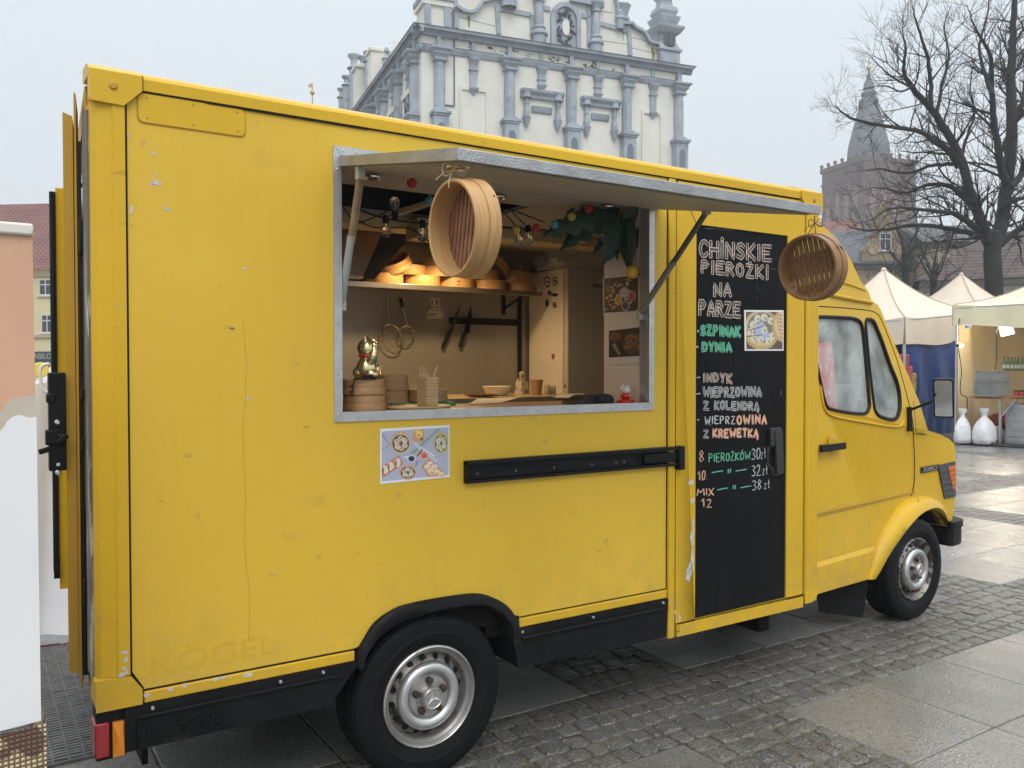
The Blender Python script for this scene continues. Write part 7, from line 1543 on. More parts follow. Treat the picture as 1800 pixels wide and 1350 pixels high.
def sqr(w_, z): return [F(sP+a*w_, -.5+c*w_, z) for a, c in ((-1, -1), (1, -1), (1, 1), (-1, 1))]
st = [(.62, zP0), (.62, q(92)), (.72, q(90)), (.72, q(86)), (.62, q(84)), (.42, q(70)), (.46, q(62)), (.62, q(58)), (.80, q(50)), (.82, q(46)), (.5, q(42)), (.55, q(38)), (.62, q(32)), (.66, q(28)), (.45, q(24)), (.55, q(18)), (.50, q(10)), (.34, q(6)), (.30, q(-4)), (.42, q(-8)), (.28, q(-14)), (.15, q(-60))]
for (w0, z0), (w1, z1) in zip(st, st[1:]): b.add(sqr(w0, z0)+sqr(w1, z1), [[0, 1, 5, 4], [1, 2, 6, 5], [2, 3, 7, 6], [3, 0, 4, 7], [4, 5, 6, 7]])
b.build('pinnacle', M_trim, th, smooth=False)
b = MB(); o = F(sP-.05, -.5+.66, 0); b.lathe([(.09, q(84)), (.11, q(74)), (.09, q(62))], 10, T(o.x, o.y, 0)); b.prism([F(sP+.38*math.cos(t)-.05, .14, q(72)+.42*math.sin(t)) for t in [2*PI*i/16 for i in range(16)]], D2*.01, 0); b.build('pinnacle_opening', M_ledge, th)
b = MB(); s, z = gz(1097, 46); cr_ = [F(s, -.3, 0)]; o = F(s, -.45, 0); b.lathe([(.34, z), (.34, z+.3), (.42, z+.36), (.42, z+.5), (.3, z+.55), (.36, z+.8), (.5, z+1.15), (.3, z+1.0)], 8, T(o.x, o.y, 0)); o = F(gz(1085, 20)[0], -.4, 0); b.sphere((o.x, o.y, gz(1085, 10)[1]), .24, 12); b.build('gable_crown', M_trim, gb, angle=30)
# parapet crowns along the left flank, second gable beyond
def fl_orn(u, v, hgt, w_, kind):
    s, z = TL(u, v, -0.3); g = lambda a, t, z: Fl(s+a, t, z); b = MB(); o = Fl(s, 0.35, 0); zb_ = z_c1+.02
    prof = {'urn': [(w_*.6, zb_), (w_*.6, z-hgt*.55), (w_*.9, z-hgt*.5), (w_*.5, z-hgt*.4), (w_*.4, z-hgt*.2), (w_*.8, z-.05), (w_*.8, z)], 'block': [(w_, zb_), (w_, z-.3), (w_*1.2, z-.28), (w_*1.2, z-.1), (w_, z-.08), (w_*.9, z)], 'ball': [(w_*.8, zb_), (w_*.7, z-.7), (w_*.9, z-.65), (w_*.3, z-.5), (w_*.2, z-.35), (w_*.5, z-.2), (w_*.3, z), (0, z+.02)]}[kind]
    b.lathe(prof, 4 if kind == 'block' else 10, T(o.x, o.y, 0) @ rotz(0.6)); b.build('parapet_crown', M_trim if kind != 'block' else M_stucco, th, angle=35)
for u, v, h_, w_, kd in ((678, 84, 1.2, .35, 'ball'), (662, 87, 1.6, .7, 'block'), (648, 92, 1.2, .5, 'urn'), (636, 100, 1.2, .45, 'urn'), (621, 97, 1.8, .55, 'urn'), (608, 134, 1.3, .45, 'urn'), (600, 156, 1.3, .45, 'urn'), (640, 118, 1.0, .9, 'block')): fl_orn(u, v, h_, w_, kd)
b = MB(); pts = [TL(u, v, -0.5) for u, v in ((690, 72), (690, 88), (668, 100), (655, 103), (640, 120), (628, 128), (612, 140), (604, 165))]
b.plate([Fl(s, .5, z) for s, z in pts]+[Fl(pts[-1][0], .5, z_c1-.3), Fl(pts[0][0], .5, z_c1-.3)], [], D2l*0.5); b.build('flank_parapet', M_stucco, th, smooth=False)
# tower stub behind the gable
b = MB(); a, z = TL(722, 5, -3); fbox(b, Fl, 2.0, 4.8, 2.2, 6, z_c1-.2, z_c1+6); b.build('stair_turret', M_stucco, th, smooth=False)
b = MB(); fbox(b, Fl, 4.8, 5.05, 2.18, 2.4, z_c1-.2, z_c1+6); fbox(b, Fl, 1.8, 2.0, 2.18, 2.4, z_c1-.2, z_c1+6); b.build('turret_quoin', M_trim, th, smooth=False)
# ---- weather vane on a far turret
pv = WD(549, 150, 70); vv = thing('weather_vane', 'thin weather vane on a distant spire over the truck roof', 'weather vane', (pv.x, pv.y, 0))
b = MB(); b.lathe([(2.4, 0), (2.4, pv.z-9), (2.6, pv.z-8.8), (0.25, pv.z-3.2)], 8, T(pv.x, pv.y, 0)); b.build('spire_roof', mat('slate_spire', (0.10, 0.11, 0.12), 0.7), vv, smooth=False)
b = MB(); b.tube([Vector((pv.x, pv.y, pv.z-3.4)), pv+Vector((0, 0, .2))], .045, 6); b.sphere(pv+Vector((0, 0, -.6)), .2, 10); b.prism([pv+CR*x+Vector((0, 0, z)) for x, z in ((0, .15), (-.35, .05), (-.3, -.2), (0, -.12))], CF*.03); b.build('vane', mat('dull_brass', (0.45, 0.33, 0.12), 0.4, 0.6), vv)

# ================================================================ YELLOW HOUSE, LEFT
DH = 46.0
hL = WD(-60, 640, DH); AZH = YAW+PI/2+math.radians(6)
ph = Vector((hL.x, hL.y, 0)); FH, H1, H2 = oriented(ph, AZH)
yh = thing('yellow_house', 'pale yellow house with a red tiled roof behind the stall board', 'house', tuple(ph+H1*5))
def HH(u, v): p = WP(u, v, ph, H2); return (p-ph).dot(H1), p.z
zE = HH(60, 472)[1]; zR = (HH(60, 357)[1]-1.665)*51/46+1.4
M_yst = mat('yellow_stucco', (0.62, 0.54, 0.32), 0.85, var=0.07, vs=0.7)
b = MB(); fbox(b, FH, -6, 16, -10, 0, 0, zE); b.build('wall', M_yst, yh, smooth=False)
b = MB()
rfm = tilemat('red_roof_tile', (0.26, 0.10, 0.075), (0.19, 0.075, 0.06), 0.24, 0.17, 'x', mortar=(0.06, 0.03, 0.03), msize=0.16)
b.add([FH(-6.2, .4, zE-.1), FH(16.2, .4, zE-.1), FH(16.2, -5, zR+.3), FH(-6.2, -5, zR+.3), FH(-6.2, -10.4, zE-.1), FH(16.2, -10.4, zE-.1)], [[0, 1, 2, 3], [3, 2, 5, 4], [0, 3, 4], [1, 5, 2]]); rf = b.build('roof', rfm, yh, smooth=False)
b = MB(); s = HH(25, 350)[0]; fbox(b, FH, s-.35, s+.35, -5.4, -4.6, zR-1, zR+.75); b.build('chimney', mat('chimney_brick', (0.2, 0.09, 0.07), 0.9), rf, smooth=False)
b = MB(); fprof(b, FH, -6.1, 16.1, [(0, zE-.5), (.1, zE-.45), (.25, zE-.15), (.35, zE-.1), (0, zE-.1)]); zb_ = HH(80, 592)[1]; fprof(b, FH, -6.1, 16.1, [(0, zb_-.1), (.12, zb_-.05), (.15, zb_+.1), (0, zb_+.12)]); b.build('string_course', mat('ochre_trim', (0.52, 0.43, 0.25), 0.8), yh, smooth=False)
for i in range(-2, 5):
    for v0, v1, u0, u1 in ((491, 519, 69, 92), (553, 585, 73, 94)):
        s0, z1 = HH(u0, v0); s1, z0 = HH(u1, v1); s0, s1 = s0+i*2.1, s1+i*2.1
        if -5.5 < s0 and s1 < 15.5: facade_window(FH, yh, s0, s1, z0, z1, M_wfr, (1, 1), t=0.002)
b = MB(); z0, z1 = HH(80, 636)[1], HH(80, 618)[1]; fbox(b, FH, -2, 14, 0.01, .12, z0, z1); b.build('shop_fascia', mat('dark_green_fascia', (0.035, 0.045, 0.04), 0.5), yh, smooth=False)
b = MB(); s = HH(61, 630)[0]; p = FH(s, .13, HH(61, 631)[1]); Mx = Matrix((H1, Vector((0, 0, 1)), H2)).transposed().to_4x4(); Mx.translation = p; text_mb(b, 'ABILO', 1.05, .30, Mx, extr=.01); b.build('fascia_lettering', mat('grey_letters', (0.35, 0.36, 0.35), 0.6), yh, smooth=False)
for s in (0.5, 4.5, 8.5): b = MB(); fbox(b, FH, s, s+2.6, .005, .05, 0.3, z0-.2); b.build('shop_window', M_dglass, yh, smooth=False)

# ================================================================ CHURCH TOWER
DT = 150.0
tw = thing('church_tower', 'hazy red brick church tower with a grey slate spire', 'church tower', tuple(WD(1530, 640, DT)*1.0))
tcn = WD(1523, 640, DT); tcn.z = 0
tA = YAW+math.radians(72)
FT, T1, T2 = oriented(tcn, tA)
M_tbr = tilemat('tower_brick', (0.10, 0.063, 0.053), (0.078, 0.05, 0.043), 0.5, 0.22, 'xy', mortar=(0.14, 0.09, 0.08), msize=0.1)
zt = WD(1523, 300, DT).z; wT = 10.9
tE = thing  # noqa
b = MB(); fbox(b, FT, -wT/2, wT/2, -wT/2, wT/2, 0, zt); b.build('tower_wall', M_tbr, tw, smooth=False)
b = MB(); fbox(b, FT, -wT/2-.25, wT/2+.25, -wT/2-.25, wT/2+.25, zt, zt+.8); fbox(b, FT, -wT/2-.15, wT/2+.15, -wT/2-.15, wT/2+.15, zt-2.4, zt-2.0)
for i in range(7):
    x = -wT/2+wT*i/6
    for s, t in ((x, wT/2+.1), (x, -wT/2-.1), (wT/2+.1, x), (-wT/2-.1, x)): fbox(b, FT, s-.14, s+.14, t-.14, t+.14, zt+.8, zt+1.1); o = FT(s, t, zt+1.3); b.sphere(o, .34, 8)
b.build('parapet', M_tbr, tw, smooth=False)
M_spire = mat('hazy_slate', (0.10, 0.12, 0.135), 0.7, var=0.12, vs=0.6)
b = MB(); zs0, q = zt+.5, lambda v: WD(1526, v, DT).z
K = DT/1480
b.lathe([(38*K, zs0), (36*K, q(262)), (24*K, q(215)), (18*K, q(196)), (17*K, q(190)), (17.5*K, q(183)), (16*K, q(179)), (11*K, q(174)), (13.5*K, q(169)), (13*K, q(166)), (8*K, q(163)), (10*K, q(159)), (8.5*K, q(150)), (4*K, q(142)), (1.8*K, q(134)), (.8*K, q(125)), (0, q(124))], 8, T(tcn.x, tcn.y, 0) @ rotz(tA)); sp_ = b.build('spire', M_spire, tw, smooth=False)
b = MB(); b.sphere((tcn.x, tcn.y, q(123)), .45, 10); b.tube([(tcn.x, tcn.y, q(122)), (tcn.x, tcn.y, q(106))], .12, 6); b.build('finial', mat('gilt_finial', (0.5, 0.38, 0.15), 0.4, 0.5), sp_)
b = MB()
for side in (0, 1, 2, 3):
    Fs, _, _ = oriented(tcn, tA+side*PI/2)
    for x in (-3.7, -1.3, 1.0, 3.3):
        for z0, z1 in ((zt-10.5, zt-4.2), (zt-21, zt-13)):
            ar = [(x-.55, z0), (x+.55, z0), (x+.55, z1-1)]+[(x+.55*math.cos(t), z1-1+math.sin(t)) for t in [PI*i/6 for i in range(1, 6)]]+[(x-.55, z1-1)]
            pp = [Fs(s, wT/2+.02, z) for s, z in ar]; b.add(pp, [list(range(len(pp)))])
b.build('blind_arch', mat('tower_niche', (0.23, 0.15, 0.125), 0.9), tw, smooth=False, fix=False)

# ================================================================ HOUSES BEHIND THE TENTS
def house(name, label, u, depth, az, length, width, ze, zr, wm, rm, wins, gable=None, hip=False):
    p = WD(u, 640, depth); p.z = 0; FF, a1, a2 = oriented(p, az); o = thing(name, label, 'house', tuple(p))
    b = MB(); fbox(b, FF, 0, length, -width, 0, 0, ze); b.build('wall', wm, o, smooth=False)
    hp_ = min(4, length*.3) if hip else 0
    b = MB(); b.add([FF(-.4, .5, ze-.1), FF(length+.4, .5, ze-.1), FF(length+.4-hp_, -width/2, zr), FF(-.4+hp_, -width/2, zr), FF(-.4, -width-.5, ze-.1), FF(length+.4, -width-.5, ze-.1)], [[0, 1, 2, 3], [3, 2, 5, 4], [0, 3, 4], [1, 5, 2]]); b.build('roof', rm, o, smooth=False)
    b = MB(); fprof(b, FF, -.1, length+.1, [(0, ze-.5), (.15, ze-.45), (.35, ze-.15), (0, ze-.15)]); b.build('eaves', mat(name+'_eaves', (0.2, 0.18, 0.15), 0.8), o, smooth=False)
    for s, z, w_, h_ in wins: facade_window(FF, o, s, s+w_, z, z+h_, M_wfr, (1, 1), t=0.002)
    if gable:
        s, w_, zt_ = gable; b = MB(); gp = [(s, ze-.2), (s, ze+.9), (s+.5, ze+1.5), (s+.9, ze+2.6), (s+1.4, zt_-.5), (s+w_/2, zt_), (s+w_-1.4, zt_-.5), (s+w_-.9, ze+2.6), (s+w_-.5, ze+1.5), (s+w_, ze+.9), (s+w_, ze-.2)]
        b.plate([FF(x, .12, z) for x, z in gp], [], a2*-.5); g_ = b.build('dormer_gable', wm, o, smooth=False)
        facade_window(FF, g_, s+w_/2-.45, s+w_/2+.45, ze+.9, ze+2.2, M_wfr, (1, 1), t=0.125, name='dormer_window')
        b = MB()
        for sx in (s+.75, s+w_-.75): b.prism([FF(sx+.42*math.cos(t), .125, ze+1.0+.42*math.sin(t)) for t in [2*PI*i/14 for i in range(14)]], a2*.08)
        b.build_each('scroll', mat('sandstone_scroll', (0.38, 0.28, 0.17), 0.85), g_)
    return o, FF
wm1 = tilemat('ochre_brick', (0.27, 0.20, 0.12), (0.23, 0.165, 0.10), 0.5, 0.15, 'xy', mortar=(0.22, 0.19, 0.14), msize=0.14)
rm1 = mat('slate_roof', (0.05, 0.058, 0.068), 0.55, var=0.25, vs=0.8)
rm2 = tilemat('brown_roof_tile', (0.13, 0.085, 0.068), (0.10, 0.066, 0.055), 0.25, 0.22, 'xy', mortar=(0.025, 0.02, 0.02), msize=0.2)
D1_ = 62.0; zE1 = WD(1560, 462, D1_).z; zR1 = WD(1560, 404, D1_+4).z
house('gabled_house', 'ochre brick house with slate roof and scrolled gable behind the tents', 1478, D1_, YAW+PI/2-math.radians(6), 7.6, 9, zE1, zR1, wm1, rm1, [(1.6, zE1-4.2, 1.0, 2.3), (3.6, zE1-4.4, 1.0, 2.4), (5.6, zE1-3.6, 1.1, 2.4), (.2, zE1-4.2, .9, 2.3), (1.6, zE1-8, 1.0, 2.3), (3.6, zE1-8, 1.0, 2.3), (5.6, zE1-8, 1.0, 2.3)], (1.6, 3.4, zE1+4.6))
house('tall_house', 'yellowish gable wall between the slate roof and the brown tiled roof', 1628, 60.0, YAW+PI/2+math.radians(10), 4.6, 12, WD(1628, 425, 60).z, WD(1628, 392, 64).z, mat('yellow_wall', (0.36, 0.31, 0.21), 0.9, var=0.15, vs=.6), rm1, [])
D2_ = 48.0; zE2 = WD(1700, 492, D2_).z
house('tiled_house', 'low old house with a big brown tiled roof behind the tree trunk', 1618, D2_, YAW+PI/2+math.radians(24), 16, 10, zE2, WD(1700, 418, D2_+5).z, mat('flint_wall', (0.26, 0.235, 0.2), 0.9, var=0.4, vs=2.5), rm2, [(2.2, zE2-2.6, .9, 1.5), (5.0, zE2-2.6, .9, 1.5), (8.0, zE2-2.6, .9, 1.5)], hip=True)
rh, _ = house('red_roof_house', 'distant red roofed house at the foot of the tower', 1405, 80.0, YAW+PI/2, 6.5, 8, WD(1440, 425, 80).z, WD(1440, 390, 84).z, mat('dull_wall', (0.3, 0.26, 0.22), 0.9), tilemat('dull_red_tile', (0.2, 0.075, 0.06), (0.17, 0.06, 0.05), .3, .25, 'xy'), [])
# ================================================================ TREES
M_bark = mat('bark', (0.022, 0.021, 0.02), 0.95, var=0.35, vs=3, stretch=(1, 1, .3), col2=(0.036, 0.042, 0.03), c2s=1.5, c2t=(.55, .75), bump=0.02, bs=9)
M_twig = mat('twig_bark', (0.026, 0.022, 0.02), 0.95)
def bare_tree(name, label, limbs, depth, r0, seed, dens=1.0, zoff=None, extra=None, maxlen=3.2):
    """limbs: pixel polylines with start/end radius; each gets its own lean in depth"""
    rn = random.Random(seed); root = thing(name, label, 'tree', tuple(WZ(*limbs[0][0][0], 0.0)) if False else (lambda p: (p.x, p.y, 0))(WD(*limbs[0][0][0], depth)), 'bare trees behind the tents')
    tk, br_, tw_ = MB(), MB(), MB(); cnt = [0]
    def twig(p, d, l, r, lev):
        n = 4; pts = [p]; q = d.copy()
        for i in range(n):
            q = (q+Vector((rn.uniform(-1, 1), rn.uniform(-1, 1), rn.uniform(-.7, 1)))*0.20).normalized(); pts.append(pts[-1]+q*l/n)
        (br_ if r > 0.02 else tw_).tube(pts, [r*(1-0.72*i/n) for i in range(n+1)], 5 if r > 0.02 else 3, cap=False); cnt[0] += 1
        if lev <= 0: return
        k = rn.randint(3, 5) if lev > 1 else rn.randint(3, 6)
        for _ in range(int(k*dens+rn.random())):
            t = rn.uniform(0.2, 1.0); i = min(n-1, int(t*n)); pp = pts[i].lerp(pts[i+1], t*n-i)
            ax = Vector((rn.uniform(-1, 1), rn.uniform(-1, 1), rn.uniform(-1, 1))); dd = (pts[i+1]-pts[i]).normalized()
            dd = (Matrix.Rotation(rn.uniform(0.45, 1.0), 3, dd.cross(ax).normalized()) @ dd); dd.z += 0.12; dd.normalize()
            twig(pp, dd, l*rn.uniform(.42, .72), max(0.0045, r*rn.uniform(.38, .55)), lev-1)
    for pl, ra, rb, dd0, dd1 in limbs:
        k = len(pl); pts = [WD(u, v, depth+dd0+(dd1-dd0)*i/(k-1)) for i, (u, v) in enumerate(pl)]
        pts = smooth_path(pts, 5); m = len(pts)
        pts = [p+Vector((rn.uniform(-1, 1), rn.uniform(-1, 1), rn.uniform(-1, 1)))*0.02 for p in pts]
        rad = [ra+((rb if ra > .2 else .010)-ra)*(i/(m-1))**1.1 for i in range(m)]
        (tk if ra > 0.2 else br_).tube(pts, rad, 12 if ra > .2 else 8)
        L_ = sum((c-a).length for a, c in zip(pts, pts[1:]))
        if ra > 0.24: continue
        nb = int(L_*4.6*dens)
        for _ in range(nb):
            t = rn.uniform(0.08, 1.0); i = min(m-2, int(t*(m-1))); p = pts[i].lerp(pts[i+1], t*(m-1)-i); d = (pts[i+1]-pts[i]).normalized()
            ax = Vector((rn.uniform(-1, 1), rn.uniform(-1, 1), rn.uniform(-1, 1))); dd = Matrix.Rotation(rn.uniform(.5, 1.25), 3, d.cross(ax).normalized()) @ d
            dd.z += 0.15; dd.normalize(); r = rad[i]*rn.uniform(.22, .5)
            twig(p, dd, rn.uniform(.35, 1.0)*maxlen*(1-.45*t), max(.009, min(.05, r)), 2)
    tk.build('trunk', M_bark, root, angle=80); 
    if br_.v: br_.build('branch', M_bark, root, angle=80, fix=False)
    tw_.build('twig', M_twig, root, smooth=False, fix=False)
    print(name, cnt[0], len(tw_.f)); return root
limbs = [
 ([(1749, 560), (1748, 509), (1745, 465), (1744, 425), (1746, 405)], .30, .25, 0, 0),
 ([(1740, 430), (1731, 408), (1708, 347), (1685, 270), (1646, 204), (1604, 154), (1589, 127), (1592, 88), (1585, 50)], .20, .035, 0, -1.5),
 ([(1752, 425), (1758, 404), (1770, 327), (1779, 231), (1777, 154), (1779, 96), (1781, 38), (1786, -30), (1790, -80)], .235, .05, 0, .8),
 ([(1636, 187), (1635, 127), (1623, 77), (1610, 35), (1604, 12)], .075, .012, -1.2, -2.2),
 ([(1685, 292), (1670, 268), (1646, 250), (1616, 231), (1566, 223), (1508, 212), (1480, 197), (1469, 185)], .12, .018, -.3, -2.5),
 ([(1728, 406), (1716, 401), (1695, 385), (1670, 374), (1616, 368), (1566, 366), (1527, 389)], .13, .02, 0, -2),
 ([(1716, 372), (1700, 354), (1670, 328), (1631, 324), (1593, 339), (1554, 331), (1527, 331)], .10, .018, 0, 1.5),
 ([(1690, 290), (1677, 289), (1639, 291), (1593, 304), (1546, 297), (1520, 300)], .085, .014, -.2, 1),
 ([(1738, 422), (1727, 416), (1677, 404), (1616, 395), (1562, 403), (1512, 404), (1490, 398)], .115, .02, 0, -1.2),
 ([(1768, 320), (1762, 300), (1750, 231), (1743, 154), (1741, 96), (1716, 54), (1700, 10)], .15, .03, 0, -2),
 ([(1775, 330), (1800, 300), (1825, 240), (1835, 150), (1850, 60)], .13, .03, 0, 1.5),
 ([(1760, 370), (1775, 356), (1800, 347), (1850, 325), (1900, 290)], .12, .03, 0, -1),
 ([(1758, 430), (1785, 408), (1815, 392), (1860, 372), (1910, 360)], .13, .03, 0, .5),
 ([(1779, 231), (1792, 190), (1808, 160), (1830, 100), (1840, 30)], .09, .02, .3, 1.8),
 ([(1743, 165), (1728, 120), (1722, 80), (1735, 30), (1740, -20)], .07, .015, -1.5, -.5),
 ([(1646, 204), (1655, 150), (1668, 100), (1660, 50), (1672, 10)], .06, .012, -.9, .8),
 ([(1604, 154), (1575, 140), (1550, 120), (1530, 100)], .04, .010, -1.4, -2.5),
 ([(1604, 154), (1580, 160), (1550, 150), (1510, 160)], .035, .010, -1.4, 0),
 ([(1708, 347), (1690, 330), (1660, 310), (1640, 270), (1620, 262)], .05, .012, -.4, 1.5),
 ([(1690, 276), (1700, 240), (1712, 200), (1705, 150), (1715, 100)], .055, .012, -.5, 1),
 ([(1774, 280), (1765, 250), (1790, 200), (1800, 140), (1795, 80)], .06, .014, .3, 1),
 ([(1616, 368), (1600, 385), (1560, 395), (1530, 420)], .035, .01, -1.3, -1), ([(1670, 374), (1660, 350), (1640, 345), (1600, 355), (1570, 350)], .04, .01, -.8, -.2),
 ([(1677, 404), (1670, 430), (1655, 470), (1640, 500)], .035, .01, -.5, -1), ([(1785, 408), (1792, 430), (1796, 455), (1800, 470)], .04, .01, .2, .2), ([(1616, 395), (1600, 430), (1585, 470), (1560, 500)], .03, .009, -1, -1.5),
]
bare_tree('bare_tree', 'large bare tree with a thick dark trunk behind the cream tents', limbs, 28.0, .27, 11, 0.88, maxlen=2.25)
limbs2 = [([(1593, 570), (1592, 520), (1591, 470), (1590, 445)], .22, .14, 0, 0), ([(1590, 450), (1585, 420), (1575, 395), (1578, 360)], .10, .02, 0, 0), ([(1592, 460), (1605, 430), (1612, 400), (1606, 360)], .09, .02, 0, 1), ([(1590, 470), (1570, 450), (1555, 420)], .06, .015, 0, 1), ([(1592, 480), (1615, 465), (1630, 430)], .06, .015, 0, -1), ([(1591, 500), (1575, 490), (1560, 470), (1548, 440)], .05, .012, 0, 0)]
bare_tree('bare_tree', 'slim bare tree in front of the gabled brick house', limbs2, 40.0, .2, 5, 0.7, maxlen=2.6)
limbs3 = [([(1640, 560), (1642, 520), (1640, 480)], .21, .12, 0, 0), ([(1641, 500), (1655, 470), (1660, 440)], .06, .015, 0, .5), ([(1641, 495), (1625, 470), (1615, 450)], .06, .015, 0, -.5), ([(1640, 482), (1645, 450), (1650, 420)], .07, .015, 0, 0)]
bare_tree('bare_tree', 'small bushy bare tree between the two tent peaks', limbs3, 36.0, .15, 8, 0.8, maxlen=2.4)

# ================================================================ MARKET TENTS
M_canv = mat('cream_canvas', (0.66, 0.57, 0.46), 0.8, var=0.05, vs=1.5, bump=0.012, bs=3.5)
M_canv2 = mat('pale_yellow_canvas', (0.70, 0.64, 0.44), 0.8, var=0.05, vs=1.5, bump=0.012, bs=3.5)
M_canvi = mat('warm_canvas_wall', (0.76, 0.60, 0.35), 0.85, var=0.06, vs=1.5, bump=0.015, bs=4)
M_blue = mat('blue_sidewall', (0.012, 0.045, 0.21), 0.45, var=0.2, vs=1.2, bump=0.02, bs=4)
M_leg = mat('tent_leg', (0.45, 0.47, 0.48), 0.35, 0.7)
M_seam = mat('canvas_seam', (0.42, 0.35, 0.27), 0.8)
def tent(name, label, x0, x1, y0, y1, ze, zv, zp, cm, ez=(0, 0, 0, 0), legs=True):
    root = thing(name, label, 'market tent', ((x0+x1)/2, (y0+y1)/2, 0), 'market tents on the square')
    cn = [Vector((x0, y0, ze+ez[0])), Vector((x1, y0, ze+ez[1])), Vector((x1, y1, ze+ez[2])), Vector((x0, y1, ze+ez[3]))]; pk = Vector(((x0+x1)/2, (y0+y1)/2, zp))
    b = MB(); n = 12
    for s in range(4):
        a, c = cn[s], cn[(s+1) % 4]; vs = []
        for i in range(n+1):
            t = i/n
            for j in range(n+1):
                q = j/n; e_ = a.lerp(c, q); p = e_.lerp(pk, t)
                p.z -= (0.34*math.sin(PI*t)*(0.75+0.25*math.cos(2*PI*q)))*0.55 + 0.10*math.sin(PI*q)*(1-t)**2; vs.append(p)
        b.add(vs, [[i*(n+1)+j, i*(n+1)+j+1, (i+1)*(n+1)+j+1, (i+1)*(n+1)+j] for i in range(n) for j in range(n)])
    b.sphere(pk+Vector((0, 0, -.03)), .07, 8); b.build('canopy', cm, root, angle=60)
    b = MB()
    for s in range(4):
        a, c = cn[s], cn[(s+1) % 4]; m = 24; vs = []
        out = ((a+c)/2-pk); out.z = 0; out.normalize()
        for i in range(m+1):
            q = i/m; e_ = a.lerp(c, q); e_.z -= 0.10*math.sin(PI*q)*1.0
            h = ze-zv
            for j in range(4): t = j/3; vs.append(e_+out*(0.012+0.02*t+0.022*math.sin(q*23+s)*t+.01*math.sin(q*51)*t)+Vector((0, 0, -h*t+0.02*math.sin(q*9)*t)))
        b.add(vs, [[i*4+j, (i+1)*4+j, (i+1)*4+j+1, i*4+j+1] for i in range(m) for j in range(3)])
    b.build('valance', cm, root, angle=60)
    b = MB()
    for s in range(4):
        a = cn[s]; pts = []
        for i in range(9): t = i/8; p = a.lerp(pk, t); p.z -= .34*math.sin(PI*t)*.55-.012; pts.append(p)
        b.tube(pts, 0.010, 5); q = a+(a-pk).normalized()*.03; b.tube([q+Vector((0, 0, .0)), Vector((q.x, q.y, q.z-(ze-zv)))], .010, 5)
    b.build('seam', M_seam, root)
    if legs:
        for c in cn:
            i = (pk-c); i.z = 0; i.normalize(); b = MB(); p = c+i*.06; b.box(p.x-.022, p.x+.022, p.y-.022, p.y+.022, 0.0, c.z-.02); b.box(p.x-.06, p.x+.06, p.y-.06, p.y+.06, 0.0, .012); b.build('tent_leg', M_leg, root, bevel=.003)
        b = MB()
        for s in range(4): a, c = cn[s], cn[(s+1) % 4]; b.bar(a+Vector((0, 0, -.08)), c+Vector((0, 0, -.08)), .03, .03)
        b.build('roof_frame', M_leg, root)
    return root, cn, pk
def wall(root, a, c, z0, z1a, z1c, name, m, wav=0.03, lean=0.0):
    a, c = Vector(a), Vector(c); n1, n2 = 30, 10; d = (c-a); nr = Vector((-d.y, d.x, 0)).normalized(); vs = []
    for i in range(n1+1):
        q = i/n1; p = a.lerp(c, q); zt_ = z1a+(z1c-z1a)*q
        for j in range(n2+1):
            t = j/n2; vs.append(Vector((p.x, p.y, z0+(zt_-z0)*t))+nr*(wav*math.sin(q*17+t*3)*(1-abs(2*t-1))+wav*.6*math.sin(q*41-t*5)*(1-t)+lean*(1-t)))
    b = MB(); b.add(vs, [[i*(n2+1)+j, (i+1)*(n2+1)+j, (i+1)*(n2+1)+j+1, i*(n2+1)+j+1] for i in range(n1) for j in range(n2)]); return b.build(name, m, root, angle=80)
tB, cB, pB = tent('market_tent', 'cream tent with a dark blue side wall beside the truck cab', 18.2, 21.0, 8.46, 11.4, 2.80, 2.17, WD(1545, 474, 21.6).z, M_canv, (0, .25, .2, 0))
wall(tB, (18.32, 8.50, 0), (20.9, 8.50, 0), 0.03, 2.25, 2.5, 'blue_side_wall', M_blue, .05)
wall(tB, (20.85, 8.6, 0), (20.85, 11.3, 0), 0.03, 2.4, 2.4, 'back_wall', M_canvi)
tC, cC, pC = tent('market_tent', 'pale yellow tent with a lit stall, white sacks and crates', 18.05, 21.2, 4.10, 7.22, 3.0, 2.56, 3.85, M_canv2)
wall(tC, (21.1, 4.2, 0), (21.1, 7.15, 0), 0.02, 2.9, 2.9, 'back_wall', M_canvi)
wall(tC, (18.12, 7.17, 0), (21.1, 7.17, 0), 0.02, 2.9, 2.9, 'side_wall', M_canvi, .03)
pD = WD(1690, 481, 26.0)
tent('market_tent', 'cream tent with only its peaked roof showing between two others', pD.x-1.6, pD.x+1.6, pD.y-1.6, pD.y+1.6, pD.z-1.35, pD.z-1.85, pD.z, M_canv)
def S(u, v, depth): return WD(u, v, depth)
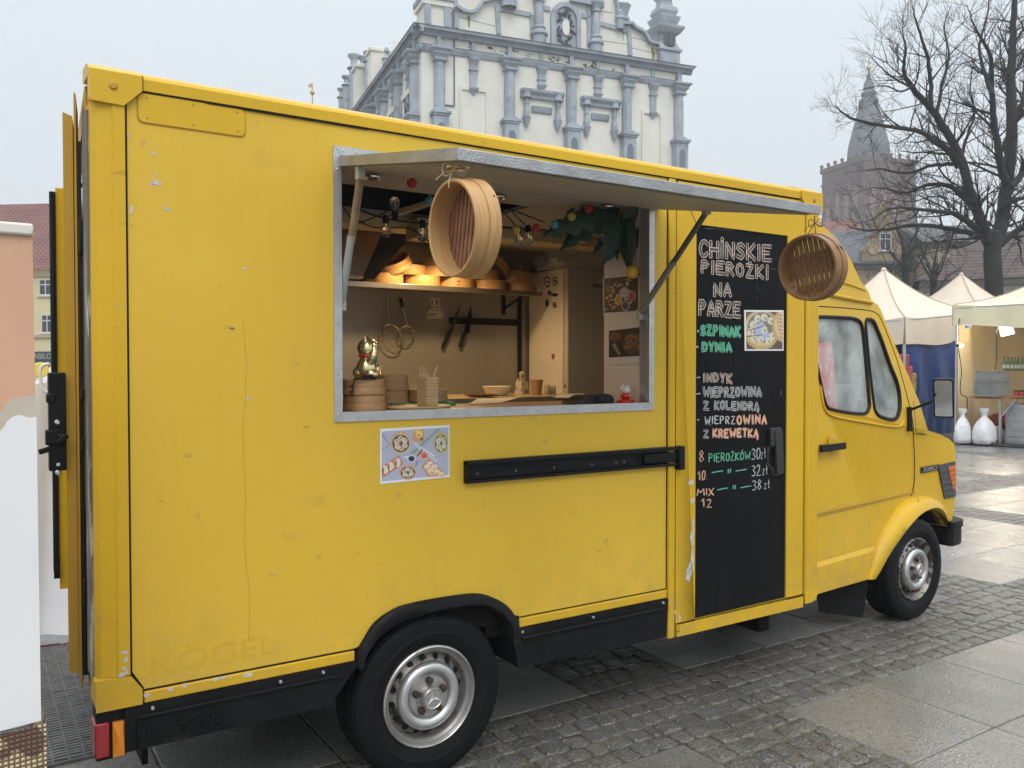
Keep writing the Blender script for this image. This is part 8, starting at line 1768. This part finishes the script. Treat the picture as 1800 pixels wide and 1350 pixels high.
# white sacks
M_sack = mat('white_sack', (0.66, 0.66, 0.68), 0.75, var=0.08, vs=4, bump=0.02, bs=14)
def sack(u, w_, h, depth, label, seed, neck=0.3):
    rn = random.Random(seed); p = S(u, 775, depth); p.z = 0.025; b = MB(); n1 = 26
    prof = [(0.6, 0), (0.95, .02), (1.0, .15), (.97, .32), (.86, .48), (.62, .62), (.34, .72), (.20, .77), (.24, .84), (.38, .93), (.34, 1.0)] if neck else [(0.7, 0), (1, .05), (1, .4), (.85, .7), (.55, .92), (.2, 1.0), (.02, 1.0)]
    vs = []
    for r, z in prof:
        for j in range(n1): a = 2*PI*j/n1; k = 1+.07*math.sin(4*a+seed+z*4)+rn.uniform(-.035, .035)+(.22*math.sin(6*a) if z > .8 and neck else 0); vs.append((p.x+w_*.5*r*k*math.cos(a), p.y+w_*.42*r*k*math.sin(a), p.z+h*z*(1+rn.uniform(-.01, .01))))
    b.add(vs, [[i*n1+j, i*n1+(j+1) % n1, (i+1)*n1+(j+1) % n1, (i+1)*n1+j] for i in range(len(prof)-1) for j in range(n1)]); o = b.build('white_sack', M_sack, angle=80, origin=tuple(p)); tag(o, label, 'sack', 'white sacks under the lit tent')
sack(1692, .40, .74, 17.9, 'tied white sack standing right beside the tent leg', 1)
sack(1730, .50, .76, 17.7, 'tied white sack standing left of the metal shelf stack', 4)
sack(1752, .34, .34, 18.3, 'low slumped white sack behind the two tied ones', 9, 0)
# table, metal stack, crate, bottles, floodlight
tb = thing('stall_table', 'wooden topped folding table under the grey crate', 'table', tuple(S(1770, 775, 17.8)-Vector((0, 0, S(1770, 775, 17.8).z))))
zt3 = S(1720, 697, 17.6).z; ta, tc_ = S(1703, 697, 17.75), S(1840, 697, 17.2)
b = MB(); b.add([Vector((x, y, z)) for z in (zt3-.05, zt3) for x, y in ((ta.x, ta.y), (tc_.x, tc_.y), (tc_.x+.8, tc_.y+.1), (ta.x+.8, ta.y+.1))], [[0,3,2,1],[4,5,6,7],[0,1,5,4],[1,2,6,5],[2,3,7,6],[3,0,4,7]]); b.build('table_top', mat('table_wood', (0.32, 0.13, 0.06), 0.5, var=.2, vs=3), tb)
for t, dx in ((.42, .08), (.42, .7), (.95, .08), (.95, .7)):
    p = ta.lerp(tc_, t)+Vector((dx, .05, 0)); b = MB(); b.box(p.x-.02, p.x+.02, p.y-.02, p.y+.02, 0, zt3-.05); b.bar((p.x, p.y, zt3-.45), (p.x, p.y-.3, zt3-.06), .025, .025); b.build('table_leg', M_leg, tb)
st_ = thing('tray_stack', 'tall stack of grey metal trays under the table', 'tray stack', (0, 0, 0)); p = S(1800, 775, 17.6); st_.location = (p.x, p.y, 0); st_['_org'] = (p.x, p.y, 0)
b = MB(); nst = 22; pa = S(1764, 770, 17.6)
for i in range(nst): z = .06+i*(zt3-.22)/nst; o = R(-.012, .012); b.box(pa.x+.06+o, pa.x+.76+o, p.y-1.0, pa.y+o, z, z+(zt3-.22)/nst*.62)
b.box(pa.x+.08, pa.x+.74, p.y-.98, pa.y-.02, .03, zt3-.16); b.build('tray', mat('grey_trays', (0.40, 0.41, 0.42), 0.5, 0.3, var=.2, vs=5), st_, smooth=False)
ca, cc = S(1712, 694, 17.7), S(1781, 694, 17.7); zc3, zc4 = zt3+.005, S(1740, 653, 17.7).z
M_crate = mat('grey_crate', (0.25, 0.25, 0.245), 0.45, 0.3, var=.15, vs=6)
cr = thing('grey_crate', 'grey ribbed crate with a lid standing on the stall table', 'crate', (ca.x, ca.y-.4, zc3))
b = MB(); zs3 = zc3+(zc4-zc3)*.66; b.box(ca.x, ca.x+.55, cc.y, ca.y, zc3, zs3)
for i in range(17): y = cc.y+(ca.y-cc.y)*(i+.5)/17; b.box(ca.x-.012, ca.x, y-.010, y+.010, zc3+.07, zs3-.03)
b.box(ca.x-.02, ca.x+.57, cc.y-.02, ca.y+.02, zs3-.03, zs3-.001); b.build('crate_body', M_crate, cr, smooth=False)
b = MB(); b.box(ca.x-.005, ca.x+.55, cc.y+.01, ca.y-.03, zs3+.01, zc4); b.box(ca.x-.02, ca.x+.57, cc.y-.01, ca.y-.01, zc4, zc4+.012); b.build('crate_lid', M_crate, cr, smooth=False)
M_bot = mat('green_bottle', (0.10, 0.17, 0.07), 0.12, alpha=.85, coat=.4); M_lab = mat('bottle_label', (0.5, 0.5, 0.42), .6)
labs = ['green bottle at the left end of the row on the crate', 'second green bottle from the left on the crate', 'middle green bottle in the row on the crate', 'fourth green bottle from the left on the crate', 'green bottle at the right end of the row on the crate', 'green bottle standing behind the others at the frame edge']
for i, u in enumerate((1765, 1771.5, 1778, 1784.5, 1790, 1797)):
    p = S(u, 653, 17.95); z0 = zc4+.014; bt = thing('bottle', labs[i], 'bottle', (p.x, p.y, z0), 'green bottles on the grey crate')
    b = MB(); b.lathe([(0, 0), (.033, 0), (.035, .01), (.035, .17), (.02, .22), (.013, .25), (.013, .28), (0, .28)], 14, T(p.x, p.y, z0)); b.build('bottle_glass', M_bot, bt)
    b = MB(); b.lathe([(.0355, .05), (.0355, .13)], 14, T(p.x, p.y, z0)); b.build('label', M_lab, bt)
    b = MB(); b.lathe([(.015, .265), (.015, .29), (0, .29)], 10, T(p.x, p.y, z0)); b.build('cap', M_blk, bt)
b = MB(); ta2 = S(1781, 700, 17.3)
b.box(tc_.x-.30, tc_.x+.6, tc_.y-.4, tc_.y+.35, zt3+.012, zt3+.026); tag(b.build('serving_tray', mat('tray_grey', (.3, .3, .3), .4, .5), origin=(tc_.x, tc_.y, zt3)), 'flat grey tray on the stall table at the frame edge', 'tray')
for i, (u, v, lab) in enumerate(((1786, 690, 'small red jar in front of the grey crate'), (1793, 688, 'red jar with dark lid right of the crate'), (1799, 690, 'red jar at the very edge of the table'))):
    p = S(u, v, 17.3); b = MB(); b.lathe([(0, 0), (.035, 0), (.038, .01), (.038, .08), (.03, .10), (0, .10)], 12, T(p.x, p.y, zt3+.0265)); b.lathe([(.036, .08), (.036, .115), (0, .115)], 12, T(p.x, p.y, zt3+.0265), m=1); tag(b.build('red_jar', [mat('jar_red_%d' % i, (.35, .04, .02), .3), M_blk], origin=(p.x, p.y, zt3)), lab, 'jar', 'red jars on the stall table')
p = S(1757, 745, 18.6); b = MB(); b.sphere((p.x, p.y, .42), .28, 14, sc=(.8, 1, .75)); b.sphere((p.x, p.y+.1, .2), .25, 12, sc=(.9, 1, .8)); tag(b.build('red_bag', mat('red_mesh_bag', (.25, .035, .025), .8, var=.3, vs=12, bump=.02, bs=18), origin=(p.x, p.y, .2)), 'dark red mesh bag on the low sack under the table', 'bag')
fl = S(1768, 576, 18.3); flt = thing('floodlight', 'lit white floodlight clamped high inside the pale yellow tent', 'lamp', tuple(fl)); fd_ = (CAM-fl); fd_.z = -1.0; fd_.normalize(); Mf = fd_.to_track_quat('Z', 'Y').to_matrix().to_4x4(); Mf.translation = fl; Mf = Mf @ Matrix.Rotation(.25, 4, 'Z')
M_flood = mat('flood_led', (1, 1, 1), .4, emit=(1.0, .93, .80), es=9)
b = MB(); b.box(-.15, .15, -.19, .19, -.06, 0, mat=Mf); b.build('lamp_housing', M_leg, flt, bevel=.01)
b = MB(); b.box(-.125, .125, -.165, .165, 0.001, .006, mat=Mf); b.build('led_panel', M_flood, flt, smooth=False)
b = MB(); q = S(1752, 578, 18.3); b.tube([fl, q, q+Vector((0, 0, .4))], .015, 6); b.tube(smooth_path([q, S(1752, 610, 18.5), S(1751, 640, 18.5), S(1748, 655, 18.5)], 4), .009, 5); b.build('lamp_cable', M_blk, flt)
fll = bpy.data.lights.new('floodlight_beam', 'AREA'); fll.energy = 30; fll.color = (1, .86, .66); fll.shape = 'RECTANGLE'; fll.size = .25; fll.size_y = .33; fo = bpy.data.objects.new('floodlight_beam', fll); COL.objects.link(fo); Mq = Mf @ T(0, 0, .02) @ Matrix.Rotation(PI, 4, 'X'); fo.matrix_world = Mq
q = S(1690, 608, 18.25); sbv = thing('small_lamp', 'small glowing lamp bulb clipped to the tent leg', 'lamp', tuple(q))
b = MB(); b.sphere(q, .045, 12); b.build('lamp_bulb', mat('bulb_glow', (1, 1, 1), .4, emit=(1, .92, .75), es=5), sbv)
b = MB(); b.tube([q, q+Vector((0.0, .12, .01))], .03, 8); b.tube(smooth_path([S(1686, 600, 18.2), S(1684, 580, 18.2), S(1687, 560, 18.2)], 4), .010, 5); b.tube(smooth_path([S(1684, 612, 18.2), S(1690, 650, 18.2), S(1688, 690, 18.2), S(1700, 700, 18.2), S(1698, 730, 18.2)], 4), .010, 5); b.build('lamp_holder', M_blk, sbv)
b = MB(); lab_ = [S(u, v, 17.95) for u, v in ((1695, 571), (1707, 570), (1707, 577), (1695, 577.5))]; b.prism(lab_, (.01, 0, 0), c=(.7, .7, .72)); b.prism([S(u, v, 17.93) for u, v in ((1697, 573), (1700, 572.5), (1700, 575.5), (1697, 576))], (.01, 0, 0), c=(.03, .05, .2)); b.prism([S(u, v, 17.93) for u, v in ((1701, 573.5), (1706, 573), (1706, 574.5), (1701, 575))], (.01, 0, 0), c=(.4, .4, .45)); tag(b.build('tent_tag', M_colm, smooth=False, origin=tuple(lab_[0])), 'small white tag with a blue mark on the tent valance', 'tag')
b = MB()
pts = [Vector((18.0, 7.3, .03)), Vector((17.85, 6.5, .035)), Vector((17.9, 5.4, .03)), Vector((17.8, 4.0, .03))]; b.box(18.0, 21.1, 4.1, 7.2, .002, .012); b.tube(smooth_path(pts, 6), .045, 8); tag(b.build('ground_sheet', mat('black_sheet', (.02, .02, .022), .4, bump=.02, bs=5), origin=(19, 5.6, 0)), 'black ground sheet with a rolled edge under the pale yellow tent', 'ground sheet')
# colourful goods glimpsed behind the cab, in the blue walled tent
gs = [((1577, 640), (.45, .05, .06), 'red patterned cloth'), ((1583, 660), (.5, .10, .12), 'pink cloth'), ((1590, 672), (.5, .36, .04), 'yellow toy box'), ((1600, 700), (.52, .38, .05), 'yellow flowered box'), ((1570, 620), (.06, .07, .18), 'dark blue bundle')]
for i, ((u, v), c, nm) in enumerate(gs):
    p = S(u, v, 19.2+.3*i); b = MB(); b.box(p.x-.15, p.x+.15, p.y-.22, p.y+.22, p.z-.25, p.z+.22)
    tag(b.build('hanging_goods', mat('goods_%d' % i, c, .7, col2=tuple(min(1, q*.3+.05) for q in c), c2s=9, c2t=(.5, .6)), bevel=.04, origin=tuple(p)), nm+' hung up in the blue walled tent', 'goods', 'goods hung in the blue walled tent')
b = MB(); p0, p1 = S(1590, 606, 18.9), S(1590, 690, 18.9); b.tube([p0, Vector((p0.x, p0.y, 0))], .03, 8); tag(b.build('display_pole', M_leg, origin=tuple(p0)), 'grey metal pole carrying the goods beside the blue wall', 'pole')

# ================================================================ HAZE
hz = MB(); hz.box(-120, 300, -20, 330, -1.0, 90)
hm = bpy.data.materials.new('haze_air'); hm.use_nodes = True; hn = hm.node_tree; hn.nodes.clear()
ho = hn.nodes.new('ShaderNodeOutputMaterial'); hv = hn.nodes.new('ShaderNodeVolumePrincipled'); hv.inputs['Color'].default_value = (.93, .96, 1, 1); hv.inputs['Density'].default_value = 0.0017; hv.inputs['Anisotropy'].default_value = 0.2
hn.links.new(hv.outputs[0], ho.inputs['Volume'])
ho_ = hz.build('haze', hm, smooth=False); tag(ho_, kind='stuff')
